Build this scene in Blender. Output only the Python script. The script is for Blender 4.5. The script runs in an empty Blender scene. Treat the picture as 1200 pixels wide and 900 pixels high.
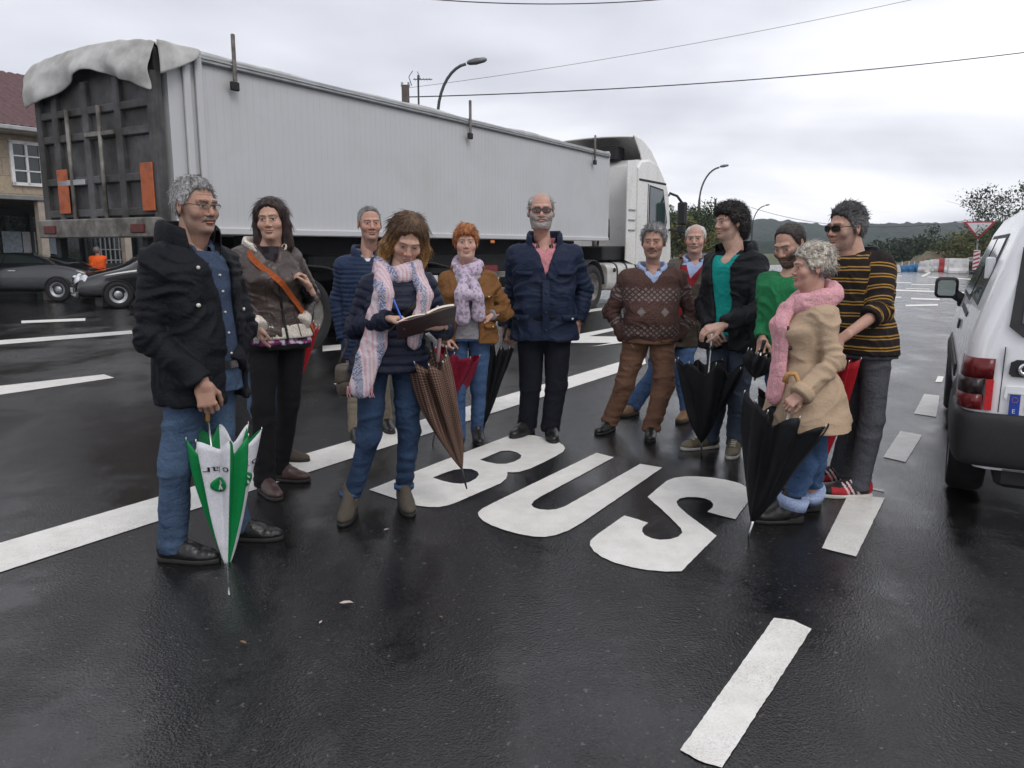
import bpy, math, random
import numpy as np
from mathutils import Vector, Matrix

SC = bpy.context.scene
COL = SC.collection
RAD = math.radians
rng = np.random.default_rng(7)

# ------------------------------------------------------------------ camera model (photo pixels 1200 x 900)
FPX, CX, CY, CAMH, PITCH = 930.0, 600.0, 450.0, 1.42, RAD(9.77)
CP, SP = math.cos(PITCH), math.sin(PITCH)


def ray(px, py):
    u, v = (px - CX) / FPX, (CY - py) / FPX
    return np.array([u, CP + SP * v, -SP + CP * v])


def gnd(px, py, z=0.0):
    """point of the ground seen at a photo pixel"""
    d = ray(px, py)
    t = (z - CAMH) / d[2]
    return np.array([d[0] * t, d[1] * t, z])


def atY(px, py, Y):
    d = ray(px, py)
    t = Y / d[1]
    return np.array([d[0] * t, Y, CAMH + d[2] * t])


RD = np.array([math.sin(RAD(32.2)), math.cos(RAD(32.2)), 0.0])   # along the road
RN = np.array([RD[1], -RD[0], 0.0])                              # across it, to the right


# ------------------------------------------------------------------ objects
def link(o, parent=None):
    COL.objects.link(o)
    if parent is not None:
        o.parent = parent
    return o


def tag(o, label=None, cat=None, group=None, kind=None):
    if label: o['label'] = label
    if cat: o['category'] = cat
    if group: o['group'] = group
    if kind: o['kind'] = kind
    return o


def thing(name, label, cat, loc=(0, 0, 0), rz=0.0, group=None):
    o = bpy.data.objects.new(name, None)
    o.empty_display_size = 0.2
    link(o)
    o.location = loc
    o.rotation_euler = (0, 0, rz)
    return tag(o, label, cat, group)


def mesh_np(name, V, Q, mat=None, parent=None, smooth=True, attrs=None, tris=None, mats=None, fmat=None):
    """mesh object from numpy vertices, quads and triangles"""
    V = np.asarray(V, np.float32)
    me = bpy.data.meshes.new(name)
    Q = np.asarray(Q, np.int32).reshape(-1, 4) if Q is not None else np.zeros((0, 4), np.int32)
    T = np.asarray(tris, np.int32).reshape(-1, 3) if tris is not None else np.zeros((0, 3), np.int32)
    nl = Q.size + T.size
    me.vertices.add(len(V))
    me.vertices.foreach_set('co', V.ravel())
    me.loops.add(nl)
    me.loops.foreach_set('vertex_index', np.concatenate([Q.ravel(), T.ravel()]))
    npoly = len(Q) + len(T)
    me.polygons.add(npoly)
    starts = np.concatenate([np.arange(len(Q)) * 4, Q.size + np.arange(len(T)) * 3]).astype(np.int32)
    me.polygons.foreach_set('loop_start', starts)
    if fmat is not None:
        me.polygons.foreach_set('material_index', np.asarray(fmat, np.int32))
    me.update(calc_edges=True)
    me.validate()
    me.polygons.foreach_set('use_smooth', np.full(len(me.polygons), smooth, bool))
    for k, a in (attrs or {}).items():
        if len(a) != len(me.vertices): continue
        a = np.asarray(a, np.float32)
        if a.shape[1] == 4:
            at = me.attributes.new(k, 'FLOAT_COLOR', 'POINT'); at.data.foreach_set('color', a.ravel())
        else:
            at = me.attributes.new(k, 'FLOAT_VECTOR', 'POINT'); at.data.foreach_set('vector', a.ravel())
    for m in (mats or ([mat] if mat else [])):
        me.materials.append(m)
    return link(bpy.data.objects.new(name, me), parent)


class MB:
    """collects simple solids; build() links them as one mesh object"""
    def __init__(s):
        s.V, s.F, s.n = [], [], 0
        s.sm = []

    def add(s, V, F, smooth=False):
        s.V.append(np.asarray(V, float).reshape(-1, 3))
        for f in F:
            s.F.append([i + s.n for i in f]); s.sm.append(smooth)
        s.n += len(s.V[-1])
        return s

    def box(s, c, d, R=None, taper=(1, 1)):
        x, y, z = (np.asarray(d, float) / 2)
        tx, ty = taper
        v = np.array([[-x, -y, -z], [x, -y, -z], [x, y, -z], [-x, y, -z],
                      [-x * tx, -y * ty, z], [x * tx, -y * ty, z], [x * tx, y * ty, z], [-x * tx, y * ty, z]])
        if R is not None: v = v @ np.asarray(R).T
        return s.add(v + np.asarray(c), [(0, 3, 2, 1), (4, 5, 6, 7), (0, 1, 5, 4), (1, 2, 6, 5), (2, 3, 7, 6), (3, 0, 4, 7)])

    def bbox(s, c, d, r=0.02, R=None):
        """box with chamfered edges"""
        x, y, z = (np.asarray(d, float) / 2)
        r = min(r, x * .9, y * .9, z * .9)
        ring = lambda ex, ey, zz: [(-ex + r, -ey, zz), (ex - r, -ey, zz), (ex, -ey + r, zz), (ex, ey - r, zz), (ex - r, ey, zz), (-ex + r, ey, zz), (-ex, ey - r, zz), (-ex, -ey + r, zz)]
        v = np.array(ring(x - r * .7, y - r * .7, -z) + ring(x, y, -z + r * .7) + ring(x, y, z - r * .7) + ring(x - r * .7, y - r * .7, z))
        f = [tuple(range(7, -1, -1)), tuple(range(24, 32))]
        for k in range(3):
            for i in range(8):
                j = (i + 1) % 8
                f.append((k * 8 + i, k * 8 + j, k * 8 + 8 + j, k * 8 + 8 + i))
        if R is not None: v = v @ np.asarray(R).T
        return s.add(v + np.asarray(c), f)

    def tube(s, P, r, n=8, cap=True, flat=None, closed=False):
        """tube along a polyline; r a number or one per point; flat=(normal, ratio) squashes it"""
        P = np.asarray(P, float)
        m = len(P)
        r = np.full(m, r, float) if np.isscalar(r) else np.asarray(r, float)
        T = np.gradient(P, axis=0) if m > 2 else np.repeat((P[1:] - P[:1]), 2, 0)
        if closed:
            T = np.roll(P, -1, 0) - np.roll(P, 1, 0)
        T /= np.linalg.norm(T, axis=1)[:, None] + 1e-12
        up = np.array([0, 0, 1.0]) if abs(T[0][2]) < .9 else np.array([1.0, 0, 0])
        a = np.cross(T[0], up); a /= np.linalg.norm(a)
        V = []
        for i in range(m):
            a = a - T[i] * a.dot(T[i]); a /= np.linalg.norm(a) + 1e-12
            b = np.cross(T[i], a)
            th = np.arange(n) * 2 * math.pi / n + math.pi / n
            ring = P[i] + r[i] * (np.cos(th)[:, None] * a + np.sin(th)[:, None] * b)
            if flat is not None:
                nn = np.asarray(flat[0][i] if np.ndim(flat[0]) > 1 else flat[0], float)
                off = (ring - P[i]) @ nn
                ring = ring - (1 - flat[1]) * off[:, None] * nn
            V.append(ring)
        V = np.concatenate(V)
        F = []
        for i in range(m if closed else m - 1):
            k = (i + 1) % m
            for j in range(n):
                q = (j + 1) % n
                F.append((i * n + j, i * n + q, k * n + q, k * n + j))
        if cap and not closed:
            F.append(tuple(range(n - 1, -1, -1))); F.append(tuple(range((m - 1) * n, m * n)))
        return s.add(V, F, n > 5)

    def cyl(s, a, b, r, n=16, r2=None):
        return s.tube([a, b], [r, r if r2 is None else r2], n)

    def disc(s, c, nrm, r, n=20, th=0.01):
        c = np.asarray(c, float); nrm = np.asarray(nrm, float) / np.linalg.norm(nrm)
        return s.tube([c, c + nrm * th], r, n)

    def lathe(s, prof, c=(0, 0, 0), axis=(0, 0, 1), n=24):
        """prof: (radius, height) pairs"""
        ax = np.asarray(axis, float); ax /= np.linalg.norm(ax)
        a = np.cross(ax, [0, 0, 1.0] if abs(ax[2]) < .9 else [1.0, 0, 0]); a /= np.linalg.norm(a)
        b = np.cross(ax, a)
        th = np.arange(n) * 2 * math.pi / n
        V = np.concatenate([np.asarray(c) + ax * h + r * (np.cos(th)[:, None] * a + np.sin(th)[:, None] * b) for r, h in prof])
        F = []
        for i in range(len(prof) - 1):
            for j in range(n):
                q = (j + 1) % n
                F.append((i * n + j, i * n + q, (i + 1) * n + q, (i + 1) * n + j))
        F.append(tuple(range(n - 1, -1, -1))); F.append(tuple(range((len(prof) - 1) * n, len(prof) * n)))
        return s.add(V, F, True)

    def poly(s, pts, nrm, th):
        """flat outline given thickness th along nrm"""
        P = np.asarray(pts, float); n = len(P); off = np.asarray(nrm, float) * th
        V = np.concatenate([P, P + off])
        F = [tuple(range(n - 1, -1, -1)), tuple(range(n, 2 * n))]
        for i in range(n):
            j = (i + 1) % n
            F.append((i, j, n + j, n + i))
        return s.add(V, F)

    def grid(s, V, nu, nv, smooth=True, closed_u=False):
        F = []
        for i in range(nu if closed_u else nu - 1):
            k = (i + 1) % nu
            for j in range(nv - 1):
                F.append((i * nv + j, k * nv + j, k * nv + j + 1, i * nv + j + 1))
        return s.add(V, F, smooth)

    def build(s, name, mat, parent=None, bevel=0.0, fix=True):
        import bmesh
        me = bpy.data.meshes.new(name)
        me.from_pydata(np.concatenate(s.V).tolist(), [], s.F)
        me.polygons.foreach_set('use_smooth', np.array(s.sm, bool))
        if fix:
            bm = bmesh.new(); bm.from_mesh(me)
            bmesh.ops.recalc_face_normals(bm, faces=bm.faces)
            bm.to_mesh(me); bm.free()
        for m in (mat if isinstance(mat, (list, tuple)) else [mat]):
            me.materials.append(m)
        o = link(bpy.data.objects.new(name, me), parent)
        if bevel:
            md = o.modifiers.new('edge', 'BEVEL'); md.width = bevel; md.segments = 2; md.limit_method = 'ANGLE'; md.angle_limit = RAD(35)
        return o


def copy_tree(o, parent=None):
    c = o.copy(); COL.objects.link(c)
    if parent is not None: c.parent = parent
    for ch in [q for q in COL.objects if q.parent == o]:
        copy_tree(ch, c)
    return c


# ------------------------------------------------------------------ materials
def newmat(name):
    m = bpy.data.materials.new(name)
    m.use_nodes = True
    nt = m.node_tree
    b = nt.nodes['Principled BSDF']
    return m, nt, b


def N(nt, typ, **kw):
    n = nt.nodes.new(typ)
    for k, v in kw.items():
        if k.startswith('i_'):
            key = k[2:]
            n.inputs[int(key) if key.isdigit() else key.replace('_', ' ')].default_value = v
        else:
            setattr(n, k, v)
    return n


def L(nt, a, b):
    nt.links.new(a, b)


def ramp(nt, fac, stops, interp='LINEAR'):
    r = nt.nodes.new('ShaderNodeValToRGB')
    r.color_ramp.interpolation = interp
    e = r.color_ramp.elements
    while len(e) < len(stops): e.new(.5)
    for q, (p, c) in zip(e, stops):
        q.position = p; q.color = (c[0], c[1], c[2], 1) if len(c) > 1 else (c[0],) * 3 + (1,)
    L(nt, fac, r.inputs[0])
    return r


def mixc(nt, fac, a, b, mode='MIX'):
    m = nt.nodes.new('ShaderNodeMix'); m.data_type = 'RGBA'; m.blend_type = mode
    for i, v in ((0, fac), (6, a), (7, b)):
        if hasattr(v, 'is_linked') or hasattr(v, 'links'): L(nt, v, m.inputs[i])
        elif i == 0: m.inputs[0].default_value = v
        else: m.inputs[i].default_value = (v[0], v[1], v[2], 1)
    return m.outputs[2]


def math_(nt, op, a, b=None, c=None):
    m = nt.nodes.new('ShaderNodeMath'); m.operation = op
    for i, v in enumerate((a, b, c)):
        if v is None: continue
        if hasattr(v, 'links'): L(nt, v, m.inputs[i])
        else: m.inputs[i].default_value = v
    return m.outputs[0]


def coords(nt, kind='Object', scale=(1, 1, 1)):
    t = nt.nodes.new('ShaderNodeTexCoord')
    mp = nt.nodes.new('ShaderNodeMapping')
    mp.inputs['Scale'].default_value = scale
    L(nt, t.outputs[kind], mp.inputs[0])
    return mp.outputs[0]


def noise(nt, vec, scale, detail=3, rough=.55, dist=0.0):
    n = nt.nodes.new('ShaderNodeTexNoise')
    n.inputs['Scale'].default_value = scale; n.inputs['Detail'].default_value = detail
    n.inputs['Roughness'].default_value = rough; n.inputs['Distortion'].default_value = dist
    L(nt, vec, n.inputs['Vector'])
    return n.outputs[0]


def bump(nt, b, h, strength=.3, dist=.01):
    n = nt.nodes.new('ShaderNodeBump')
    n.inputs['Strength'].default_value = strength; n.inputs['Distance'].default_value = dist
    L(nt, h, n.inputs['Height'])
    if b.inputs['Normal'].links: L(nt, b.inputs['Normal'].links[0].from_socket, n.inputs['Normal'])
    L(nt, n.outputs[0], b.inputs['Normal'])


def simple(name, col, rough=.6, metal=0.0, var=.12, scale=6.0, bmp=0.0, bscale=60, spec=.5, coat=0.0, dirt=None):
    """plain surface with a little natural unevenness"""
    m, nt, b = newmat(name)
    v = coords(nt)
    n = noise(nt, v, scale, 4)
    c = ramp(nt, n, [(.3, [x * (1 - var) for x in col]), (.7, [min(1, x * (1 + var)) for x in col])]).outputs[0]
    if dirt:
        dc, amt, sc = dirt
        dn = ramp(nt, noise(nt, v, sc, 6, .65), [(1 - amt - .12, (0,)), (1 - amt + .12, (1,))]).outputs[0]
        c = mixc(nt, dn, c, dc)
    L(nt, c, b.inputs['Base Color'])
    rr = ramp(nt, noise(nt, v, scale * 3, 3), [(.3, (max(0, rough - .07),)), (.7, (min(1, rough + .07),))]).outputs[0]
    L(nt, rr, b.inputs['Roughness'])
    b.inputs['Metallic'].default_value = metal
    b.inputs['Specular IOR Level'].default_value = spec
    b.inputs['Coat Weight'].default_value = coat
    b.inputs['Coat Roughness'].default_value = .06
    if bmp: bump(nt, b, noise(nt, v, bscale, 3), bmp, .01)
    return m


def fabric(name, col, rough=.85, var=.2, scale=9, bmp=.5, fold=.6, sheen=.0, weave=115, foldscale=5.5, col2=None, spec=.2):
    """cloth: faint mottling, fold-sized and thread-sized relief"""
    m, nt, b = newmat(name)
    v = coords(nt)
    n = noise(nt, v, scale, 5, .6)
    lo = [x * (1 - var) for x in col]; hi = [min(1, x * (1 + var)) for x in (col2 or col)]
    c = ramp(nt, n, [(.3, lo), (.7, hi)]).outputs[0]
    fine = noise(nt, v, weave, 2)
    c = mixc(nt, .45, c, ramp(nt, fine, [(.36, [x * .62 for x in col]), (.64, [min(1, x * 1.38) for x in col])]).outputs[0])
    L(nt, c, b.inputs['Base Color'])
    b.inputs['Roughness'].default_value = rough
    b.inputs['Specular IOR Level'].default_value = spec
    if sheen: b.inputs['Sheen Weight'].default_value = sheen
    v2 = coords(nt, 'Object', (1, 1, 1.7))
    f = noise(nt, v2, foldscale, 3, .5, .8)
    r = math_(nt, 'ABSOLUTE', math_(nt, 'SUBTRACT', f, .5))
    if fold:
        f2 = noise(nt, v2, foldscale * 3.1, 2, .5, 1.2)
        r2 = math_(nt, 'ABSOLUTE', math_(nt, 'SUBTRACT', f2, .5))
        bump(nt, b, math_(nt, 'ADD', r, math_(nt, 'MULTIPLY', r2, .22)), min(1, fold * .36), .07)
    if bmp: bump(nt, b, fine, bmp, .004)
    return m


# ------------------------------------------------------------------ numpy value noise
def vnoise(P, seed=0):
    P = np.asarray(P, float)
    i = np.floor(P).astype(np.int64); f = P - i
    f = f * f * (3 - 2 * f)
    def h(a):
        n = (a[:, 0] * 374761393 + a[:, 1] * 668265263 + a[:, 2] * 2147483647 + seed * 1274126177) & 0xffffffff
        n = ((n ^ (n >> 13)) * 1274126177) & 0xffffffff
        return ((n ^ (n >> 16)) & 0xffff) / 65535.0
    r = 0
    for dx in (0, 1):
        for dy in (0, 1):
            for dz in (0, 1):
                w = (f[:, 0] if dx else 1 - f[:, 0]) * (f[:, 1] if dy else 1 - f[:, 1]) * (f[:, 2] if dz else 1 - f[:, 2])
                r = r + w * h(i + np.array([dx, dy, dz]))
    return r


def ridged(P, seed=0):
    return (1 - np.abs(2 * vnoise(P, seed) - 1)) * .7 + (1 - np.abs(2 * vnoise(np.asarray(P) * 2.1, seed + 5) - 1)) * .3


# ------------------------------------------------------------------ signed distance fields
class SDF:
    def __init__(s, lo, hi, h):
        s.lo = np.asarray(lo, float); s.h = h
        n = np.ceil((np.asarray(hi, float) - s.lo) / h).astype(int) + 1
        s.ax = [(s.lo[i] + np.arange(n[i]) * h).astype(np.float32) for i in range(3)]
        s.F = np.full(tuple(n), .3, np.float32)

    def win(s, lo, hi, pad):
        sl = []
        for i in range(3):
            a = max(0, int((lo[i] - pad - s.lo[i]) / s.h)); b = min(len(s.ax[i]), int((hi[i] + pad - s.lo[i]) / s.h) + 2)
            sl.append(slice(a, max(a, b)))
        sl = tuple(sl)
        return sl, s.ax[0][sl[0]][:, None, None], s.ax[1][sl[1]][None, :, None], s.ax[2][sl[2]][None, None, :]

    def put(s, fn, lo, hi, k=.0, op='u'):
        pad = k * 1.6 + 3 * s.h
        sl, X, Y, Z = s.win(lo, hi, pad)
        A = s.F[sl]
        if A.size == 0: return s
        B = fn(X, Y, Z)
        if op == 'd': A, B = -A, B
        if k > 0:
            h = np.maximum(k - np.abs(A - B), 0) / k
            R = np.minimum(A, B) - h * h * k * .25
        else:
            R = np.minimum(A, B)
        s.F[sl] = -R if op == 'd' else R
        return s

    def cone(s, a, b, ra, rb=None, k=.0, op='u', flat=None):
        a = np.asarray(a, float); b = np.asarray(b, float); rb = ra if rb is None else rb
        ba = b - a; L2 = float(ba @ ba) + 1e-12
        def fn(X, Y, Z):
            t = np.clip(((X - a[0]) * ba[0] + (Y - a[1]) * ba[1] + (Z - a[2]) * ba[2]) / L2, 0, 1)
            dx, dy, dz = X - a[0] - t * ba[0], Y - a[1] - t * ba[1], Z - a[2] - t * ba[2]
            if flat is not None:
                nn, ratio = flat
                o = (dx * nn[0] + dy * nn[1] + dz * nn[2]) * (1 / ratio - 1)
                dx, dy, dz = dx + o * nn[0], dy + o * nn[1], dz + o * nn[2]
                return (np.sqrt(dx * dx + dy * dy + dz * dz) - (ra + (rb - ra) * t)) * (ratio + (1 - ratio) * .35)
            return np.sqrt(dx * dx + dy * dy + dz * dz) - (ra + (rb - ra) * t)
        r = max(ra, rb)
        return s.put(fn, np.minimum(a, b) - r, np.maximum(a, b) + r, k, op)

    def ell(s, c, r, k=.0, op='u', R=None):
        c = np.asarray(c, float); r = np.asarray(r, float) * np.ones(3)
        def fn(X, Y, Z):
            x, y, z = X - c[0], Y - c[1], Z - c[2]
            if R is not None:
                x, y, z = (R[0, 0] * x + R[1, 0] * y + R[2, 0] * z, R[0, 1] * x + R[1, 1] * y + R[2, 1] * z, R[0, 2] * x + R[1, 2] * y + R[2, 2] * z)
            k0 = np.sqrt((x / r[0]) ** 2 + (y / r[1]) ** 2 + (z / r[2]) ** 2)
            k1 = np.sqrt((x / r[0] ** 2) ** 2 + (y / r[1] ** 2) ** 2 + (z / r[2] ** 2) ** 2) + 1e-9
            return k0 * (k0 - 1) / k1
        m = r if R is None else np.full(3, r.max())
        return s.put(fn, c - m, c + m, k, op)

    def rbox(s, c, hd, rad, k=.0, op='u', R=None):
        c = np.asarray(c, float); hd = np.asarray(hd, float)
        def fn(X, Y, Z):
            x, y, z = X - c[0], Y - c[1], Z - c[2]
            if R is not None:
                x, y, z = (R[0, 0] * x + R[1, 0] * y + R[2, 0] * z, R[0, 1] * x + R[1, 1] * y + R[2, 1] * z, R[0, 2] * x + R[1, 2] * y + R[2, 2] * z)
            qx, qy, qz = np.abs(x) - hd[0] + rad, np.abs(y) - hd[1] + rad, np.abs(z) - hd[2] + rad
            return np.sqrt(np.maximum(qx, 0) ** 2 + np.maximum(qy, 0) ** 2 + np.maximum(qz, 0) ** 2) + np.minimum(np.maximum(qx, np.maximum(qy, qz)), 0) - rad
        m = hd if R is None else np.full(3, np.linalg.norm(hd))
        return s.put(fn, c - m, c + m, k, op)

    def mesh(s):
        """surface nets"""
        F, h = s.F, s.h
        F[0], F[-1], F[:, 0], F[:, -1], F[:, :, 0], F[:, :, -1] = (.1,) * 6
        S = F < 0
        n = F.shape
        cnt = np.zeros((n[0] - 1, n[1] - 1, n[2] - 1), np.int8)
        for dx in (0, 1):
            for dy in (0, 1):
                for dz in (0, 1):
                    cnt += S[dx:n[0] - 1 + dx, dy:n[1] - 1 + dy, dz:n[2] - 1 + dz]
        mask = (cnt > 0) & (cnt < 8)
        C = np.argwhere(mask)
        if len(C) == 0: return np.zeros((0, 3)), np.zeros((0, 4), int)
        idx = np.full(mask.shape, -1, np.int64); idx[mask] = np.arange(len(C))
        corner = {}
        for dx in (0, 1):
            for dy in (0, 1):
                for dz in (0, 1):
                    corner[dx, dy, dz] = F[C[:, 0] + dx, C[:, 1] + dy, C[:, 2] + dz].astype(float)
        acc = np.zeros((len(C), 3)); num = np.zeros(len(C))
        for axis in range(3):
            o = [q for q in range(3) if q != axis]
            for u in (0, 1):
                for v in (0, 1):
                    p0 = [0, 0, 0]; p0[o[0]] = u; p0[o[1]] = v; p1 = list(p0); p1[axis] = 1
                    a, b = corner[tuple(p0)], corner[tuple(p1)]
                    x = (a < 0) != (b < 0)
                    t = np.where(x, a / np.where(a == b, 1, a - b), 0)
                    pt = np.tile(np.array(p0, float), (len(C), 1)); pt[:, axis] = t
                    acc += pt * x[:, None]; num += x
        V = s.lo + (C + acc / num[:, None]) * h
        Q = []
        for axis in range(3):
            sl0 = [slice(None)] * 3; sl1 = [slice(None)] * 3
            sl0[axis] = slice(0, -1); sl1[axis] = slice(1, None)
            d = S[tuple(sl0)] != S[tuple(sl1)]
            E = np.argwhere(d)
            u, v = [(1, 2), (2, 0), (0, 1)][axis]
            ok = (E[:, u] > 0) & (E[:, v] > 0) & (E[:, u] < n[u] - 1) & (E[:, v] < n[v] - 1)
            E = E[ok]
            def at(du, dv):
                e = E.copy(); e[:, u] -= du; e[:, v] -= dv
                return idx[e[:, 0], e[:, 1], e[:, 2]]
            q = np.stack([at(1, 1), at(0, 1), at(0, 0), at(1, 0)], 1)
            ins = S[E[:, 0], E[:, 1], E[:, 2]]
            q = np.where(ins[:, None], q, q[:, ::-1])
            Q.append(q)
        return V, np.concatenate(Q)


def vnormals(V, Q):
    n = np.cross(V[Q[:, 2]] - V[Q[:, 0]], V[Q[:, 3]] - V[Q[:, 1]])
    out = np.zeros_like(V)
    for k in range(4): np.add.at(out, Q[:, k], n)
    return out / (np.linalg.norm(out, axis=1)[:, None] + 1e-12)


def smooth_mesh(V, Q, it=1, f=.5):
    for _ in range(it):
        a = np.zeros_like(V); c = np.zeros(len(V))
        for k in range(4):
            i, j = Q[:, k], Q[:, (k + 1) % 4]
            np.add.at(a, i, V[j]); np.add.at(a, j, V[i]); np.add.at(c, i, 1); np.add.at(c, j, 1)
        V = V + f * (a / np.maximum(c, 1)[:, None] - V)
    return V


def rotz(a):
    c, s = math.cos(a), math.sin(a)
    return np.array([[c, -s, 0], [s, c, 0], [0, 0, 1.0]])


def rotx(a):
    c, s = math.cos(a), math.sin(a)
    return np.array([[1.0, 0, 0], [0, c, -s], [0, s, c]])


def roty(a):
    c, s = math.cos(a), math.sin(a)
    return np.array([[c, 0, s], [0, 1.0, 0], [-s, 0, c]])
# ================================================================== people
M = {}


def skin_mat(name):
    m, nt, b = newmat(name)
    a = N(nt, 'ShaderNodeAttribute', attribute_name='Col')
    v = coords(nt)
    n = ramp(nt, noise(nt, v, 60, 4), [(.3, (.9, .88, .87)), (.7, (1.06, 1.05, 1.04))]).outputs[0]
    L(nt, mixc(nt, 1.0, a.outputs['Color'], n, 'MULTIPLY'), b.inputs['Base Color'])
    b.inputs['Roughness'].default_value = .5
    b.inputs['Specular IOR Level'].default_value = .35
    b.inputs['Subsurface Weight'].default_value = .2
    b.inputs['Subsurface Radius'].default_value = (.01, .004, .002)
    b.inputs['Subsurface Scale'].default_value = .6
    bump(nt, b, noise(nt, v, 260, 3), .25, .002)
    return m


def hair_mat(name):
    m, nt, b = newmat(name)
    a = N(nt, 'ShaderNodeAttribute', attribute_name='Col')
    v = coords(nt, 'Object', (1, 1, .22))
    n = noise(nt, v, 240, 3, .6, .3)
    t = ramp(nt, n, [(.34, (.35,) * 3), (.66, (1.55,) * 3)]).outputs[0]
    L(nt, mixc(nt, 1.0, a.outputs['Color'], t, 'MULTIPLY'), b.inputs['Base Color'])
    b.inputs['Roughness'].default_value = .45
    b.inputs['Specular IOR Level'].default_value = .35
    bump(nt, b, n, .7, .006)
    return m


def attr_color_mat(name, rough=.85, weave=200, bmp=.4):
    m, nt, b = newmat(name)
    a = N(nt, 'ShaderNodeAttribute', attribute_name='Col')
    v = coords(nt)
    n = noise(nt, v, weave, 2)
    t = ramp(nt, n, [(.3, (.78,) * 3), (.7, (1.15,) * 3)]).outputs[0]
    L(nt, mixc(nt, 1.0, a.outputs['Color'], t, 'MULTIPLY'), b.inputs['Base Color'])
    b.inputs['Roughness'].default_value = rough
    b.inputs['Specular IOR Level'].default_value = .3
    bump(nt, b, n, bmp, .004)
    return m


def stripes_mat(name, base, line, axis=2, pitch=.055, w=.12, pair=.28, rough=.9):
    """knit with paired thin stripes running around the 'pat' coordinate"""
    m, nt, b = newmat(name)
    a = N(nt, 'ShaderNodeAttribute', attribute_name='pat')
    sp = nt.nodes.new('ShaderNodeSeparateXYZ'); L(nt, a.outputs['Vector'], sp.inputs[0])
    v = coords(nt)
    wob = math_(nt, 'MULTIPLY', math_(nt, 'SUBTRACT', noise(nt, v, 9, 2), .5), .012)
    t = math_(nt, 'FRACT', math_(nt, 'DIVIDE', math_(nt, 'ADD', math_(nt, 'ADD', sp.outputs[axis], 3.0), wob), pitch))
    s1 = math_(nt, 'LESS_THAN', math_(nt, 'ABSOLUTE', math_(nt, 'SUBTRACT', t, .3)), w * .5)
    s2 = math_(nt, 'LESS_THAN', math_(nt, 'ABSOLUTE', math_(nt, 'SUBTRACT', t, .3 + pair)), w * .5)
    s = math_(nt, 'MAXIMUM', s1, s2)
    n = noise(nt, v, 160, 2)
    bb = ramp(nt, n, [(.3, [x * .75 for x in base]), (.7, [x * 1.25 for x in base])]).outputs[0]
    L(nt, mixc(nt, s, bb, line), b.inputs['Base Color'])
    b.inputs['Roughness'].default_value = rough
    b.inputs['Specular IOR Level'].default_value = .2
    bump(nt, b, n, .5, .004)
    return m


PROF_U = np.array([-.9, -.55, -.25, 0, .15, .32, .55, .75, .9, 1.0, 1.08, 1.16, 1.25])
PROF_A = np.array([.175, .178, .175, .172, .166, .155, .165, .177, .166, .136, .106, .080, .062])
PROF_B = np.array([.125, .125, .125, .122, .115, .108, .115, .125, .118, .100, .078, .064, .058])


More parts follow.
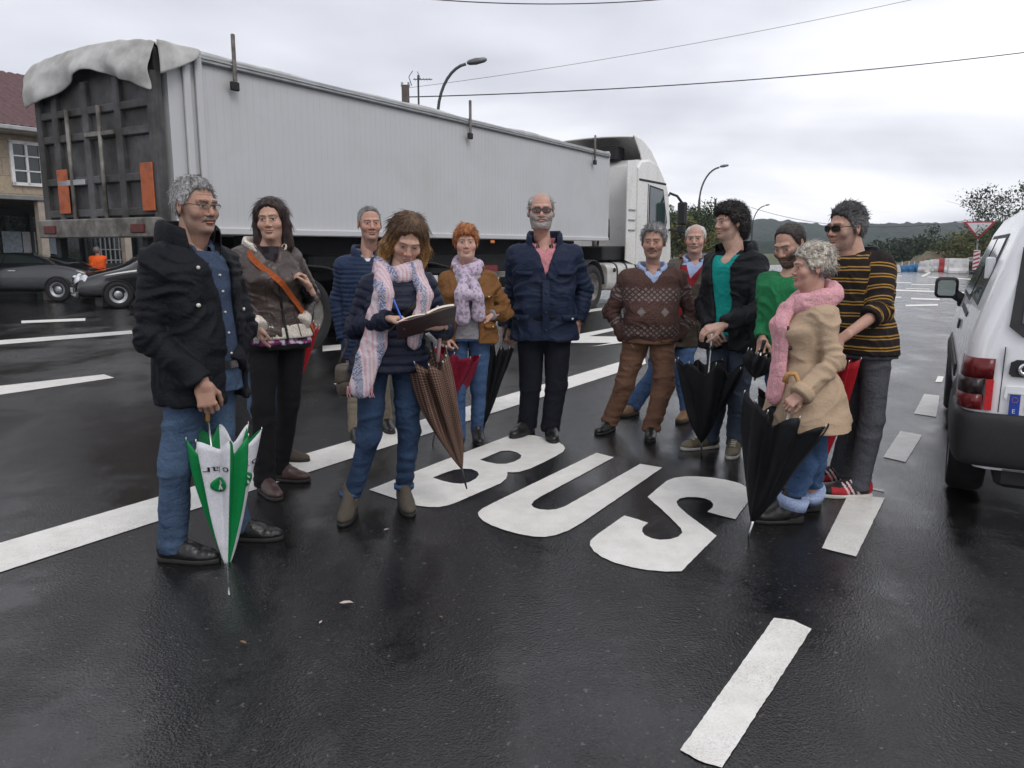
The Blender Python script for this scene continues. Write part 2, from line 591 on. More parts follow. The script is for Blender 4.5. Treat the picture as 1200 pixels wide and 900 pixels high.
class Person:
    def __init__(s, label, H, base, kp, female=False, wide=1.0, deep=1.0, belly=0.0, bust=0.0, hs=1.0, group='people standing on the road', seed=1):
        s.H = H; s.s = H / 1.75; s.seed = seed
        g = gnd(*base)
        s.g = g
        s.phi = math.atan2(g[0], g[1])
        s.dist = math.hypot(g[0], g[1])
        s.ex = np.array([math.cos(s.phi), -math.sin(s.phi), 0]); s.ny = np.array([math.sin(s.phi), math.cos(s.phi), 0])
        s.root = thing('person', label, 'person', g, -s.phi, group)
        s.kp = kp
        s.wide = wide; s.deep = deep; s.belly = belly; s.bust = bust; s.female = female
        k = s.s
        s.hs = hs * k ** .5
        s.sh = s.at(*kp['sh']); s.hip = s.at(*kp['hip'])
        s.yaw = RAD(kp.get('yaw', 0)); s.hyaw = RAD(kp.get('hyaw', kp.get('yaw', 0)))
        s.tilt = RAD(kp.get('tilt', 0))
        w = (.148 if female else .165) * k * wide * kp.get('shw', 1)
        X = rotz(s.yaw) @ roty(-s.tilt) @ np.array([1.0, 0, 0])
        s.X = X
        dz = np.array([0, 0, -.022 * k]); s.S = {'l': s.sh - X * w + dz, 'r': s.sh + X * w + dz}
        hw = .088 * k * (wide * .5 + .5)
        HX = rotz(s.hyaw) @ np.array([1.0, 0, 0])
        s.HJ = {'l': s.hip - HX * hw, 'r': s.hip + HX * hw}
        s.E, s.W = {}, {}
        L1, L2 = .29 * k, .255 * k
        for side in 'lr':
            if side not in kp['arm']: continue
            e, wv = kp['arm'][side][:2]
            s.E[side] = s.solve(s.S[side], e, L1)
            s.W[side] = s.solve(s.E[side], wv, L2)
        s.K, s.A, s.T = {}, {}, {}
        for side in 'lr':
            if side not in kp['leg']: continue
            kn, ft, ty = kp['leg'][side]
            a = s.ground(*ft); s.T[side] = RAD(ty)
            s.A[side] = a + np.array([0, 0, .085 * k])
            mid = (a[1] + s.HJ[side][1]) / 2 - .02
            s.K[side] = s.at(kn[0], kn[1], mid + (kn[2] if len(kn) > 2 else 0))
        s.hc = s.at(*kp['head'])
        s.hR = rotz(RAD(kp.get('hyw', 0))) @ rotx(RAD(kp.get('pitch', 0))) @ roty(RAD(kp.get('roll', 0)))

    # photo pixel (and how much farther than the feet) to the person's own frame
    def at(s, px, py, dy=0.0):
        w = ray(px, py)
        t = (s.dist + dy) / (w @ s.ny)
        p = np.array([0, 0, CAMH]) + t * w
        d = p - s.g
        return np.array([d @ s.ex, d @ s.ny, p[2]])

    def ground(s, px, py):
        d = gnd(px, py) - s.g
        return np.array([d @ s.ex, d @ s.ny, 0.0])

    def solve(s, A, spec, Ln):
        px, py, sg = spec
        if isinstance(sg, float): return s.at(px, py, A[1] + sg)
        p = s.at(px, py, A[1])
        for _ in range(4):
            d2 = (p[0] - A[0]) ** 2 + (p[2] - A[2]) ** 2
            dy = sg * math.sqrt(max(0, Ln * Ln - d2))
            p = s.at(px, py, A[1] + dy)
        return p

    def world(s, p):
        return s.g + s.ex * p[0] + s.ny * p[1] + np.array([0, 0, p[2]])

    def local(s, w):
        d = np.asarray(w) - s.g
        return np.array([d @ s.ex, d @ s.ny, d[2]])

    # ------------------------------------------------------------ torso
    def uz(s, u): return s.hip[2] + u * (s.sh[2] - s.hip[2])
    def zu(s, z): return (z - s.hip[2]) / (s.sh[2] - s.hip[2])

    def sect(s, u, infl=0.0, flare=None):
        k = s.s
        a = np.interp(u, PROF_U, PROF_A) * k
        b = np.interp(u, PROF_U, PROF_B) * k
        if s.female:
            a = a * np.interp(u, [-.3, 0, .3, .75, 1.0], [1.02, 1.03, .9, .86, .88])
        m = np.interp(u, [1.0, 1.16], [1, 0])
        a = a * (1 + (s.wide - 1) * m); b = b * (1 + (s.deep - 1) * m)
        if flare is not None:
            f = np.interp(u, flare[0], flare[1]); a = a + f; b = b + f
        c0, c1 = s.hip, s.sh
        cx = c0[0] + u * (c1[0] - c0[0]); cy = c0[1] + u * (c1[1] - c0[1])
        yaw = s.hyaw + np.clip(u, 0, 1) * (s.yaw - s.hyaw)
        bl = s.belly * np.exp(-((u - .3) / .28) ** 2) + s.bust * np.exp(-((u - .7) / .13) ** 2)
        b = b + bl * .5
        cx = cx + np.sin(yaw) * bl * .5; cy = cy - np.cos(yaw) * bl * .5
        return a + infl, b + infl, cx, cy, yaw

    def torso(s, F, infl, u0, u1, k=.02, flare=None, cut=None, op='u', p=2.5):
        z0, z1 = s.uz(u0), s.uz(u1)
        m = .36 * s.s * max(1, s.wide) + infl + .08
        c = (s.hip + s.sh) / 2
        def fn(X, Y, Z):
            u = s.zu(Z.astype(float))
            a, b, cx, cy, yaw = s.sect(u, infl, flare)
            dx, dy = X - cx, Y - cy
            co, si = np.cos(yaw), np.sin(yaw)
            x, y = dx * co + dy * si, -dx * si + dy * co
            q = ((np.abs(x) / a) ** p + (np.abs(y) / b) ** p) ** (1 / p)
            d = (q - 1) * np.minimum(a, b)
            d = np.maximum(d, np.maximum(z0 - Z, Z - z1))
            if cut is not None:
                d = np.maximum(d, cut(x, y, u))
            return d.astype(np.float32)
        F.put(fn, [c[0] - m, c[1] - m, z0], [c[0] + m, c[1] + m, z1], k, op)

    def surf(s, u, th, off=0.0, flare=None, p=2.5):
        a, b, cx, cy, yaw = [float(q) for q in s.sect(np.float64(u), off, flare)]
        sn, cs = math.sin(th), -math.cos(th)
        r = 1 / (abs(sn) ** p + abs(cs) ** p) ** (1 / p)
        x, y = a * r * sn, b * r * cs
        R = rotz(yaw)
        n = R @ np.array([sn / a, cs / b, 0]); n /= np.linalg.norm(n)
        return np.array([cx, cy, s.uz(u)]) + R @ np.array([x, y, 0]), n

    def bounds(s, pad=.16):
        P = [s.hip, s.sh] + list(s.S.values()) + list(s.E.values()) + list(s.W.values())
        P = np.array(P)
        return P.min(0) - pad, P.max(0) + pad

    def pat(s, V):
        """(side, angle, length) coordinate of garment points: height on the torso, length along a sleeve"""
        out = np.zeros((len(V), 3)); out[:, 2] = V[:, 2]
        u = s.zu(V[:, 2])
        a, b, cx, cy, yaw = s.sect(u)
        dx, dy = V[:, 0] - cx, V[:, 1] - cy
        x, y = dx * np.cos(yaw) + dy * np.sin(yaw), -dx * np.sin(yaw) + dy * np.cos(yaw)
        dt = (np.sqrt((x / a) ** 2 + (y / b) ** 2) - 1) * np.minimum(a, b)
        out[:, 1] = np.arctan2(x, -y)
        for side, S in s.S.items():
            if side not in s.E: continue
            best = None
            for A, B, w0 in ((S, s.E[side], 0), (s.E[side], s.W[side], np.linalg.norm(s.E[side] - S))):
                ba = B - A; l = np.linalg.norm(ba)
                t = np.clip(((V - A) @ ba) / (l * l), 0, 1)
                d = np.linalg.norm(V - A - t[:, None] * ba, axis=1)
                w = w0 + t * l
                if best is None: best, bw = d, w
                else:
                    q = d < best; best = np.where(q, d, best); bw = np.where(q, w, bw)
            arm = (best - .05 * s.s) < dt
            arm &= ~((bw < .02) & (dt < .02))
            out[arm, 2] = S[2] - bw[arm]
            out[arm, 0] = 1
        return out

    def arms(s, F, rs, k=.014, ks=.05, frac=1.0, grow=0.0):
        for side, S in s.S.items():
            if side not in s.E: continue
            E, W = s.E[side], s.W[side]
            c = s.sh + (S - s.sh) * .5
            F.cone(c + [0, 0, .012 * s.s], S, (rs[0] + grow) * .85, rs[0] + grow, ks)
            F.cone(S, E, rs[0] + grow, rs[1] + grow, k)
            if frac > .5:
                Q = E + (W - E) * (frac - .5) * 2
                r2 = rs[1] + (rs[2] - rs[1]) * (frac - .5) * 2 + grow
                F.cone(E, Q, rs[1] + grow, r2, k)
                d = (W - E) / np.linalg.norm(W - E)
                F.cone(Q + d * 1.3 * r2, Q + d * (1.3 * r2 + .12), 1.35 * r2, 1.6 * r2, .006, 'd')

    def top(s, name, mat, infl=.02, u0=-.2, u1=1.14, rs=(.07, .058, .046), frac=.97, opening=None, quilt=None, fold=.007,
            flare=None, h=.0075, arms=True, color=None, hood=False, extra=None, k=.014, foldscale=6.5):
        """a garment of the upper body with sleeves; opening = (x0, [(u, halfwidth)...]) parts it in front"""
        kk = s.s
        lo, hi = s.bounds(.2)
        lo[2] = min(lo[2], s.uz(u0) - .04); hi[2] = s.uz(u1) + .08
        F = SDF(lo, hi, h)
        cut = None
        if opening:
            x0, tab = opening
            uu = [q[0] for q in tab]; ww = [q[1] if q[1] > 0 else -.04 for q in tab]
            cut = lambda x, y, u: np.minimum(np.interp(u, uu, ww) - np.abs(x - x0), -.02 - y)
        s.torso(F, infl, u0, u1, 0, flare, cut)
        if arms:
            G = SDF(lo, hi, h)
            s.arms(G, [r * kk * (.9 if s.female else .94) for r in rs], k, .05, frac)
            u_ = np.clip((F.ax[2] - s.uz(.62)) / (s.uz(.95) - s.uz(.62)), 0, 1)[None, None, :]
            ks_ = .012 + .045 * u_
            hq = np.maximum(ks_ - np.abs(F.F - G.F), 0) / ks_
            F.F = np.minimum(F.F, G.F) - hq * hq * ks_ * .25
        if extra: extra(F)
        V, Q = F.mesh()
        V = smooth_mesh(V, Q, 1)
        pt = s.pat(V)
        n = vnormals(V, Q)
        sd = s.seed * 17
        f = 1.25 * ridged(V * [foldscale, foldscale, foldscale * 1.5] + 3.1 * vnoise(V * 5, sd)[:, None], sd) ** 2.2 - .5
        arm = pt[:, 0] > .5
        amp = 1.5 * fold * np.where(arm, 1.15, .9)
        amp = amp * (.55 + .9 * vnoise(V * 4.0, sd + 3))
        V = V + n * (f * amp)[:, None]
        if arm.any() and fold:       # creases across the sleeve, strongest at the bend of the elbow
            for side in s.E:
                dE = np.linalg.norm(V - s.E[side], axis=1)
                g = np.exp(-(dE / (.11 * kk)) ** 2) * arm
                ph = pt[:, 2] * 2 * math.pi / .045 + 5 * vnoise(V * 14, sd + 9)
                V = V + n * (np.sin(ph) * g * fold * .55)[:, None]
        if quilt:
            ph = np.abs(np.sin(pt[:, 2] * math.pi / quilt[0] + .5 * vnoise(V * 6, sd)))
            V = V + n * ((np.sqrt(ph) - .7) * quilt[1])[:, None]
        at = {'pat': pt}
        if color is not None: at['Col'] = color(V, pt, n)
        return mesh_np(name, V, Q, mat, s.root, True, at)

    def trousers(s, mat, name='trousers', rr=(.09, .066, .054), hem=.045, fold=.0075, u1=.10, infl=.008, bell=0.0, color=None, h=.0075, stack=.007):
        k = s.s
        P = np.array([s.hip] + list(s.K.values()) + list(s.A.values()))
        lo, hi = P.min(0) - .17, P.max(0) + .17
        lo[2] = 0.0; hi[2] = s.uz(u1) + .05
        F = SDF(lo, hi, h)
        s.torso(F, infl, -.16, u1, 0)
        rr = [r * k for r in rr]
        for side in s.K:
            Hj, K, A = s.HJ[side], s.K[side], s.A[side]
            G = SDF(lo, hi, h); G.F = np.full_like(F.F, .3)
            top = Hj + [0, 0, -.02 * k]
            G.cone(top, K, rr[0] * (s.wide * .5 + .5), rr[1], 0)
            low = A + (np.array([0, 0, -1]) * (.05 * k))
            G.cone(K, A, rr[1], rr[2] + bell, .02)
            G.cone(A, low, rr[2] + bell, rr[2] + bell, .01)
            kk = .03
            zt = s.uz(-.05)
            hq = np.maximum(kk - np.abs(F.F - G.F), 0) / kk
            wz = np.clip((F.ax[2] - (s.uz(-.25))) / .12, 0, 1)[None, None, :]
            F.F = np.minimum(F.F, G.F) - hq * hq * kk * .25 * wz
        F.F = np.maximum(F.F, hem - F.ax[2][None, None, :])
        V, Q = F.mesh(); V = smooth_mesh(V, Q, 1)
        n = vnormals(V, Q); sd = s.seed * 31 + 4
        zk = np.mean([q[2] for q in s.K.values()]); za = .1
        amp = fold * (.6 + .9 * np.exp(-((V[:, 2] - zk) / .12) ** 2) + .6 * np.exp(-((V[:, 2] - s.uz(-.3)) / .09) ** 2))
        f = 1.3 * ridged(V * [6, 6, 11] + 2.0 * vnoise(V * 4, sd)[:, None], sd) ** 2.2 - .5
        st = np.exp(-np.maximum(0, V[:, 2] - hem) / .12) * stack
        f2 = np.sin(V[:, 2] * 2 * math.pi / .06 + 11 * vnoise(V * [7, 7, 5], sd + 2)) * (2 * vnoise(V * [6, 6, 6], sd + 8))
        keep = np.clip((V[:, 2] - hem) / .02, 0, 1)
        V = V + n * ((f * amp + f2 * st * .4) * keep)[:, None]
        at = {'pat': V.copy()}
        if color is not None: at['Col'] = color(V, n)
        return mesh_np(name, V, Q, mat, s.root, True, at)

    def shoes(s, mat, solemat, boot=0.0, size=1.0, name='shoe', heel=0.0, toe=1.0, color=None):
        k = s.s * size
        for side in s.A:
            R = rotz(s.T[side])          # toe towards -y of the foot frame
            base = s.A[side] * [1, 1, 0]
            F = SDF(np.array([-.1, -.28, -.01]) * k, np.array([.1, .14, .16 + boot]) * k, .006)
            t = lambda *p: np.array(p) * k
            F.ell(t(0, -.125, .032 + heel * .3), t(.044, .085 * toe, .034), 0)
            F.ell(t(0, -.05, .045 + heel * .6), t(.041, .08, .042), .03 * k)
            F.ell(t(0, .025, .055 + heel), t(.036, .05, .055), .03 * k)
            F.cone(t(0, .0, .085 + boot + heel), t(0, -.09, .05 + heel * .5), .037 * k, .03 * k, .025 * k)
            if boot: F.cone(t(0, .008, .06), t(0, .012, .1 + boot), .04 * k, .043 * k, .02 * k)
            zc = .018 * k
            F.F = np.maximum(F.F, zc - F.ax[2][None, None, :])
            V, Q = F.mesh(); V = smooth_mesh(V, Q, 1)
            n = vnormals(V, Q)
            V = V + n * ((ridged(V * [30, 30, 40], s.seed) - .5) * .004)[:, None] * np.clip((V[:, 2] - zc) / .01, 0, 1)[:, None]
            c = {'Col': color(V / k, n)} if color is not None else None
            o = mesh_np(name, V @ R.T + base, Q, mat, s.root, True, c)
            G = SDF(np.array([-.1, -.28, -.02]) * k, np.array([.1, .14, .06]) * k, .006)
            def foot(X, Y, Z):
                w = np.interp(Y / k, [-.21, -.19, -.14, -.08, 0, .05, .075], [.014, .032, .046, .044, .037, .034, .015]) * k
                zt = np.interp(Y / k, [-.21, -.1, -.02, .0, .1], [.024, .02, .022, .024 + heel, .024 + heel]) * k
                return np.maximum(np.maximum(np.abs(X) - w, np.maximum(Y - .075 * k, -.212 * k - Y)), np.maximum(Z - zt, -Z)).astype(np.float32)
            G.put(foot, t(-.06, -.24, 0), t(.06, .1, .05))
            V2, Q2 = G.mesh(); V2 = smooth_mesh(V2, Q2, 1)
            mesh_np('sole', V2 @ R.T + base, Q2, solemat, o, True)

    # ------------------------------------------------------------ hands
    def hand(s, side, Z, Y, thumb, curl=(25, 30, 20), spread=.0, th=(.5, .5), size=1.0, flat=False):
        """Z finger direction, Y palm direction, thumb = +1/-1 side; the mesh in the person's frame"""
        k = s.s * size * (.9 if s.female else 1)
        Z = np.asarray(Z, float); Z /= np.linalg.norm(Z)
        Y = np.asarray(Y, float); Y = Y - Z * (Y @ Z); Y /= np.linalg.norm(Y)
        X = np.cross(Y, Z) * thumb
        F = SDF(np.array([-.075, -.06, -.07]) * k, np.array([.1, .12, .21]) * k, .0026)
        t = lambda *p: np.array(p) * k
        F.cone(t(0, 0, -.045), t(0, 0, .0), .024 * k, .026 * k, 0, flat=((0, 1, 0), .78))
        F.rbox(t(0, .0, .05), t(.036, .0135, .045), .012 * k, .02 * k)
        F.ell(t(.024, .010, .03), t(.016, .014, .03), .012 * k)
        F.ell(t(-.024, .008, .03), t(.014, .012, .03), .012 * k)
        bx = (.031, .0105, -.010, -.029); ln = (.074, .082, .076, .06); r0 = (.0092, .0095, .009, .0082)
        for i in range(4):
            p = t(bx[i], .0, .092 - (.006 if i in (0, 3) else 0))
            F.ell(p, np.array([r0[i], r0[i], r0[i]]) * k * 1.05, .008 * k)
            a = 0.0; sp = (1.5 - i) * spread
            cc = curl[i] if isinstance(curl[0], (tuple, list)) else curl
            for j, fr in enumerate((.45, .31, .24)):
                a += RAD(cc[j])
                d = np.array([math.sin(sp) * math.cos(a), math.sin(a), math.cos(a) * math.cos(sp)])
                q = p + d * ln[i] * fr * k
                F.cone(p, q, (r0[i] - .0007 * j) * k, (r0[i] - .0007 * (j + 1)) * k, .003 * k)
                p = q
        a, b = th
        p0, p1 = t(.022, .006, .018), t(.044 + .012 * a, .012 + .014 * b, .05)
        p2 = p1 + t(.010 * a, .012 * b + .004, .032); p3 = p2 + t(-.004, .016 * b, .024)
        F.cone(p0, p1, .015 * k, .0115 * k, .012 * k); F.cone(p1, p2, .0112 * k, .0098 * k, .004 * k); F.cone(p2, p3, .0098 * k, .0078 * k, .003 * k)
        V, Q = F.mesh(); V = smooth_mesh(V, Q, 1, .35)
        if thumb * 1.0 < 0: Q = Q[:, ::-1]
        sk = np.array(s.skin)
        kn = np.zeros(len(V))
        for i in range(4): kn = np.maximum(kn, np.exp(-np.sum((V - t(bx[i], -.008, .09)) ** 2, 1) / (.008 * k) ** 2))
        tipz = np.clip((V[:, 2] / k - .12) / .06, 0, 1)
        red = np.clip(.6 * kn + .5 * tipz, 0, 1)[:, None]
        C = sk * (1 - red * np.array([.02, .2, .22]))
        wv = V @ np.stack([X, Y, Z]) + s.W[side]
        s.parts.append((wv, Q, C))

    # ------------------------------------------------------------ body mesh and head
    def body(s, skin, face, neckr=.052, bare=()):
        """one continuous body: head, neck, trunk and limbs under the clothes, hands"""
        l_ = sum(skin) / 3; s.skin = skin = tuple(min(.62, (q * .84 + l_ * .16) * 1.08) for q in skin)
        s.parts = []
        k = s.s
        P = np.array([s.hip, s.sh, s.hc] + list(s.E.values()) + list(s.W.values()) + list(s.K.values()) + list(s.A.values()))
        lo, hi = P.min(0) - .16, P.max(0) + .1
        F = SDF(lo, hi, .011)
        s.torso(F, -.012, -.14, 1.02, 0)
        nb = s.sh + np.array([0, .012, .02]) * k
        s.nb = nb
        F.cone(nb - [0, 0, .03 * k], s.hc + s.hR @ np.array([0, .03, -.03]) * s.hs, (neckr + .008) * k, (neckr - .004) * k, .045)
        s.arms(F, [r * k * (.88 if s.female else 1) for r in (.050, .036, .025)], .012, .04)
        for side in s.K:
            F.cone(s.HJ[side], s.K[side], .076 * k, .05 * k, .03); F.cone(s.K[side], s.A[side], .05 * k, .038 * k, .015)
        V, Q = F.mesh(); V = smooth_mesh(V, Q, 1)
        C = np.tile(np.array(skin), (len(V), 1))
        s.parts.append((V, Q, C))
        s.head(face)

    def finish(s):
        V, Q, C, n = [], [], [], 0
        for v, q, c in s.parts:
            V.append(v); Q.append(q + n); C.append(c); n += len(v)
        C = np.concatenate(C); C = np.concatenate([C, np.ones((len(C), 1))], 1)
        return mesh_np('body', np.concatenate(V), np.concatenate(Q), M['skin'], s.root, True, {'Col': C})

    def head(s, f):
        F = SDF([-.11, -.145, -.2], [.11, .135, .135], .0025)
        jw = f.get('jaw', 1.0); fw = f.get('fat', 0.0)
        F.ell((0, .014, .032), (.0755, .096, .085), 0)
        F.ell((0, -.018, -.03), (.0625 + fw * .5, .074, .085), .03)
        F.ell((0, -.026, -.07), ((.05 + fw) * jw, .055, .042), .03)
        F.ell((0, -.079 - f.get('chin', 0), -.100), (.022 * jw, .018, .015), .022)
        if fw > 0.004: F.ell((0, -.03, -.105), (.045, .045, .03), .03)
        for sx in (-1, 1):
            F.ell((sx * .044, -.064, -.030), (.023 + fw * .4, .023, .023 + fw * .5), .022)
            F.cone((sx * .012, -.089, .023), (sx * .044, -.079, .021), .0105, .009, .016)
        F.cone((0, -.030, -.09), np.array((0, .035, -.21)), .045, .050, .03)
        for sx in (-1, 1):
            F.ell((sx * .0315, -.104, .0005), (.019, .02, .0105), .012, 'd')
            F.ell((sx * .031, -.0765, .0), (.0128, .0128, .0128), 0)
            F.cone((sx * .018, -.0885, .0085), (sx * .045, -.081, .0075), .0042, .004, .004)
            F.cone((sx * .019, -.0875, -.0075), (sx * .043, -.081, -.007), .0042, .0035, .004)
        nl = f.get('nose', 1.0)
        F.cone((0, -.089, .012), (0, -.1065 - .006 * (nl - 1), -.032), .0068, .0105 * nl, .012)
        for sx in (-1, 1):
            F.ell((sx * .0130 * nl, -.0965, -.0375), (.0080, .0105, .0072), .006)
            F.cone((sx * .024, -.086, -.04), (sx * .031, -.078, -.066), .002, .002, .003, 'd')
        F.ell((0, -.0965, -.0605), (.0245, .0085, .0050), .005)
        F.ell((0, -.0955, -.0705), (.0215, .0085, .0058), .005)
        F.cone((-.024, -.1015, -.0650), (.024, -.1015, -.0650), .0014, .0014, .003, 'd')
        F.ell((0, -.0985, -.084), (.020, .007, .0045), .007, 'd')
        for sx in (-1, 1):
            R = rotz(sx * RAD(22)) @ rotx(RAD(-10))
            F.ell((sx * .079, .008, -.006), (.0075, .019, .033), .006, R=R)
            F.ell((sx * .0865, .003, -.002), (.006, .010, .018), .004, 'd', R=R)
        V, Q = F.mesh(); V = smooth_mesh(V, Q, 1, .3)
        x, y, z = V.T
        ax = np.abs(x)
        sk = np.array(s.skin)
        C = np.tile(sk, (len(V), 1))
        s.facecol = sk
        def blend(m, col):
            m = np.clip(m, 0, 1)[:, None]
            C[:] = C * (1 - m) + np.array(col) * m
        front = y < -.03
        g = lambda cx, cz, r: np.exp(-(((ax - cx) ** 2 + (z - cz) ** 2) / r ** 2)) * front
        red = sk * [1.02, .72, .66]
        rd = f.get('red', .45) * .75
        mot = (vnoise(V * 55, 3) - .5) * .16 + (vnoise(V * 130, 4) - .5) * .14 + (vnoise(V * 22, 6) - .5) * .14
        C *= 1 + mot[:, None] * np.array([.7, 1.1, 1.2])
        blend(g(.042, -.035, .022) * rd, red); blend(g(0, -.036, .016) * rd, red)
        ear = (ax > .074) & (y > -.03); blend(ear * .35, red)
        blend(np.exp(-((ax - .031) ** 2 / .018 ** 2 + (z + .009) ** 2 / .008 ** 2)) * front * .36, sk * [.72, .6, .58])
        st = f.get('stubble')
        lower = (1 / (1 + np.exp((z + .045 + .028 * np.clip(ax / .06, 0, 1) ** 2 * -1.2) / .006))) * (y < .01) * (z > -.125)
        lipm = np.exp(-((ax / .026) ** 4 + ((z + .066) / .0115) ** 4))
        if st is not None: blend(lower * st[1] * (.65 + .6 * vnoise(V * 260)) * (1 - lipm * .85), st[0])
        lc = f.get('lips', sk * [.86, .55, .5])
        blend((ax < .026) * (z > -.0775) * (z < -.0555) * (y < -.072) * np.clip(1.1 - (ax / .026) ** 3, 0, 1) * f.get('lipk', .55), lc)
        blend((np.abs(z + .0655) < .0018) * (ax < .026) * (y < -.072) * .65, sk * .30)
        blend(((ax - .0075) ** 2 + (y + .1) ** 2 * .5 < .0042 ** 2) * (z < -.040) * (z > -.048) * .5, sk * .35)
        # eyes
        gx, gz = f.get('gaze', (0, 0))
        shut = f.get('lids', 1.0)
        for sx in (-1, 1):
            ex, ez = (x - sx * .0312) / .0140, (z - (.0004 if shut > .5 else -.003)) / (.0062 * shut)
            ins = (ex * ex + ez * ez < 1) & (y < -.06)
            C[ins] = (.50, .46, .44)
            ir = ((x - sx * .0312 - gx) ** 2 + (z - gz) ** 2 < .0064 ** 2) & ins
            C[ir] = f.get('iris', (.035, .02, .012))
            lash = (ex * ex + ((z - .0042 * shut) / .0028) ** 2 < 1.25) & (z > .0025 * shut) & (y < -.06)
            C[lash] = C[lash] * .3 + np.array([.02, .013, .01]) * .7
            low = (np.abs(ex) < 1) & (np.abs(z + .0058 * shut) < .0015) & (y < -.06)
            C[low] = C[low] * .55
        bc = f.get('brow')
        if bc is not None:
            bt = f.get('browt', .0042)
            zz = .0205 + .0035 * np.sin(np.clip((ax - .01) / .042, 0, 1) * math.pi * .75) - f.get('frown', 0) * np.clip((.03 - ax) / .02, 0, 1)
            bm = ((np.abs(z - zz) < bt * np.clip(1.15 - ((ax - .014) / .04) * .5, .3, 1.2)) & (ax > .0105) & (ax < .05) & (y < -.05)).astype(float)
            blend(bm * (.35 + .5 * vnoise(V * [300, 300, 120])), bc)
            V[:, 1] -= bm * .0022
        if f.get('moustache') is not None:
            zz = -.051 - .010 * (ax / .032) ** 2
            mm = np.exp(-(((z - zz) / .0078) ** 4)) * (ax < .034) * (y < -.07)
            blend(mm * (.75 + .4 * vnoise(V * [250, 250, 120])), f['moustache'])
            V[:, 1] -= mm * (.005 + .003 * vnoise(V * [200, 200, 80]))
        if f.get('beard') is not None:
            bm = lower * (1 - lipm * .9) * (z > -.12)
            blend(bm * (.72 + .4 * vnoise(V * 230)), f['beard'])
            nn = vnormals(V, Q)
            V = V + nn * (bm * (.005 + .004 * vnoise(V * 180)))[:, None]
        if f.get('age', 0):
            a = f['age']
            V[:, 1] += a * .0012 * np.sin(z * 2 * math.pi / .011) * np.exp(-((z - .05) / .02) ** 2) * (ax < .045) * (y < -.05)
            blend(np.exp(-((ax - .03 - (-.04 - z) * .25) ** 2 / .0024 ** 2)) * (z < -.035) * (z > -.075) * front * .35 * a, sk * [.62, .5, .48])
        sc = f.get('scalp')
        if sc is not None:
            zl = np.interp(y, f['hy'], f['hz'])
            blend(((z > zl) & (ax < .079) | ((z > zl) & (y > .02))) * sc[1], sc[0])
        V = V * s.hs
        s.parts.append((V @ s.hR.T + s.hc, Q, C))

    def hobj(s, name, V, Q, mat, C=None, parent=None):
        at = None
        if C is not None:
            at = {'Col': np.concatenate([C, np.ones((len(C), 1))], 1)}
        return mesh_np(name, (np.asarray(V) * s.hs) @ s.hR.T + s.hc, Q, mat, parent or s.root, True, at)

    def hair(s, hy, hz, t=(.008, .010, .012), col=(.1, .1, .1), col2=None, grey=None, amp=.006, freq=(60, 60, 60), build=None, temple=.0, top=None,
             strands=500, slen=.03, lift=.28, flow='whorl', tipcol=None, sr=.0011, name='hair', seed=0, curl=0.0, jit=.22):
        """hair mass over the scalp, trimmed to a hairline (heights hz at depths hy), with loose strands on top"""
        F = SDF([-.17, -.15, -.34], [.17, .19, .17], .0034)
        F.ell((0, .014, .032), (.0755 + t[0], .096 + t[1], .085 + t[2]), 0)
        if build: build(F)
        X, Y, Z = F.ax[0][:, None, None], F.ax[1][None, :, None], F.ax[2][None, None, :]
        zl = np.interp(Y, hy, hz)
        jag = (vnoise(np.stack(np.meshgrid(F.ax[0], F.ax[1], F.ax[2], indexing='ij'), -1).reshape(-1, 3) * [150, 150, 55], 77 + seed).reshape(F.F.shape) - .5) * .016
        d = zl + jag + temple * np.exp(-((np.abs(X) - .05) / .016) ** 2) * (Y < -.03) - Z
        if top is not None:
            zt = np.interp(Y, top[0], top[1]) + 0 * X
            if len(top) > 2: zt = zt + top[2] * np.clip((np.abs(X) - .045) / .03, 0, 1)
            d = np.maximum(d, Z - zt)
        kk = .012
        A = -F.F; hq = np.maximum(kk - np.abs(A + d), 0) / kk
        F.F = np.maximum(F.F, d) + hq * hq * kk * .25
        V, Q = F.mesh(); V = smooth_mesh(V, Q, 1)
        n = vnormals(V, Q)
        sd = s.seed * 13 + seed
        V0 = V
        V = V + n * ((ridged(V * np.array(freq), sd) - .45) * amp)[:, None]
        base = np.array(col)
        def colour(P):
            c = np.tile(base, (len(P), 1))
            m = vnoise(P * [70, 70, 30], sd + 1)[:, None]
            c2 = np.array(col2 if col2 is not None else base * 1.5)
            m = np.clip((m - .5) * 1.7 + .5, 0, 1)
            c = c * (1 - m) + c2 * m
            if grey is not None:      # grey grows in at the temples
                w = np.clip((np.abs(P[:, 0]) - .035) / .035, 0, 1) * np.clip((.085 - P[:, 2]) / .06, 0, 1) * grey[1]
                c = c * (1 - w[:, None]) + np.array(grey[0]) * w[:, None]
            if tipcol is not None:
                w = np.clip((tipcol[1] - P[:, 2]) / tipcol[2], 0, 1)[:, None]
                w = np.clip(w + .35 * (vnoise(P * [90, 90, 14], sd + 6)[:, None] - .5) * (w > .02), 0, 1)
                c = c * (1 - w) + np.array(tipcol[0]) * w
            return c
        r = np.random.default_rng(sd)
        SV, SQ = [], []
        C = colour(V)
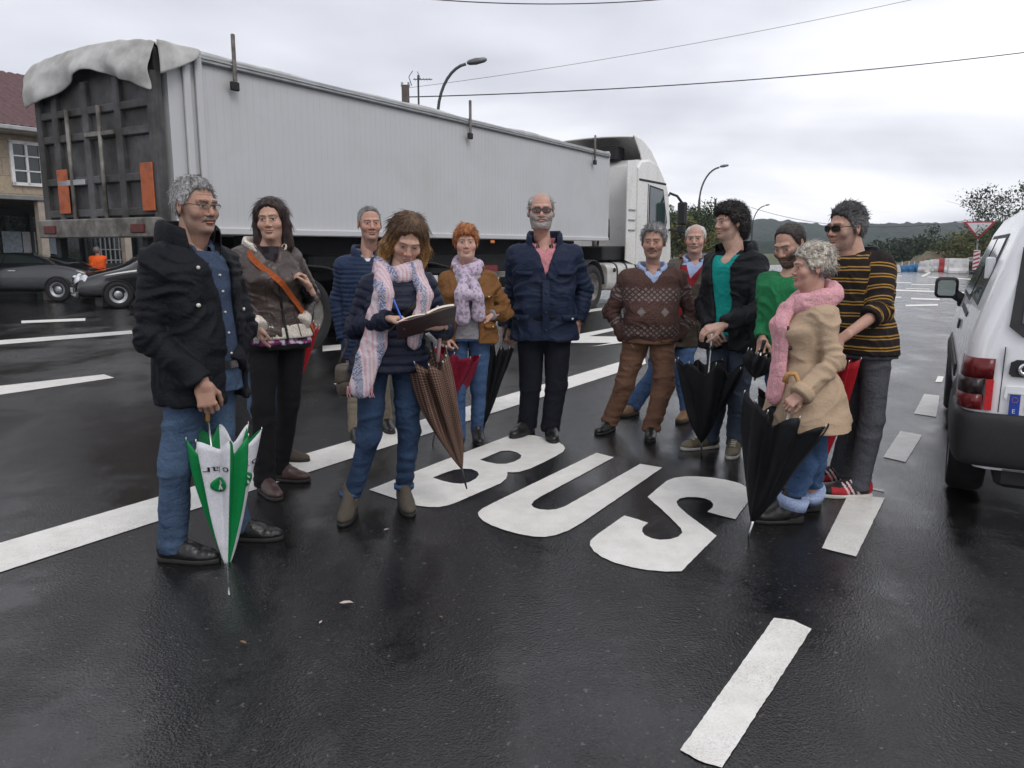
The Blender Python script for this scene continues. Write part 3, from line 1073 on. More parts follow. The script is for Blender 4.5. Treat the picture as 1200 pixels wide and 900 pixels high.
        if strands and len(V):
            pick = r.choice(len(V), min(strands, len(V)), replace=False)
            whorl = np.array([0.01, .055, .125])
            cnt = len(V)
            SC_ = []
            for i in pick:
                p, nn = V[i], n[i]
                if nn[2] < -.75 or (flow == 'down' and p[1] < -.055 and abs(p[0]) < .055): continue
                fl = p - whorl
                if flow == 'forward': fl = np.array([p[0] * .6, -.6, -.25])
                elif flow == 'down': fl = np.array([p[0] * (1.2 if p[2] > .03 else .15), (p[1] + .02) * .3, -1.0 if p[2] < .08 else -.25])
                elif flow == 'back': fl = np.array([p[0] * .5, .6, .05 - (p[2] < .04) * .5])
                fl = fl - nn * (fl @ nn); fl /= np.linalg.norm(fl) + 1e-9
                fl = fl + r.normal(0, jit, 3); fl /= np.linalg.norm(fl)
                ln = slen * r.uniform(.5, 1.2)
                sdv = np.cross(fl, nn); sdv /= np.linalg.norm(sdv) + 1e-9
                pts = []
                ph = r.uniform(0, 6.28)
                for q in range(5):
                    tt = q / 4
                    w = curl * np.array(sdv) * math.sin(ph + tt * 9) + curl * nn * (math.cos(ph + tt * 9) + .6)
                    pts.append(p - nn * .003 + fl * ln * tt + nn * ln * lift * (tt - .55 * tt * tt) + w * min(1, tt * 3))
                for q, pp in enumerate(pts):
                    rr = sr * (1.0, 1.1, .95, .7, .15)[q] * r.uniform(.8, 1.2)
                    for a in range(3):
                        th = a * 2.094
                        SV.append(pp + rr * 1.6 * math.cos(th) * sdv + rr * math.sin(th) * nn)
                for q in range(4):
                    for a in range(3):
                        b = (a + 1) % 3
                        SQ.append((cnt + q * 3 + a, cnt + q * 3 + b, cnt + q * 3 + 3 + b, cnt + q * 3 + 3 + a))
                SC_.append(np.tile(colour(np.array([pts[2]])) * r.uniform(.45, 1.75), (15, 1)))
                cnt += 15
            if SV:
                V = np.concatenate([V, np.array(SV)]); Q = np.concatenate([Q, np.array(SQ)]); C = np.concatenate([C] + SC_)
        return s.hobj(name, V, Q, M['hair'], C)

    def glasses(s, frame, lens, rx=.024, rz=.017, half=False, r=.0013, y=-.108, dx=.0315, square=2.6, wrap=.006):
        mb, ml = MB(), MB()
        n = 24
        for sx in (-1, 1):
            th = np.arange(n) * 2 * math.pi / n
            c, q = np.cos(th), np.sin(th)
            rr = 1 / (np.abs(c) ** square + np.abs(q) ** square) ** (1 / square)
            ring = np.stack([sx * dx + rx * rr * c, y + wrap * ((sx * rx * rr * c) / rx + 1), -.002 + rz * rr * q], 1)
            if half:
                mb.tube(ring[:n // 2 + 1], r, 6)
            else:
                mb.tube(ring, r, 6, closed=True)
            ml.poly(ring, (0, .0012, 0), 1.0)
            e = np.array([sx * (dx + rx), y + wrap * 2, .004])
            mb.tube([e, [sx * .074, -.06, .008], [sx * .0815, .0, .006], [sx * .08, .016, -.006]], [r, r * 1.1, r * 1.1, r], 6)
        mb.tube([[-dx + rx, y + wrap * .3, .002], [0, y - .002, .006], [dx - rx, y + wrap * .3, .002]], r, 6)
        g = None
        for nm, m, mt in (('glasses', mb, frame), ('lens', ml, lens)):
            for i in range(len(m.V)):
                m.V[i] = (m.V[i] * s.hs) @ s.hR.T + s.hc
            g = m.build(nm, mt, s.root if nm == 'glasses' else g)
        return g

    # ------------------------------------------------------------ trimmings
    def collar(s, mat, u=1.05, hgt=.06, infl=.012, gap=.35, open_=.02, name='collar', fold=True, r=.010, lean=.25, dz=0.0):
        """standing or folded collar round the neck, open in front by the angle gap (radians)"""
        th = np.linspace(gap, 2 * math.pi - gap, 40)
        rows = []
        k = s.s
        a0, b0 = (.068 + infl * .8) * k, (.07 + infl * .8) * k
        cz = s.sh[2] + .045 * k + dz
        R = rotz(s.yaw)
        prof = [(0.0, 0.0), (.012, hgt * .5), (.022 * lean * 4 * .5 + .0, hgt)]
        if fold: prof += [(.032, hgt * .95), (.04, hgt * .3), (.042, -.01)]
        else: prof += [(.012 + prof[-1][0], hgt * .96), (.024, hgt * .4), (.02, -.015)]
        V = []
        for t in th:
            fr = math.cos(t)          # 1 in front
            for (o, zz) in prof:
                drop = -.045 * max(0, fr) ** 2 * k - .0
                p = np.array([(a0 + o * k) * math.sin(t), -(b0 + o * k) * math.cos(t) + .012 * k, zz * k + drop + (.01 if fr < 0 else 0)])
                if fr > 0: p[0] *= 1 + open_ * 8 * fr * max(0, zz / hgt)
                V.append(R @ p + np.array([s.sh[0], s.sh[1], cz]))
        m = MB().grid(np.array(V), 40, len(prof))
        o = m.build(name, mat, s.root)
        so = o.modifiers.new('thick', 'SOLIDIFY'); so.thickness = .006; so.offset = 0
        sub = o.modifiers.new('sub', 'SUBSURF'); sub.levels = 1; sub.render_levels = 1
        return o

    def strip(s, pts, w, mat, name, t=.006, parent=None):
        """flat strap: pts = list of (point, outward normal)"""
        P = np.array([p for p, n in pts]); Nn = np.array([n for p, n in pts])
        T = np.gradient(P, axis=0); T /= np.linalg.norm(T, axis=1)[:, None] + 1e-9
        B = np.cross(T, Nn); B /= np.linalg.norm(B, axis=1)[:, None] + 1e-9
        w = np.full(len(P), w) if np.isscalar(w) else np.asarray(w)
        V = []
        for i in range(len(P)):
            for (a, b) in ((-1, -1), (1, -1), (1, 1), (-1, 1)):
                V.append(P[i] + B[i] * a * w[i] / 2 + Nn[i] * b * t / 2)
        F = []
        for i in range(len(P) - 1):
            for j in range(4):
                q = (j + 1) % 4
                F.append((i * 4 + j, i * 4 + q, i * 4 + 4 + q, i * 4 + 4 + j))
        F += [(3, 2, 1, 0), tuple(range(len(P) * 4 - 4, len(P) * 4))]
        return MB().add(np.array(V), F).build(name, mat, parent or s.root)

    def path(s, a, b, off, n=14, flare=None):
        """surface path between (u, theta) a and b"""
        return [s.surf(a[0] + (b[0] - a[0]) * t, a[1] + (b[1] - a[1]) * t, off, flare) for t in np.linspace(0, 1, n)]

    def buttons(s, us, th, off, mat, r=.008, name='button', flare=None):
        for u in us:
            p, n = s.surf(u, th, off, flare)
            MB().disc(p - n * .004, n, r, 12, .009).build(name, mat, s.root)

    def scarf_ring(s, mat, name='scarf', z=0.0, rad=.085, r=.035, turns=2, amp=.012, color=None, extra=None, front=-.03, h=.0065):
        """a scarf wound round the neck; extra(F) adds its hanging ends"""
        k = s.s
        c = s.nb + np.array([0, -.01, .05 * k + z])
        lo, hi = c - .3, c + .22
        if extra: lo = lo - [.12, .12, .62]
        F = SDF(lo, hi, h)
        R = rotz(s.yaw)
        for i in range(turns):
            n = 26
            for q in range(n):
                def pt(w):
                    t = w / n * 2 * math.pi
                    return c + R @ np.array([rad * (1 + .05 * i) * math.sin(t), -rad * (1.02 + .1 * i) * math.cos(t) + .008, front * math.cos(t) - .03 * i + .012 * math.sin(2 * t + i)]) * k
                F.cone(pt(q), pt(q + 1), r * k * (.85 + .15 * math.sin(q * 1.3 + i)), None, .015)
        if extra: extra(F)
        V, Q = F.mesh(); V = smooth_mesh(V, Q, 2)
        n = vnormals(V, Q)
        f = .6 * ridged(V * [22, 22, 9] + 3 * vnoise(V * 7, s.seed)[:, None], s.seed + 40) + .6 * ridged(V * [48, 48, 7] + 2 * vnoise(V * 9, s.seed)[:, None], s.seed + 41) - .6
        V = V + n * (f * amp)[:, None]
        at = {'pat': V - c}
        if color is not None: at['Col'] = color(V - c, n)
        return mesh_np(name, V, Q, mat, s.root, True, at)


def slab(F, pts, widths, normals, th, k=.012):
    """hanging cloth: chain of flattened cones in an SDF"""
    for i in range(len(pts) - 1):
        a, b = np.asarray(pts[i], float), np.asarray(pts[i + 1], float)
        nn = np.asarray(normals, float)
        F.cone(a, b, widths[i] / 2, widths[i + 1] / 2, k, flat=(nn, th / (widths[i] / 2)))
# ================================================================== camera, light, sky
cd = bpy.data.cameras.new('camera'); cam = bpy.data.objects.new('camera', cd); COL.objects.link(cam)
cd.sensor_width = 36; cd.lens = 36 * FPX / 1200; cd.clip_end = 5000; cd.clip_start = .05
cam.location = (0, 0, CAMH); cam.rotation_euler = (math.pi / 2 - PITCH, 0, 0)
SC.camera = cam
SC.render.resolution_x, SC.render.resolution_y = 1024, 768
SC.view_settings.view_transform = 'Standard'; SC.view_settings.look = 'None'; SC.view_settings.gamma = 1; SC.view_settings.exposure = 0.5
SC.cycles.max_bounces = 6; SC.cycles.diffuse_bounces = 3; SC.cycles.glossy_bounces = 3; SC.cycles.transmission_bounces = 6; SC.cycles.transparent_max_bounces = 12
SC.cycles.use_denoising = True; SC.cycles.caustics_reflective = False; SC.cycles.caustics_refractive = False
SC.cycles.sample_clamp_indirect = 6

SUN_EL, SUN_AZ = RAD(48), RAD(150)      # azimuth from +Y towards +X
w = bpy.data.worlds.new('World'); SC.world = w; w.use_nodes = True
nt = w.node_tree
bg = nt.nodes['Background']
sky = N(nt, 'ShaderNodeTexSky', sky_type='NISHITA', sun_disc=False, sun_elevation=SUN_EL, sun_rotation=SUN_AZ, air_density=1.0, dust_density=4.0)
tc = nt.nodes.new('ShaderNodeTexCoord')
sp = nt.nodes.new('ShaderNodeSeparateXYZ'); L(nt, tc.outputs['Generated'], sp.inputs[0])
zc = math_(nt, 'MAXIMUM', sp.outputs[2], 0.0)
den = math_(nt, 'ADD', zc, .16)
cx_ = math_(nt, 'DIVIDE', sp.outputs[0], den); cy_ = math_(nt, 'DIVIDE', sp.outputs[1], den)
cb = nt.nodes.new('ShaderNodeCombineXYZ'); L(nt, cx_, cb.inputs[0]); L(nt, cy_, cb.inputs[1]); cb.inputs[2].default_value = 3.7
n1 = noise(nt, cb.outputs[0], .36, 5, .48, .5)
mp2 = nt.nodes.new('ShaderNodeMapping'); mp2.inputs['Scale'].default_value = (.30, .75, 1); mp2.inputs['Rotation'].default_value = (0, 0, RAD(-14)); mp2.inputs['Location'].default_value = (1.2, 2.3, 0)
L(nt, cb.outputs[0], mp2.inputs[0])
n2 = noise(nt, mp2.outputs[0], .8, 5, .5, .3)
cl = math_(nt, 'ADD', math_(nt, 'MULTIPLY', n1, .6), math_(nt, 'MULTIPLY', n2, .4))
ccol = ramp(nt, cl, [(.40, (.39, .40, .45)), (.48, (.53, .54, .585)), (.555, (.70, .705, .74)), (.64, (.90, .90, .92))]).outputs[0]
gain = math_(nt, 'ADD', math_(nt, 'SUBTRACT', 1.22, math_(nt, 'MULTIPLY', zc, .15)), math_(nt, 'MULTIPLY', math_(nt, 'MAXIMUM', math_(nt, 'MULTIPLY', sp.outputs[1], -1.0), 0.0), .40))
ten = math_(nt, 'MULTIPLY', gain, 10.0)
cs = nt.nodes.new('ShaderNodeVectorMath'); cs.operation = 'SCALE'; L(nt, ccol, cs.inputs[0]); L(nt, ten, cs.inputs['Scale'])
L(nt, mixc(nt, .95, sky.outputs[0], cs.outputs[0]), bg.inputs['Color'])
bg.inputs['Strength'].default_value = .1

sd_ = bpy.data.lights.new('sun', 'SUN'); sd_.energy = .9; sd_.angle = RAD(25); sd_.color = (1, .97, .93)
so_ = bpy.data.objects.new('sun', sd_); COL.objects.link(so_)
so_.rotation_euler = Vector((-math.sin(SUN_AZ) * math.cos(SUN_EL), -math.cos(SUN_AZ) * math.cos(SUN_EL), -math.sin(SUN_EL))).to_track_quat('-Z', 'Y').to_euler()

# ================================================================== ground, road, paint
def road_mat():
    m, nt, b = newmat('wet_asphalt')
    v = coords(nt)
    mp = nt.nodes.new('ShaderNodeMapping'); mp.inputs['Rotation'].default_value = (0, 0, RAD(32.2)); mp.inputs['Scale'].default_value = (1.4, .10, 1)
    L(nt, v, mp.inputs[0])
    streak = noise(nt, mp.outputs[0], .9, 4, .6, .0)
    big = noise(nt, v, .9, 7, .7, .3)
    wet = math_(nt, 'ADD', math_(nt, 'MULTIPLY', streak, .45), math_(nt, 'MULTIPLY', big, .55))
    vor = nt.nodes.new('ShaderNodeTexVoronoi'); vor.inputs['Scale'].default_value = 105; L(nt, v, vor.inputs['Vector'])
    grit = noise(nt, v, 120, 4, .75)
    mid = noise(nt, v, 40, 5, .8)
    cell = ramp(nt, vor.outputs['Color'], [(.45, (0,)), (.9, (1,))]).outputs[0]
    col = ramp(nt, grit, [(.36, (.002, .002, .0025)), (.54, (.007, .007, .0075)), (.68, (.034, .033, .031))]).outputs[0]
    col = mixc(nt, math_(nt, 'MULTIPLY', cell, .26), col, (.058, .056, .054))
    stones = ramp(nt, noise(nt, v, 36, 2, .5), [(.68, (0,)), (.71, (1,))]).outputs[0]
    col = mixc(nt, math_(nt, 'MULTIPLY', stones, .40), col, (.16, .145, .13))
    dry = ramp(nt, wet, [(.44, (0,)), (.60, (1,))]).outputs[0]
    col = mixc(nt, math_(nt, 'MULTIPLY', dry, .30), col, (.016, .016, .0175))
    L(nt, col, b.inputs['Base Color'])
    rg = math_(nt, 'ADD', ramp(nt, wet, [(.42, (.015,)), (.50, (.07,)), (.58, (.22,))]).outputs[0], math_(nt, 'MULTIPLY', mid, .10))
    L(nt, rg, b.inputs['Roughness'])
    b.inputs['Specular IOR Level'].default_value = .5
    hgt = math_(nt, 'ADD', math_(nt, 'MULTIPLY', vor.outputs['Distance'], .8), math_(nt, 'ADD', math_(nt, 'MULTIPLY', grit, .8), math_(nt, 'MULTIPLY', mid, .9)))
    bn = N(nt, 'ShaderNodeBump'); bn.inputs['Distance'].default_value = .011
    L(nt, ramp(nt, wet, [(.42, (.10,)), (.58, (.32,))]).outputs[0], bn.inputs['Strength'])
    L(nt, hgt, bn.inputs['Height']); L(nt, bn.outputs[0], b.inputs['Normal'])
    return m


def paint_mat():
    m, nt, b = newmat('road_paint')
    v = coords(nt)
    n = noise(nt, v, 7, 6, .65)
    c = ramp(nt, n, [(.3, (.70, .68, .63)), (.6, (.83, .815, .77))]).outputs[0]
    sp_ = ramp(nt, noise(nt, v, 55, 4, .7), [(.66, (0,)), (.72, (1,))]).outputs[0]
    c = mixc(nt, math_(nt, 'MULTIPLY', sp_, .75), c, (.10, .09, .08))
    wear = ramp(nt, noise(nt, v, 2.2, 5, .7), [(.42, (0,)), (.70, (1,))]).outputs[0]
    pit = ramp(nt, noise(nt, v, 150, 3, .7), [(.50, (0,)), (.60, (1,))]).outputs[0]
    c = mixc(nt, math_(nt, 'MULTIPLY', math_(nt, 'ADD', math_(nt, 'MULTIPLY', wear, .55), .06), pit), c, (.16, .15, .14))
    stain = ramp(nt, noise(nt, v, 1.1, 4, .6, 1.0), [(.5, (0,)), (.75, (1,))]).outputs[0]
    c = mixc(nt, math_(nt, 'MULTIPLY', stain, .14), c, (.42, .40, .36))
    L(nt, c, b.inputs['Base Color'])
    b.inputs['Roughness'].default_value = .42
    b.inputs['Specular IOR Level'].default_value = .35
    bump(nt, b, noise(nt, v, 90, 4, .7), .8, .006)
    return m


M['asphalt'] = road_mat(); M['paint'] = paint_mat()


def grass_mat():
    m, nt, b = newmat('meadow')
    v = coords(nt)
    c = ramp(nt, noise(nt, v, .09, 8, .65), [(.3, (.035, .055, .018)), (.5, (.07, .085, .03)), (.7, (.12, .11, .05))]).outputs[0]
    L(nt, c, b.inputs['Base Color']); b.inputs['Roughness'].default_value = .95
    bump(nt, b, noise(nt, v, 3, 5), .8, .1)
    return m


M['grass'] = grass_mat()


def rc(s, n, z=0.0):
    """road coordinates: s metres along, n metres to the right of the camera"""
    return RD * s + RN * n + np.array([0, 0, z])


def rough_edge(P, step=.016, amp=.0008, seed=1):
    """outline broken into short pieces that wander a few millimetres, as sprayed paint does"""
    r = np.random.default_rng(seed); out = []
    for i in range(len(P)):
        a, b = np.asarray(P[i], float), np.asarray(P[(i + 1) % len(P)], float)
        n = max(1, min(60, int(np.linalg.norm(b - a) / step)))
        for k in range(n):
            q = a + (b - a) * k / n
            if k: q = q + np.append(r.normal(0, amp, 2), 0)
            out.append(q)
    return np.array(out)


def sheet(name, pts, mat, z):
    o = MB()
    P = np.array(pts, float)
    if mat is M['paint'] and np.linalg.norm(P[0]) < 12: P = rough_edge(P, seed=len(COL.objects))
    P[:, 2] = z
    o.add(P, [tuple(range(len(P)))])
    ob = o.build(name, mat, None, fix=False)
    if ob.data.polygons[0].normal.z < 0: ob.data.flip_normals()
    return tag(ob, kind='structure')


sheet('ground', [(-860, -140, 0), (860, -140, 0), (860, 740, 0), (-860, 740, 0)], M['grass'], -.02)
sheet('road', [rc(-40, -60), rc(30, -60), rc(41, -26), rc(75, -14), rc(75, -3), rc(47, 4), rc(45, 24), rc(-40, 40)], M['asphalt'], 0)


def marking(name, px, z=.004):
    return sheet(name, [gnd(*p) for p in px], M['paint'], z)


def letter(outer, holes, z):
    cu = bpy.data.curves.new('bus_lettering', 'CURVE'); cu.dimensions = '2D'; cu.fill_mode = 'BOTH'
    for ring in [outer] + holes:
        P = np.array([gnd(400 + x / 2.3077, 490 + y / 2.3077) for x, y in ring])
        P = rough_edge(P, .016, .0008, len(P))
        s = cu.splines.new('POLY'); s.points.add(len(P) - 1); s.use_cyclic_u = True
        for q, p in zip(s.points, P): q.co = (p[0], p[1], 0, 1)
    o = bpy.data.objects.new('tmp', cu); COL.objects.link(o)
    dg = bpy.context.evaluated_depsgraph_get(); dg.update()
    me = bpy.data.meshes.new_from_object(o.evaluated_get(dg))
    COL.objects.unlink(o); bpy.data.objects.remove(o)
    me.materials.clear(); me.materials.append(M['paint'])
    for p in me.polygons: p.material_index = 0
    ob = bpy.data.objects.new('bus_lettering', me); COL.objects.link(ob); ob.location.z = z
    if len(me.polygons) and me.polygons[0].normal.z < 0: me.flip_normals()
    return tag(ob, kind='structure')


letter([(75, 195), (262, 121), (450, 50), (466, 47), (490, 46), (520, 48), (555, 55), (585, 65), (600, 74), (605, 82), (600, 92), (580, 104), (545, 122), (510, 138), (480, 147), (462, 148), (449, 147), (449, 155), (446, 165), (430, 178), (400, 191), (360, 208), (320, 226), (290, 237), (265, 242), (235, 242), (205, 238), (140, 217)],
       [[(248, 162), (275, 151), (305, 141), (330, 138), (352, 139), (368, 146), (372, 154), (364, 165), (345, 175), (325, 179), (300, 177), (270, 170)],
        [(375, 114), (403, 102), (432, 90), (455, 89), (475, 94), (487, 102), (484, 110), (468, 119), (445, 125), (420, 125), (395, 120)]], .004)
letter([(690, 95), (737, 107), (640, 160), (540, 213), (520, 226), (514, 236), (520, 243), (535, 248), (560, 250), (582, 248), (605, 240), (710, 181), (808, 125), (868, 135), (760, 210), (650, 285), (615, 305), (580, 318), (550, 323), (520, 322), (480, 315), (440, 304), (405, 291), (383, 279), (372, 267), (370, 257), (380, 247), (410, 231), (550, 163)], [], .004)
letter([(1115, 205), (1100, 228), (1065, 275), (1025, 265), (990, 255), (1003, 244), (1006, 235), (1000, 226), (985, 219), (960, 215), (935, 215), (915, 219), (906, 228), (912, 240), (930, 257), (970, 287), (1015, 320), (970, 365), (920, 416), (880, 417), (830, 413), (785, 405), (740, 393), (705, 378), (682, 361), (672, 345), (674, 333), (690, 318), (725, 293), (765, 265), (797, 274), (830, 285), (816, 296), (813, 308), (822, 319), (840, 327), (862, 331), (890, 329), (910, 323), (922, 312), (918, 299), (900, 281), (865, 247), (828, 215), (855, 191), (880, 171), (900, 163), (930, 159), (960, 159), (1000, 162), (1040, 168), (1075, 177), (1100, 190)], [], .004)
for px in ([(0, 637), (400, 520), (755, 416), (757, 426.5), (400, 541.5), (0, 671.5), (-200, 737), (-200, 694)],):
    marking('edge_line', px)
for px in ([(0, 452.5), (122, 439), (134, 443), (0, 463), (-60, 467), (-60, 459)], [(378, 405.5), (440, 401), (440, 406.5), (378, 412)], [(391, 450), (440, 446), (440, 450.5), (404, 454)]):
    marking('lane_dash', px)
marking('centre_line', [(-80, 405), (0, 399), (160, 387), (520, 362), (520, 365.5), (160, 391), (0, 404), (-80, 410.5)])
marking('far_line', [(25, 376), (100, 373), (100, 376), (25, 379)])
marking('side_line', [(670, 366), (690, 362.8), (740, 356), (740, 359), (690, 366), (670, 369)])
marking('chevron_marking', [(669, 393.5), (717, 384.5), (740, 380), (740, 384), (717, 388.2), (690, 394.2), (740, 394.8), (740, 402), (669.5, 402)])
marking('chevron_marking', [(693, 406.5), (740, 398), (740, 401)], .006)
for px in ([(907, 725), (930, 728), (951, 738), (846, 901), (820, 893), (797, 880)], [(994, 580), (1037, 584), (1003, 653), (963, 643)], [(1055, 505.5), (1081, 510), (1061, 542), (1035, 536)],
           [(1083, 462), (1101, 464), (1097, 489), (1071, 485)], [(1099, 441), (1106, 441.5), (1104, 448), (1096, 448)], [(770, 940), (815, 975), (700, 1200), (600, 1150)]):
    marking('bus_lane_dash', px)
marking('worn_paint', [(1020, 572), (1036, 574.5), (1036, 577), (1021, 574)])
for (a, b, t) in (((465, 276), (885, 291), 7), ((680, 206), (965, 221), 4), ((470, 235), (590, 238), 4), ((590, 246), (780, 250), 4), ((480, 201), (540, 200), 3), ((590, 323), (745, 328), 8),
                  ((560, 361), (735, 357), 9), ((450, 318), (535, 316), 6), ((445, 335), (500, 335), 5), ((440, 370), (490, 372), 6), ((895, 293), (935, 281), 8), ((560, 268), (690, 272), 3), ((300, 300), (440, 290), 5), ((250, 350), (420, 340), 6)):
    f = lambda x, y: (940 + x / 4.615, 280 + y / 4.615)
    marking('far_marking', [f(a[0], a[1] - t / 2), f(b[0], b[1] - t / 2), f(b[0], b[1] + t / 2), f(a[0], a[1] + t / 2)])
marking('arrow_marking', [(1079, 323.5), (1089, 319.2), (1086.5, 319.3), (1084, 318.8), (1091, 318.4), (1090, 320), (1082.5, 324.3)])

# ================================================================== far terrain
def hill_mat(name, a, b_, c):
    m, nt, b = newmat(name)
    v = coords(nt)
    n = noise(nt, v, .11, 5, .7)
    n2 = noise(nt, v, .014, 4, .6)
    q = math_(nt, 'ADD', math_(nt, 'MULTIPLY', n, .6), math_(nt, 'MULTIPLY', n2, .4))
    L(nt, ramp(nt, q, [(.36, a), (.5, b_), (.64, c)]).outputs[0], b.inputs['Base Color'])
    b.inputs['Roughness'].default_value = 1.0; b.inputs['Specular IOR Level'].default_value = .1
    bump(nt, b, n, 1.0, 3)
    return m


M['hill'] = hill_mat('wooded_hill', (.012, .024, .020), (.022, .038, .028), (.042, .056, .036))


def hills(name, D0, D1, top, x0, x1, seed, canopy=4.2, res=2.2):
    """wooded rise across the view: top(x) its crest height, as seen above the road"""
    nu = int((x1 - x0) / res); nv = 40
    xs = np.linspace(x0, x1, nu)
    V = np.zeros((nu, nv, 3))
    for j in range(nv):
        t = j / (nv - 1)
        prof = math.sin(min(1, t * 1.25) * math.pi / 2) ** 1.2
        yy = D0 + (D1 - D0) * t
        V[:, j, 0] = xs * (.85 + .15 * yy / D0); V[:, j, 1] = yy
        V[:, j, 2] = -3 + prof * (top(xs) + 3)
    P = V.reshape(-1, 3)
    r = vnoise(P / [5.5, 9, 30], seed) * canopy + vnoise(P / [2.4, 4, 30], seed + 2) * canopy * .5 + vnoise(P / [60, 60, 60], seed + 3) * canopy * 1.5
    P[:, 2] += r * np.clip((P[:, 2] + 3) / 6, 0, 1)
    return tag(MB().grid(P, nu, nv).build(name, M['hill'], None), kind='structure')


hills('hills', 430, 640, lambda x: 10.5 + 2.4 * np.sin(x / 95 + 1.0) + 1.6 * np.sin(x / 37) + np.interp(x, [-300, 100, 230, 330, 430, 600], [5, 5, 2.8, 2.5, -2.5, -4]), -420, 640, 3)
hills('wooded_slope', 150, 240, lambda x: 1.2 + .9 * np.sin(x / 21) + np.interp(x, [0, 60, 85, 120, 200], [-2, -.6, .2, 2.0, 4]), -60, 190, 9, 1.6, 1.0)
# ================================================================== articulated lorry
M['trailer'] = simple('trailer_panel', (.50, .505, .515), .42, var=.03, scale=.8, dirt=((.46, .46, .45), .40, .7))
M['cab_white'] = simple('cab_paint', (.74, .73, .70), .3, var=.03, coat=.4, dirt=((.58, .55, .48), .36, 1.5))
M['tarp'] = simple('tarpaulin', (.46, .455, .44), .6, var=.22, scale=2.5, bmp=.5, bscale=7, dirt=((.28, .27, .24), .45, 2.2))
M['dark_door'] = simple('dirty_grey_steel', (.085, .085, .088), .7, var=.35, scale=3, dirt=((.03, .028, .026), .5, 2.0))
M['chassis'] = simple('chassis_black', (.010, .010, .011), .75)
M['tyre'] = simple('tyre_rubber', (.012, .012, .012), .85, bmp=.3)
M['steel'] = simple('galvanised_steel', (.35, .36, .37), .45, .7, var=.15)
M['dirty_steel'] = simple('dirty_steel', (.22, .21, .19), .6, .3, var=.3, dirt=((.08, .07, .06), .5, 4))
M['alu'] = simple('aluminium_tank', (.55, .54, .51), .42, .3, var=.1, dirt=((.33, .31, .27), .4, 2))
M['reflector'] = simple('orange_reflector', (.50, .10, .016), .55, var=.5, scale=5, dirt=((.16, .05, .02), .45, 5))
M['amber'] = simple('amber_lens', (.55, .16, .01), .25)
M['red_lens'] = simple('red_lens', (.13, .005, .007), .3)
M['red_bright'] = simple('red_bright_lens', (.50, .012, .015), .3)
M['dirty_red'] = simple('dirty_red_lens', (.09, .012, .010), .6, var=.4, scale=6)
M['smoked'] = simple('smoked_lens', (.022, .010, .011), .3)
M['glass'] = simple('window_glass', (.018, .024, .024), .06, spec=.6, var=.1, coat=.5)
M['glass_green'] = simple('green_window_glass', (.03, .055, .052), .07, spec=.6, coat=.5)
M['black_trim'] = simple('black_trim', (.014, .014, .015), .6, var=.2, bmp=.15, bscale=150)
M['white_paint'] = simple('van_paint', (.84, .85, .86), .3, var=.01, scale=1, coat=.5)
M['chrome'] = simple('chrome', (.75, .75, .77), .12, 1.0)
M['black_paint'] = simple('car_paint_black', (.008, .0085, .010), .2, coat=.9, var=.05)
M['lamp_glass'] = simple('lamp_glass', (.62, .64, .66), .1, coat=.6)
M['plate'] = simple('plate_white', (.68, .68, .66), .4, var=.02)
M['plate_blue'] = simple('plate_blue', (.012, .05, .32), .4)
M['blackmark'] = simple('plate_black', (.01, .01, .01), .5)


def wheel(parent, c, R_, wdt, axis, rim_mat, name='wheel', hub=.56):
    """tyre with a dished rim; axis points outwards"""
    ax = np.asarray(axis, float)
    h = wdt / 2
    t = MB().lathe([(R_ * .60, -h), (R_ * .9, -h), (R_ * .97, -h * .8), (R_, -h * .4), (R_, h * .4), (R_ * .97, h * .8), (R_ * .9, h), (R_ * .62, h * .98), (R_ * .60, h * .5)], c, ax, 36).build(name, M['tyre'], parent)
    m = MB().lathe([(R_ * .63, h * .3), (R_ * .63, h * .92), (R_ * .58, h * .95), (R_ * .52, h * .55), (R_ * .3, h * .45), (R_ * .22, h * .8), (R_ * .1, h * .85), (.004, h * .85)], c, ax, 30)
    a = np.cross(ax, [0, 0, 1.0]); a /= np.linalg.norm(a); b = np.cross(ax, a)
    m.build('rim', rim_mat, t)
    return t


TH_T = RAD(90 - 31.1)
lorry = thing('articulated_lorry', 'white articulated lorry with sheeted tipper trailer passing behind the group', 'lorry', (-3.80, 9.05, 0), TH_T)
TL, TW, TB, TT = 11.75, 2.30, 1.58, 3.56     # trailer length, width, floor and top; local y runs to the far side


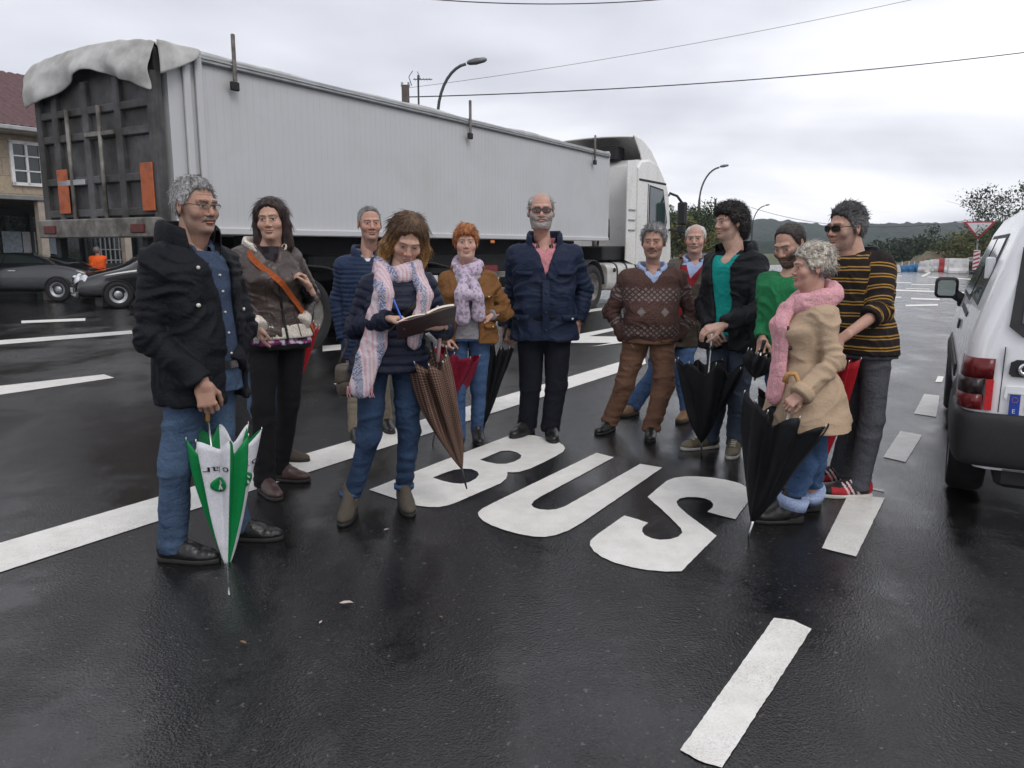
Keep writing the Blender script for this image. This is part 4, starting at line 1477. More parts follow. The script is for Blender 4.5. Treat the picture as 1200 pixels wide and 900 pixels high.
def lorry_build():
    P = lorry
    m = MB()
    m.box((TL / 2 + .03, TW / 2, (TB + TT) / 2), (TL - .1, TW - .04, TT - TB))
    body = m.build('trailer_body', M['trailer'], P)
    ribs = MB()
    for i in range(96):                       # shallow corrugation of the alloy side planks
        x = .62 + i * (TL - .9) / 96
        ribs.box((x, .0215, (TB + TT) / 2), (.06, .006, TT - TB - .14))
    for i in range(40):
        ribs.box((.62 + i * (TL - .9) / 40, TW - .012, (TB + TT) / 2), (.045, .018, TT - TB - .14))
    r = ribs.build('side_planks', M['trailer'], body); r['kind'] = 'stuff'
    MB().bbox((TL / 2, .0, TT - .03), (TL, .07, .10), .02).build('top_rail', M['steel'], P)
    MB().bbox((TL / 2, .0, TB + .03), (TL, .07, .09), .02).build('bottom_rail', M['trailer'], P)
    MB().bbox((TL / 2, TW, TT - .03), (TL, .07, .10), .02).build('top_rail', M['steel'], P)
    MB().bbox((TL / 2, TW, TB + .03), (TL, .07, .09), .02).build('bottom_rail', M['steel'], P)
    MB().bbox((TL, TW / 2, (TB + TT) / 2 + .03), (.08, TW, TT - TB + .06), .02).build('front_wall', M['trailer'], P)
    for x in (.30, .46):
        MB().bbox((x, -.02, (TB + TT) / 2), (.09, .05, TT - TB), .015).build('corner_post', M['trailer'], P)
    # stakes standing above the side
    for x in (.95, 5.9, 10.86):
        MB().bbox((x, -.05, TT + .04), (.05, .04, .56), .012).build('stake', M['dirty_steel'], P)
        MB().bbox((x - .02, -.06, TT - .27), (.12, .05, .10), .012).build('stake_socket', M['chassis'], P)
    # sheet over the load: arched top with a skirt hanging down behind, uneven hem
    nx, ny = 60, 30
    V = []
    rr = np.random.default_rng(3)
    for i in range(nx):
        x = -.04 + (TL + .02) * i / (nx - 1)
        for j in range(ny):
            y = -.05 + (TW + .10) * j / (ny - 1)
            e = math.sin(math.pi * j / (ny - 1)) ** .6
            z = TT + .02 + e * (.10 + .05 * math.sin(x * 1.7) + .03 * math.sin(x * 4.1 + y * 2)) * (1 if x < 9.5 else .6) - (.05 if j in (0, ny - 1) else 0)
            V.append((x, y, z))
    o = MB().grid(np.array(V), nx, ny).build('tarpaulin', M['tarp'], P)
    so = o.modifiers.new('t', 'SOLIDIFY'); so.thickness = .015
    V = []
    nj = 34
    for i in range(14):
        t = i / 13
        for j in range(nj):
            s_ = j / (nj - 1)
            y = -.06 + (TW + .14) * s_
            drop = np.interp(s_, [0, .08, .25, .42, .55, .7, .85, 1], [.52, .50, .40, .30, .34, .46, .52, .50])
            e = math.sin(math.pi * s_) ** .6
            z = TT + .02 + e * .11 - drop * t
            x = -.10 - .13 * math.sin(t * 2.2) + .035 * math.sin(s_ * 17 + t * 3) * t + .03 * math.sin(s_ * 9 + 1) * t
            wn = vnoise(np.array([[y * 5, z * 4, t * 2]]), 5)[0] - .5; w2 = vnoise(np.array([[y * 13 + z * 9, z * 8, 0]]), 6)[0] - .5
            V.append((x + (.06 * wn + .03 * w2) * min(1, t * 3), y, z + .03 * w2))
    o2 = MB().grid(np.array(V), 14, nj).build('tarpaulin_skirt', M['tarp'], o)
    so = o2.modifiers.new('t', 'SOLIDIFY'); so.thickness = .015; o2.modifiers.new('s', 'SUBSURF').render_levels = 1
    V = []
    for i in range(12):
        t = i / 11
        for j in range(12):
            s_ = j / 11
            x = -.09 + .52 * s_
            V.append((x, -.085 - .03 * math.sin(t * 2) - .015 * math.sin(s_ * 9), TT + .04 - t * (.30 * (1 - s_) ** .7 + .05)))
    o3 = MB().grid(np.array(V), 12, 12).build('tarpaulin_corner', M['tarp'], o)
    o3.modifiers.new('t', 'SOLIDIFY').thickness = .012
    # tailgate
    tg = MB(); tg.box((-.03, TW / 2, (TB + TT) / 2), (.08, TW - .06, TT - TB - .02)); tgo = tg.build('tailgate', M['dark_door'], P)
    fr = MB()
    for y in (.06, .66, 1.28, 1.90, TW - .06): fr.bbox((-.09, y, (TB + TT) / 2 - .12), (.09, .11, TT - TB - .28), .015)
    for z in (TB + .24, TB + .62, TB + 1.12, TB + 1.40): fr.bbox((-.085, TW / 2, z), (.07, TW - .04, .09), .015)
    fr.build('tailgate_frame', M['dark_door'], tgo)
    for y in (.97, 1.6): MB().cyl((-.15, y, TB - .05), (-.15, y, TT - .55), .025, 10).build('locking_bar', M['dirty_steel'], tgo)
    MB().bbox((-.13, 1.0, TB + 1.12), (.06, .55, .05), .01).build('latch', M['dirty_steel'], tgo)
    MB().bbox((-.13, 1.62, TB + .60), (.06, .55, .07), .01).build('latch', M['steel'], tgo)
    for y in (.17, 1.80):
        MB().bbox((-.15, y, TB + .50), (.02, .22, .52), .008).build('reflective_board', M['reflector'], P)
    # rear bumper, lamps
    MB().bbox((-.16, TW / 2, TB + .06), (.14, TW, .22), .02).build('tail_beam', M['dirty_steel'], P)
    MB().bbox((1.5, TW / 2, .62), (.10, TW - .3, .13), .02).build('underrun_bar', M['dirty_steel'], P)
    for y in (.28, TW - .28):
        MB().bbox((-.24, y, TB + .05), (.03, .24, .10), .01).build('rear_lamp', M['dirty_red'], P)
        MB().bbox((-.08, y + .05, TB - .14), (.10, .10, .30), .01).build('bumper_arm', M['chassis'], P)
    for y in (.35, 1.95): MB().bbox((1.36, y, .72), (.02, .62, .75), .01).build('mudflap', M['chassis'], P)
    # chassis
    for y in (.75, 1.8): MB().bbox((TL / 2 + .55, y, TB - .22), (TL - 1.9, .14, .42), .02).build('chassis_rail', M['chassis'], P)
    MB().bbox((TL / 2 + .9, TW / 2, TB - .45), (TL - 3.2, 1.5, .38), .05).build('chassis_box', M['chassis'], P)
    for x in (2.0, 3.32, 4.64):
        for y, s_ in ((.19, -1), (TW - .19, 1)): wheel(P, (x, y, .52), .52, .36, (0, s_, 0), M['dirty_steel'])
        MB().cyl((x, .3, .52), (x, TW - .3, .52), .08).build('axle', M['chassis'], P)
    V = []
    for y0 in (.0, TW - .42):
        mg = MB(); pts = []
        for x in np.linspace(1.35, 5.3, 40):
            d = min(abs(x - c) for c in (2.0, 3.32, 4.64)); pts.append((x, y0, 1.10 + .09 * math.cos(min(1, d / .66) * math.pi / 2)))
        G = []
        for p in pts: G += [p, (p[0], p[1] + .42, p[2])]
        mo = mg.grid(np.array(G), 40, 2).build('mudguard', M['chassis'], P); mo.modifiers.new('t', 'SOLIDIFY').thickness = .03
    for z in (.62, .92): MB().bbox((7.4, .06, z), (3.6, .03, .11), .01).build('side_guard', M['dirty_steel'], P)
    MB().bbox((6.6, .3, .85), (.7, .5, .5), .03).build('tool_box', M['red_lens'], P)
    MB().bbox((8.6, .35, .62), (.12, .14, 1.0), .02).build('landing_leg', M['dirty_steel'], P)
    for x in (1.4, 4.0, 6.6, 9.2): MB().bbox((x, -.04, TB - .06), (.13, .03, .05), .01).build('side_marker', M['amber'], P)
    # tractor
    wheel(P, (11.0, .25, .52), .52, .5, (0, -1, 0), M['dirty_steel']); wheel(P, (11.0, TW - .25, .52), .52, .5, (0, 1, 0), M['dirty_steel'])
    wheel(P, (14.95, .22, .52), .52, .34, (0, -1, 0), M['dirty_steel']); wheel(P, (14.95, TW - .22, .52), .52, .34, (0, 1, 0), M['dirty_steel'])
    MB().bbox((13.0, TW / 2, .95), (5.4, .9, .3), .03).build('tractor_chassis', M['chassis'], P)
    MB().bbox((12.75, TW / 2, 1.28), (1.6, 1.9, .34), .04).build('catwalk', M['chassis'], P)
    gp = MB(); n = 18; G = []
    for th in np.linspace(-.25, math.pi * .98, n): G += [(11.0 - .62 * math.cos(th), -.0, .52 + .62 * math.sin(th)), (11.0 - .62 * math.cos(th), .5, .52 + .62 * math.sin(th))]
    mo = gp.grid(np.array(G), n, 2).build('mudguard', M['chassis'], P); mo.modifiers.new('t', 'SOLIDIFY').thickness = .03
    # fuel tank with straps
    tk = MB(); n = 28
    prof = [(.30 * np.sign(math.cos(t)) * abs(math.cos(t)) ** .55, .33 * np.sign(math.sin(t)) * abs(math.sin(t)) ** .55) for t in np.linspace(0, 2 * math.pi, n, endpoint=False)]
    V = []
    for x, sc in ((11.85, .9), (11.9, 1), (14.05, 1), (14.1, .9)):
        for (a, b) in prof: V.append((x, .30 + a * sc, .72 + b * sc))
    F = []
    for i in range(3):
        for j in range(n): F.append((i * n + j, i * n + (j + 1) % n, (i + 1) * n + (j + 1) % n, (i + 1) * n + j))
    F += [tuple(range(n)), tuple(range(3 * n, 4 * n))]
    tank = tk.add(V, F).build('fuel_tank', M['alu'], P, bevel=.02)
    for x in (12.35, 12.95, 13.55):
        sV = []
        for xx in (x - .04, x + .04):
            for (a, b) in prof: sV.append((xx, .30 + a * 1.03, .72 + b * 1.03))
        MB().add(sV, [(j, (j + 1) % n, n + (j + 1) % n, n + j) for j in range(n)] + [tuple(range(n)), tuple(range(n, 2 * n))]).build('tank_strap', M['chassis'], tank)
    MB().cyl((12.15, .0, .88), (12.15, -.035, .88), .05).build('filler_cap', M['chassis'], tank)
    # cab: side outline swept across the width, rounded front corners
    prof = [(13.55, .98), (13.55, 3.45), (13.75, 3.62), (14.3, 3.70), (14.9, 3.62), (15.4, 3.36), (15.72, 3.02), (15.86, 2.75), (16.05, 1.95), (16.15, 1.35), (16.16, .55), (15.55, .42), (15.5, .70), (15.28, 1.10), (14.95, 1.20), (14.60, 1.10), (14.38, .70), (14.33, .62), (13.9, .62), (13.88, .98)]
    cw = MB()
    ys = [(-.0, .10), (.05, .03), (.14, .0), (TW - .14, .0), (TW - .05, .03), (TW, .10)]
    V = []
    for y, ins in ys:
        for (x, z) in prof:
            fx = ins * (1 if x > 15.2 else 0); top = ins * .8 if z > 3.3 else 0
            V.append((x - fx, y, z - top))
    k = len(prof); F = []
    for i in range(len(ys) - 1):
        for j in range(k): F.append((i * k + j, i * k + (j + 1) % k, (i + 1) * k + (j + 1) % k, (i + 1) * k + j))
    F += [tuple(range(k)), tuple(range((len(ys) - 1) * k, len(ys) * k))]
    cab = cw.add(V, F).build('cab', M['cab_white'], P)
    W = lambda pts, y: [(x, y, z) for x, z in pts]
    MB().poly(W([(14.35, 2.10), (14.35, 2.98), (15.28, 2.92), (15.62, 2.15), (15.5, 1.92), (14.9, 2.0)], -.012), (0, 1, 0), .02).build('side_window', M['glass_green'], cab)
    MB().poly(W([(14.30, 2.04), (14.30, 3.03), (15.32, 2.97), (15.69, 2.12), (15.52, 1.86), (14.88, 1.95)], -.006), (0, 1, 0), .014).build('window_seal', M['black_trim'], cab)
    MB().poly(W([(14.35, 2.10), (14.35, 2.98), (15.28, 2.92), (15.62, 2.15)], TW - .008), (0, 1, 0), .02).build('side_window', M['glass_green'], cab)
    MB().poly([(15.87, .16, 2.72), (15.87, TW - .16, 2.72), (16.075, TW - .16, 1.9), (16.075, .16, 1.9)], (.97, 0, .24), .015).build('windscreen', M['glass'], cab)
    MB().bbox((16.17, TW / 2, 1.2), (.05, 1.9, .7), .02).build('grille', M['black_trim'], cab)
    MB().bbox((16.15, TW / 2, .6), (.12, TW - .1, .4), .04).build('bumper', M['cab_white'], cab)
    MB().bbox((15.98, TW / 2, 2.86), (.34, TW - .2, .06), .02).build('sun_visor', M['black_trim'], cab)
    MB().bbox((14.55, -.008, 3.12), (1.9, .022, .05), .008).build('seam_strip', M['chassis'], cab)
    MB().bbox((14.22, -.006, 2.0), (.022, .014, 2.1), .004).build('door_gap', M['chassis'], cab)
    MB().bbox((14.45, -.025, 1.82), (.22, .04, .06), .015).build('door_handle', M['black_trim'], cab)
    # large letter on the door
    em = MB(); ring = []
    for t in np.linspace(.75, 5.5, 26): ring.append((14.92 + .20 * math.cos(t), -.008, 1.66 + .30 * math.sin(t)))
    em.tube(ring, .045, 8, flat=((0, 1, 0), .12)); em.build('door_letter', M['plate_blue'] if False else simple('faded_letter', (.20, .24, .28), .5), cab)
    # mirrors
    mr = MB(); mr.bbox((15.98, -.33, 2.35), (.16, .26, .62), .05); mo = mr.build('mirror', M['black_trim'], cab)
    MB().bbox((15.96, -.33, 1.92), (.15, .25, .20), .04).build('wide_mirror', M['black_trim'], mo)
    MB().tube([(15.75, -.02, 2.90), (15.88, -.2, 2.82), (15.98, -.33, 2.62)], .035, 8).build('mirror_arm', M['black_trim'], mo)
    MB().tube([(15.78, -.02, 1.9), (15.9, -.2, 1.88), (15.96, -.33, 1.9)], .03, 8).build('mirror_arm', M['black_trim'], mo)
    mb = MB(); mb.bbox((15.98, TW + .33, 2.35), (.16, .26, .62), .05).build('mirror', M['black_trim'], cab)
    # roof deflector open at the back, with side fairings
    n = 12; V = []
    for i in range(n):
        t = i / (n - 1)
        for j in range(9):
            s_ = j / 8
            x = 13.35 + 1.65 * t; z = 4.20 - .62 * t ** 1.8 - .05 * abs(s_ - .5) ** 2 * 4
            V.append((x, .06 + (TW - .12) * s_, z))
    df = MB().grid(np.array(V), n, 9).build('roof_deflector', M['cab_white'], cab); df.modifiers.new('t', 'SOLIDIFY').thickness = .03
    for y in (.05, TW - .05):
        MB().poly(W([(13.30, 4.16), (13.9, 4.10), (14.5, 3.90), (15.0, 3.58), (13.95, 3.5), (13.8, 3.75)], y), (0, 1, 0), .03).build('deflector_side', M['cab_white'], df)
    MB().bbox((13.7, TW / 2, 3.78), (.5, 1.2, .35), .05).build('roof_unit', M['chassis'], cab)
    for y in (.04, TW - .04):
        MB().poly(W([(12.95, 1.1), (12.95, 3.52), (13.54, 3.60), (13.54, .98)], y), (0, 1, 0), .03).build('side_fairing', M['cab_white'], cab)
    gh = MB()
    for z in (2.35, 2.1, 1.85): gh.bbox((13.25, .02, z), (.42, .02, .03), .004)
    gh.build('fairing_slots', M['steel'], cab)
    MB().tube([(12.35, .55, 1.4), (12.35, .5, 2.0), (12.5, .45, 2.15), (12.75, .45, 2.1), (12.9, .5, 1.6)], .03, 8).build('air_hose', M['chassis'], P)
    MB().bbox((12.3, .6, 2.2), (.12, .12, 1.7), .03).build('exhaust', M['dirty_steel'], P)
    MB().bbox((15.55, -.02, .75), (.5, .05, .28), .02).build('step', M['chassis'], cab)


lorry_build()


# ================================================================== small white van on the right
VX, VY = 2.68, 4.60           # rear wheel, near side
van_h = RAD(28.0)
van = thing('van', 'white delivery van with black bumper parked at the right edge of the picture', 'van', (VX, VY, 0), -van_h)
# local frame: y forwards, x to the right (body width), origin under the near rear wheel


def van_build():
    P = van
    WID, L0, L1 = 1.66, -.70, 3.32
    # cross-section: half outline from sill to roof as (inset from the side, height)
    sec = [(.06, .30), (.015, .36), (.0, .55), (.0, .78), (.02, .95), (.05, 1.05), (.13, 1.30), (.205, 1.52), (.26, 1.62), (.36, 1.69), (.55, 1.73)]
    def row(y, tilt=0.0, hood=None, squeeze=0.0, bow=0.0):
        out = []
        for (i, z) in sec:
            if hood is not None and z > hood: z2 = hood + (z - hood) * .02; i2 = i if z <= hood else .06 + (i) * .8
            else: z2, i2 = z, i
            out.append((i2 - .05 + squeeze, y + tilt * max(0, z2 - .9) , z2))
        for (i, z) in reversed(sec):
            if hood is not None and z > hood: z2 = hood + (z - hood) * .02; i2 = i if z <= hood else .06 + (i) * .8
            else: z2, i2 = z, i
            out.append((WID - i2 - .05 - squeeze, y + tilt * max(0, z2 - .9), z2))
        return out
    stations = [row(L0 + .00, .22, squeeze=.075), row(L0 + .025, .22, squeeze=.028), row(L0 + .10, .20, squeeze=.004), row(L0 + .3, .12), row(L0 + .75, .0), row(.9), row(1.5), row(1.75), row(2.0, -.32), row(2.35, -.62, None), row(2.62, 0, .98), row(3.0, 0, .93), row(L1 - .12, 0, .84, .03), row(L1, 0, .72, .10)]
    V = np.array(stations).reshape(-1, 3)
    nu, nv = len(stations), len(stations[0])
    F = []
    for i in range(nu - 1):
        for j in range(nv - 1): F.append((i * nv + j, (i + 1) * nv + j, (i + 1) * nv + j + 1, i * nv + j + 1))
        F.append((i * nv + nv - 1, (i + 1) * nv + nv - 1, (i + 1) * nv, i * nv))
    F += [tuple(range(nv)), tuple(range((nu - 1) * nv, nu * nv))]
    body = MB().add(V, F, True).build('body', M['white_paint'], P)
    md = body.modifiers.new('e', 'EDGE_SPLIT'); md.split_angle = RAD(50)
    def sx(z, off=0.0):      # side surface, near side
        return float(np.interp(z, [q[1] for q in sec], [q[0] for q in sec])) - .05 - off
    def side(pts, off, name, mat, parent=body, th=.012):
        front = [(sx(z, off), y, z) for y, z in pts]
        V = front + [(x + th, y, z) for x, y, z in front]
        n = len(front)
        return MB().add(V, [tuple(range(n)), tuple(range(2 * n - 1, n - 1, -1))] + [(i, (i + 1) % n, n + (i + 1) % n, n + i) for i in range(n)]).build(name, mat, parent)
    # side glass: fixed rear quarter, front door, each in its black frame
    side([(.02, 1.09), (.10, 1.32), (.20, 1.50), (.98, 1.50), (.98, 1.09)], .004, 'window_frame', M['black_trim'])
    side([(.07, 1.12), (.14, 1.32), (.23, 1.475), (.94, 1.475), (.94, 1.12)], .010, 'side_window', M['glass'])
    side([(1.04, 1.06), (1.04, 1.50), (1.72, 1.50), (2.25, 1.06)], .004, 'window_frame', M['black_trim'])
    side([(1.08, 1.09), (1.08, 1.475), (1.69, 1.475), (2.15, 1.09)], .010, 'door_window', M['glass'])
    MB().bbox((sx(1.30, .02), .12, 1.30), (.05, .05, .13), .012).build('window_hinge', M['white_paint'], body)
    for y in (1.01, 2.3): side([(y, .42), (y + .012, .42), (y + .012, 1.05), (y, 1.05)], .003, 'door_gap', M['chassis'], th=.006)
    side([(1.06, .86), (1.06, .92), (1.22, .92), (1.22, .86)], .016, 'door_handle', M['black_trim'])
    side([(.5, .60), (.5, .68), (2.4, .68), (2.4, .60)], .016, 'side_moulding', M['black_trim'])
    side([(.56, .98), (.56, 1.01), (1.6, 1.01), (1.6, .98)], .006, 'slide_rail', M['black_trim'])
    # wheel arches and wheels
    for yc in (0.0, 2.66):
        arch = [(yc + .385 * math.cos(t), .30 + .385 * math.sin(t)) for t in np.linspace(0, math.pi, 18)]
        inn = [(yc + .32 * math.cos(t), .30 + .32 * math.sin(t)) for t in np.linspace(0, math.pi, 18)]
        side([(y, max(z, .30)) for y, z in inn] , .003, 'wheel_well', M['chassis'])
        V = []
        for (a, b) in zip(arch, inn): V += [(sx(max(.32, a[1]), .006), a[0], a[1]), (sx(max(.32, b[1]), .028), b[0], b[1])]
        MB().grid(np.array(V), 18, 2).build('arch_trim', M['black_trim'], body).modifiers.new('t', 'SOLIDIFY').thickness = .02
        wheel(P, (.025, yc, .295), .295, .19, (-1, 0, 0), M['steel'])
        wheel(P, (WID - .15, yc, .295), .295, .19, (1, 0, 0), M['steel'])
    # rear: bumper wrapping the corner
    half = [(-.083, .30), (-.083, L0 + .42), (-.082, L0 + .20), (-.074, L0 + .08), (-.052, L0 + .0), (-.005, L0 - .038), (.10, L0 - .050)]
    outl = half + [(WID / 2 - .05, L0 - .056)] + [(WID - .1 - x, y) for x, y in reversed(half)]
    bp = []
    for z, o in ((.31, -.035), (.33, -.006), (.42, .006), (.545, .004), (.585, -.006), (.602, -.035)):
        r = []
        for (x, y) in outl:
            ox, oy = x - (WID / 2 - .05), y - (L0 + .5)
            if y > L0 + .15: nx_, ny_ = math.copysign(1, ox), 0
            elif abs(ox) < .62: nx_, ny_ = 0, -1
            else: nx_, ny_ = math.copysign(.7, ox), -.7
            r.append((x + o * nx_, y + o * ny_, z))
        bp.append(r)
    V = np.array(bp); nu2, nv2 = V.shape[:2]
    b_ = MB().grid(V.reshape(-1, 3), nu2, nv2).build('rear_bumper', M['black_trim'], P)
    so = b_.modifiers.new('t', 'SOLIDIFY'); so.thickness = .03; so.offset = -1
    b_.modifiers.new('s', 'SUBSURF').render_levels = 2
    MB().bbox((WID / 2 - .05, L0 + .25, .27), (1.3, .5, .12), .03).build('rear_valance', M['chassis'], P)
    yr = lambda z: L0 + .22 * max(0, z - .9)
    # tailgate details
    def rear(pts, off, name, mat, parent=body, th=.015):
        f = [(x, yr(z) - off, z) for x, z in pts]; n = len(f)
        V = f + [(x, y + th, z) for x, y, z in f]
        return MB().add(V, [tuple(range(n)), tuple(range(2 * n - 1, n - 1, -1))] + [(i, (i + 1) % n, n + (i + 1) % n, n + i) for i in range(n)]).build(name, mat, parent)
    lamp = MB()
    def lamp_piece(z0, z1, x1, name, mat, off=.006, xs=None):
        # wraps from the side round the corner on to the rear face
        pts = xs or [(-.058, L0 + .16), (-.052, L0 + .09), (-.03, L0 + .03), (.0, L0 - .004), (.05, L0 - .014), (x1, L0 - .016)]
        V = []
        for (x, y) in pts:
            for z in (z0, z1):
                ins = sx(z) + .05
                V.append((x + max(0, ins) * (1 if x < .03 else .3) - off * .6, y + .22 * max(0, z - .9) - off * .4, z))
        o = MB().grid(np.array(V), len(pts), 2).build(name, mat, body)
        o.modifiers.new('t', 'SOLIDIFY').thickness = .010
        return o
    lamp_piece(.767, .87, .085, 'rear_lamp', M['red_lens'])
    lamp_piece(.687, .765, .050, 'lamp_smoked_band', M['smoked'])
    lamp_piece(.608, .685, .050, 'lamp_lower', M['red_lens'])
    rear([(.052, .608), (.085, .608), (.085, .765), (.052, .765)], .018, 'fog_lamp', M['red_bright'])
    rear([(WID - .235, .625), (WID - .1, .625), (WID - .1, .90), (WID - .235, .90)], .012, 'rear_lamp', M['red_lens'])
    rear([(.13, 1.03), (.16, 1.42), (.22, 1.50), (WID - .34, 1.50), (WID - .285, 1.42), (WID - .265, 1.03), (WID - .32, .98), (.19, .98)], .006, 'rear_window_frame', M['black_trim'])
    rear([(.18, 1.05), (.20, 1.41), (.25, 1.46), (WID - .37, 1.46), (WID - .33, 1.41), (WID - .315, 1.05), (WID - .36, 1.02), (.23, 1.02)], .012, 'rear_window', M['glass'])
    rear([(.115, .60), (.12, .93), (.124, .93), (.119, .60)], .004, 'tailgate_gap', M['chassis'])
    tr = rear([(.145, .80), (.16, .785), (.6, .78), (.6, .865), (.175, .87), (.15, .855)], .012, 'handle_strip', M['black_trim'])
    # lettering on the strip begins with a C
    cpts = [(.225 + .036 * math.cos(t), yr(.825) - .018, .825 + .027 * math.sin(t)) for t in np.linspace(.7, 5.6, 20)]
    MB().tube(cpts, .009, 8, flat=((0, 1, 0), .5)).build('lettering', M['chrome'], tr)
    rear([(.135, .68), (.15, .665), (.15, .70), (.8, .70), (.8, .735), (.14, .735)], .010, 'plate_recess', M['white_paint'])
    pl = rear([(.160, .595), (.68, .595), (.68, .695), (.160, .695)], .018, 'number_plate', M['plate'])
    rear([(.160, .595), (.205, .595), (.205, .695), (.160, .695)], .020, 'plate_band', M['plate_blue'], pl)
    st = MB()
    for k in range(12):
        t = k * math.pi / 6; st.disc((0.1825 + .013 * math.cos(t), yr(.67) - .021, .67 + .013 * math.sin(t)), (0, -1, 0), .0022, 6, .0015)
    st.build('plate_stars', M['amber'], pl)
    def text(body_, x, z, size, mat, y):
        c = bpy.data.curves.new('lettering', 'FONT'); c.body = body_; c.size = size; c.extrude = .001
        o = bpy.data.objects.new('tmp', c); COL.objects.link(o)
        dg = bpy.context.evaluated_depsgraph_get(); dg.update()
        me = bpy.data.meshes.new_from_object(o.evaluated_get(dg)); COL.objects.unlink(o); bpy.data.objects.remove(o)
        me.materials.clear(); me.materials.append(mat)
        o = link(bpy.data.objects.new('plate_lettering', me), pl)
        o.rotation_euler = (math.pi / 2, 0, 0); o.location = (x, y, z)
    text('E', .173, .603, .03, M['plate'], yr(.6) - .0225)
    text('6', .222, .608, .105, M['blackmark'], yr(.65) - .021)
    # mirror on its arm
    mc = np.array([-.135, 2.02, 1.10])
    F_m = SDF([-.16, -.10, -.16], [.16, .12, .16], .008)
    F_m.rbox((0, .01, 0), (.085, .055, .085), .04)
    V, Q = F_m.mesh()
    mo = mesh_np('door_mirror', smooth_mesh(V, Q, 2) + mc, Q, M['black_trim'], P)
    MB().poly([mc + np.array([x, -.047, z]) for x, z in ((-.062, -.045), (-.05, -.062), (.05, -.062), (.062, -.045), (.064, .04), (.05, .06), (-.045, .06), (-.062, .04))], (0, 1, 0), .004).build('mirror_glass', simple('mirror_glass', (.20, .23, .215), .06, 1.0), mo)
    MB().tube([mc + np.array([.06, .02, -.05]), mc + np.array([.12, .03, -.09]), (sx(1.0) + .01, 2.08, .98)], [.04, .04, .05], 10).build('mirror_arm', M['black_trim'], mo)
    MB().bbox((WID + .04, 2.02, 1.10), (.2, .11, .2), .05).build('door_mirror', M['black_trim'], P)
    ws = [(.06, 2.44, 1.02), (WID - .16, 2.44, 1.02), (WID - .33, 1.90, 1.60), (.23, 1.90, 1.60)]
    MB().poly(ws, (0, .7, .7), .02).build('windscreen', M['glass'], body)


van_build()


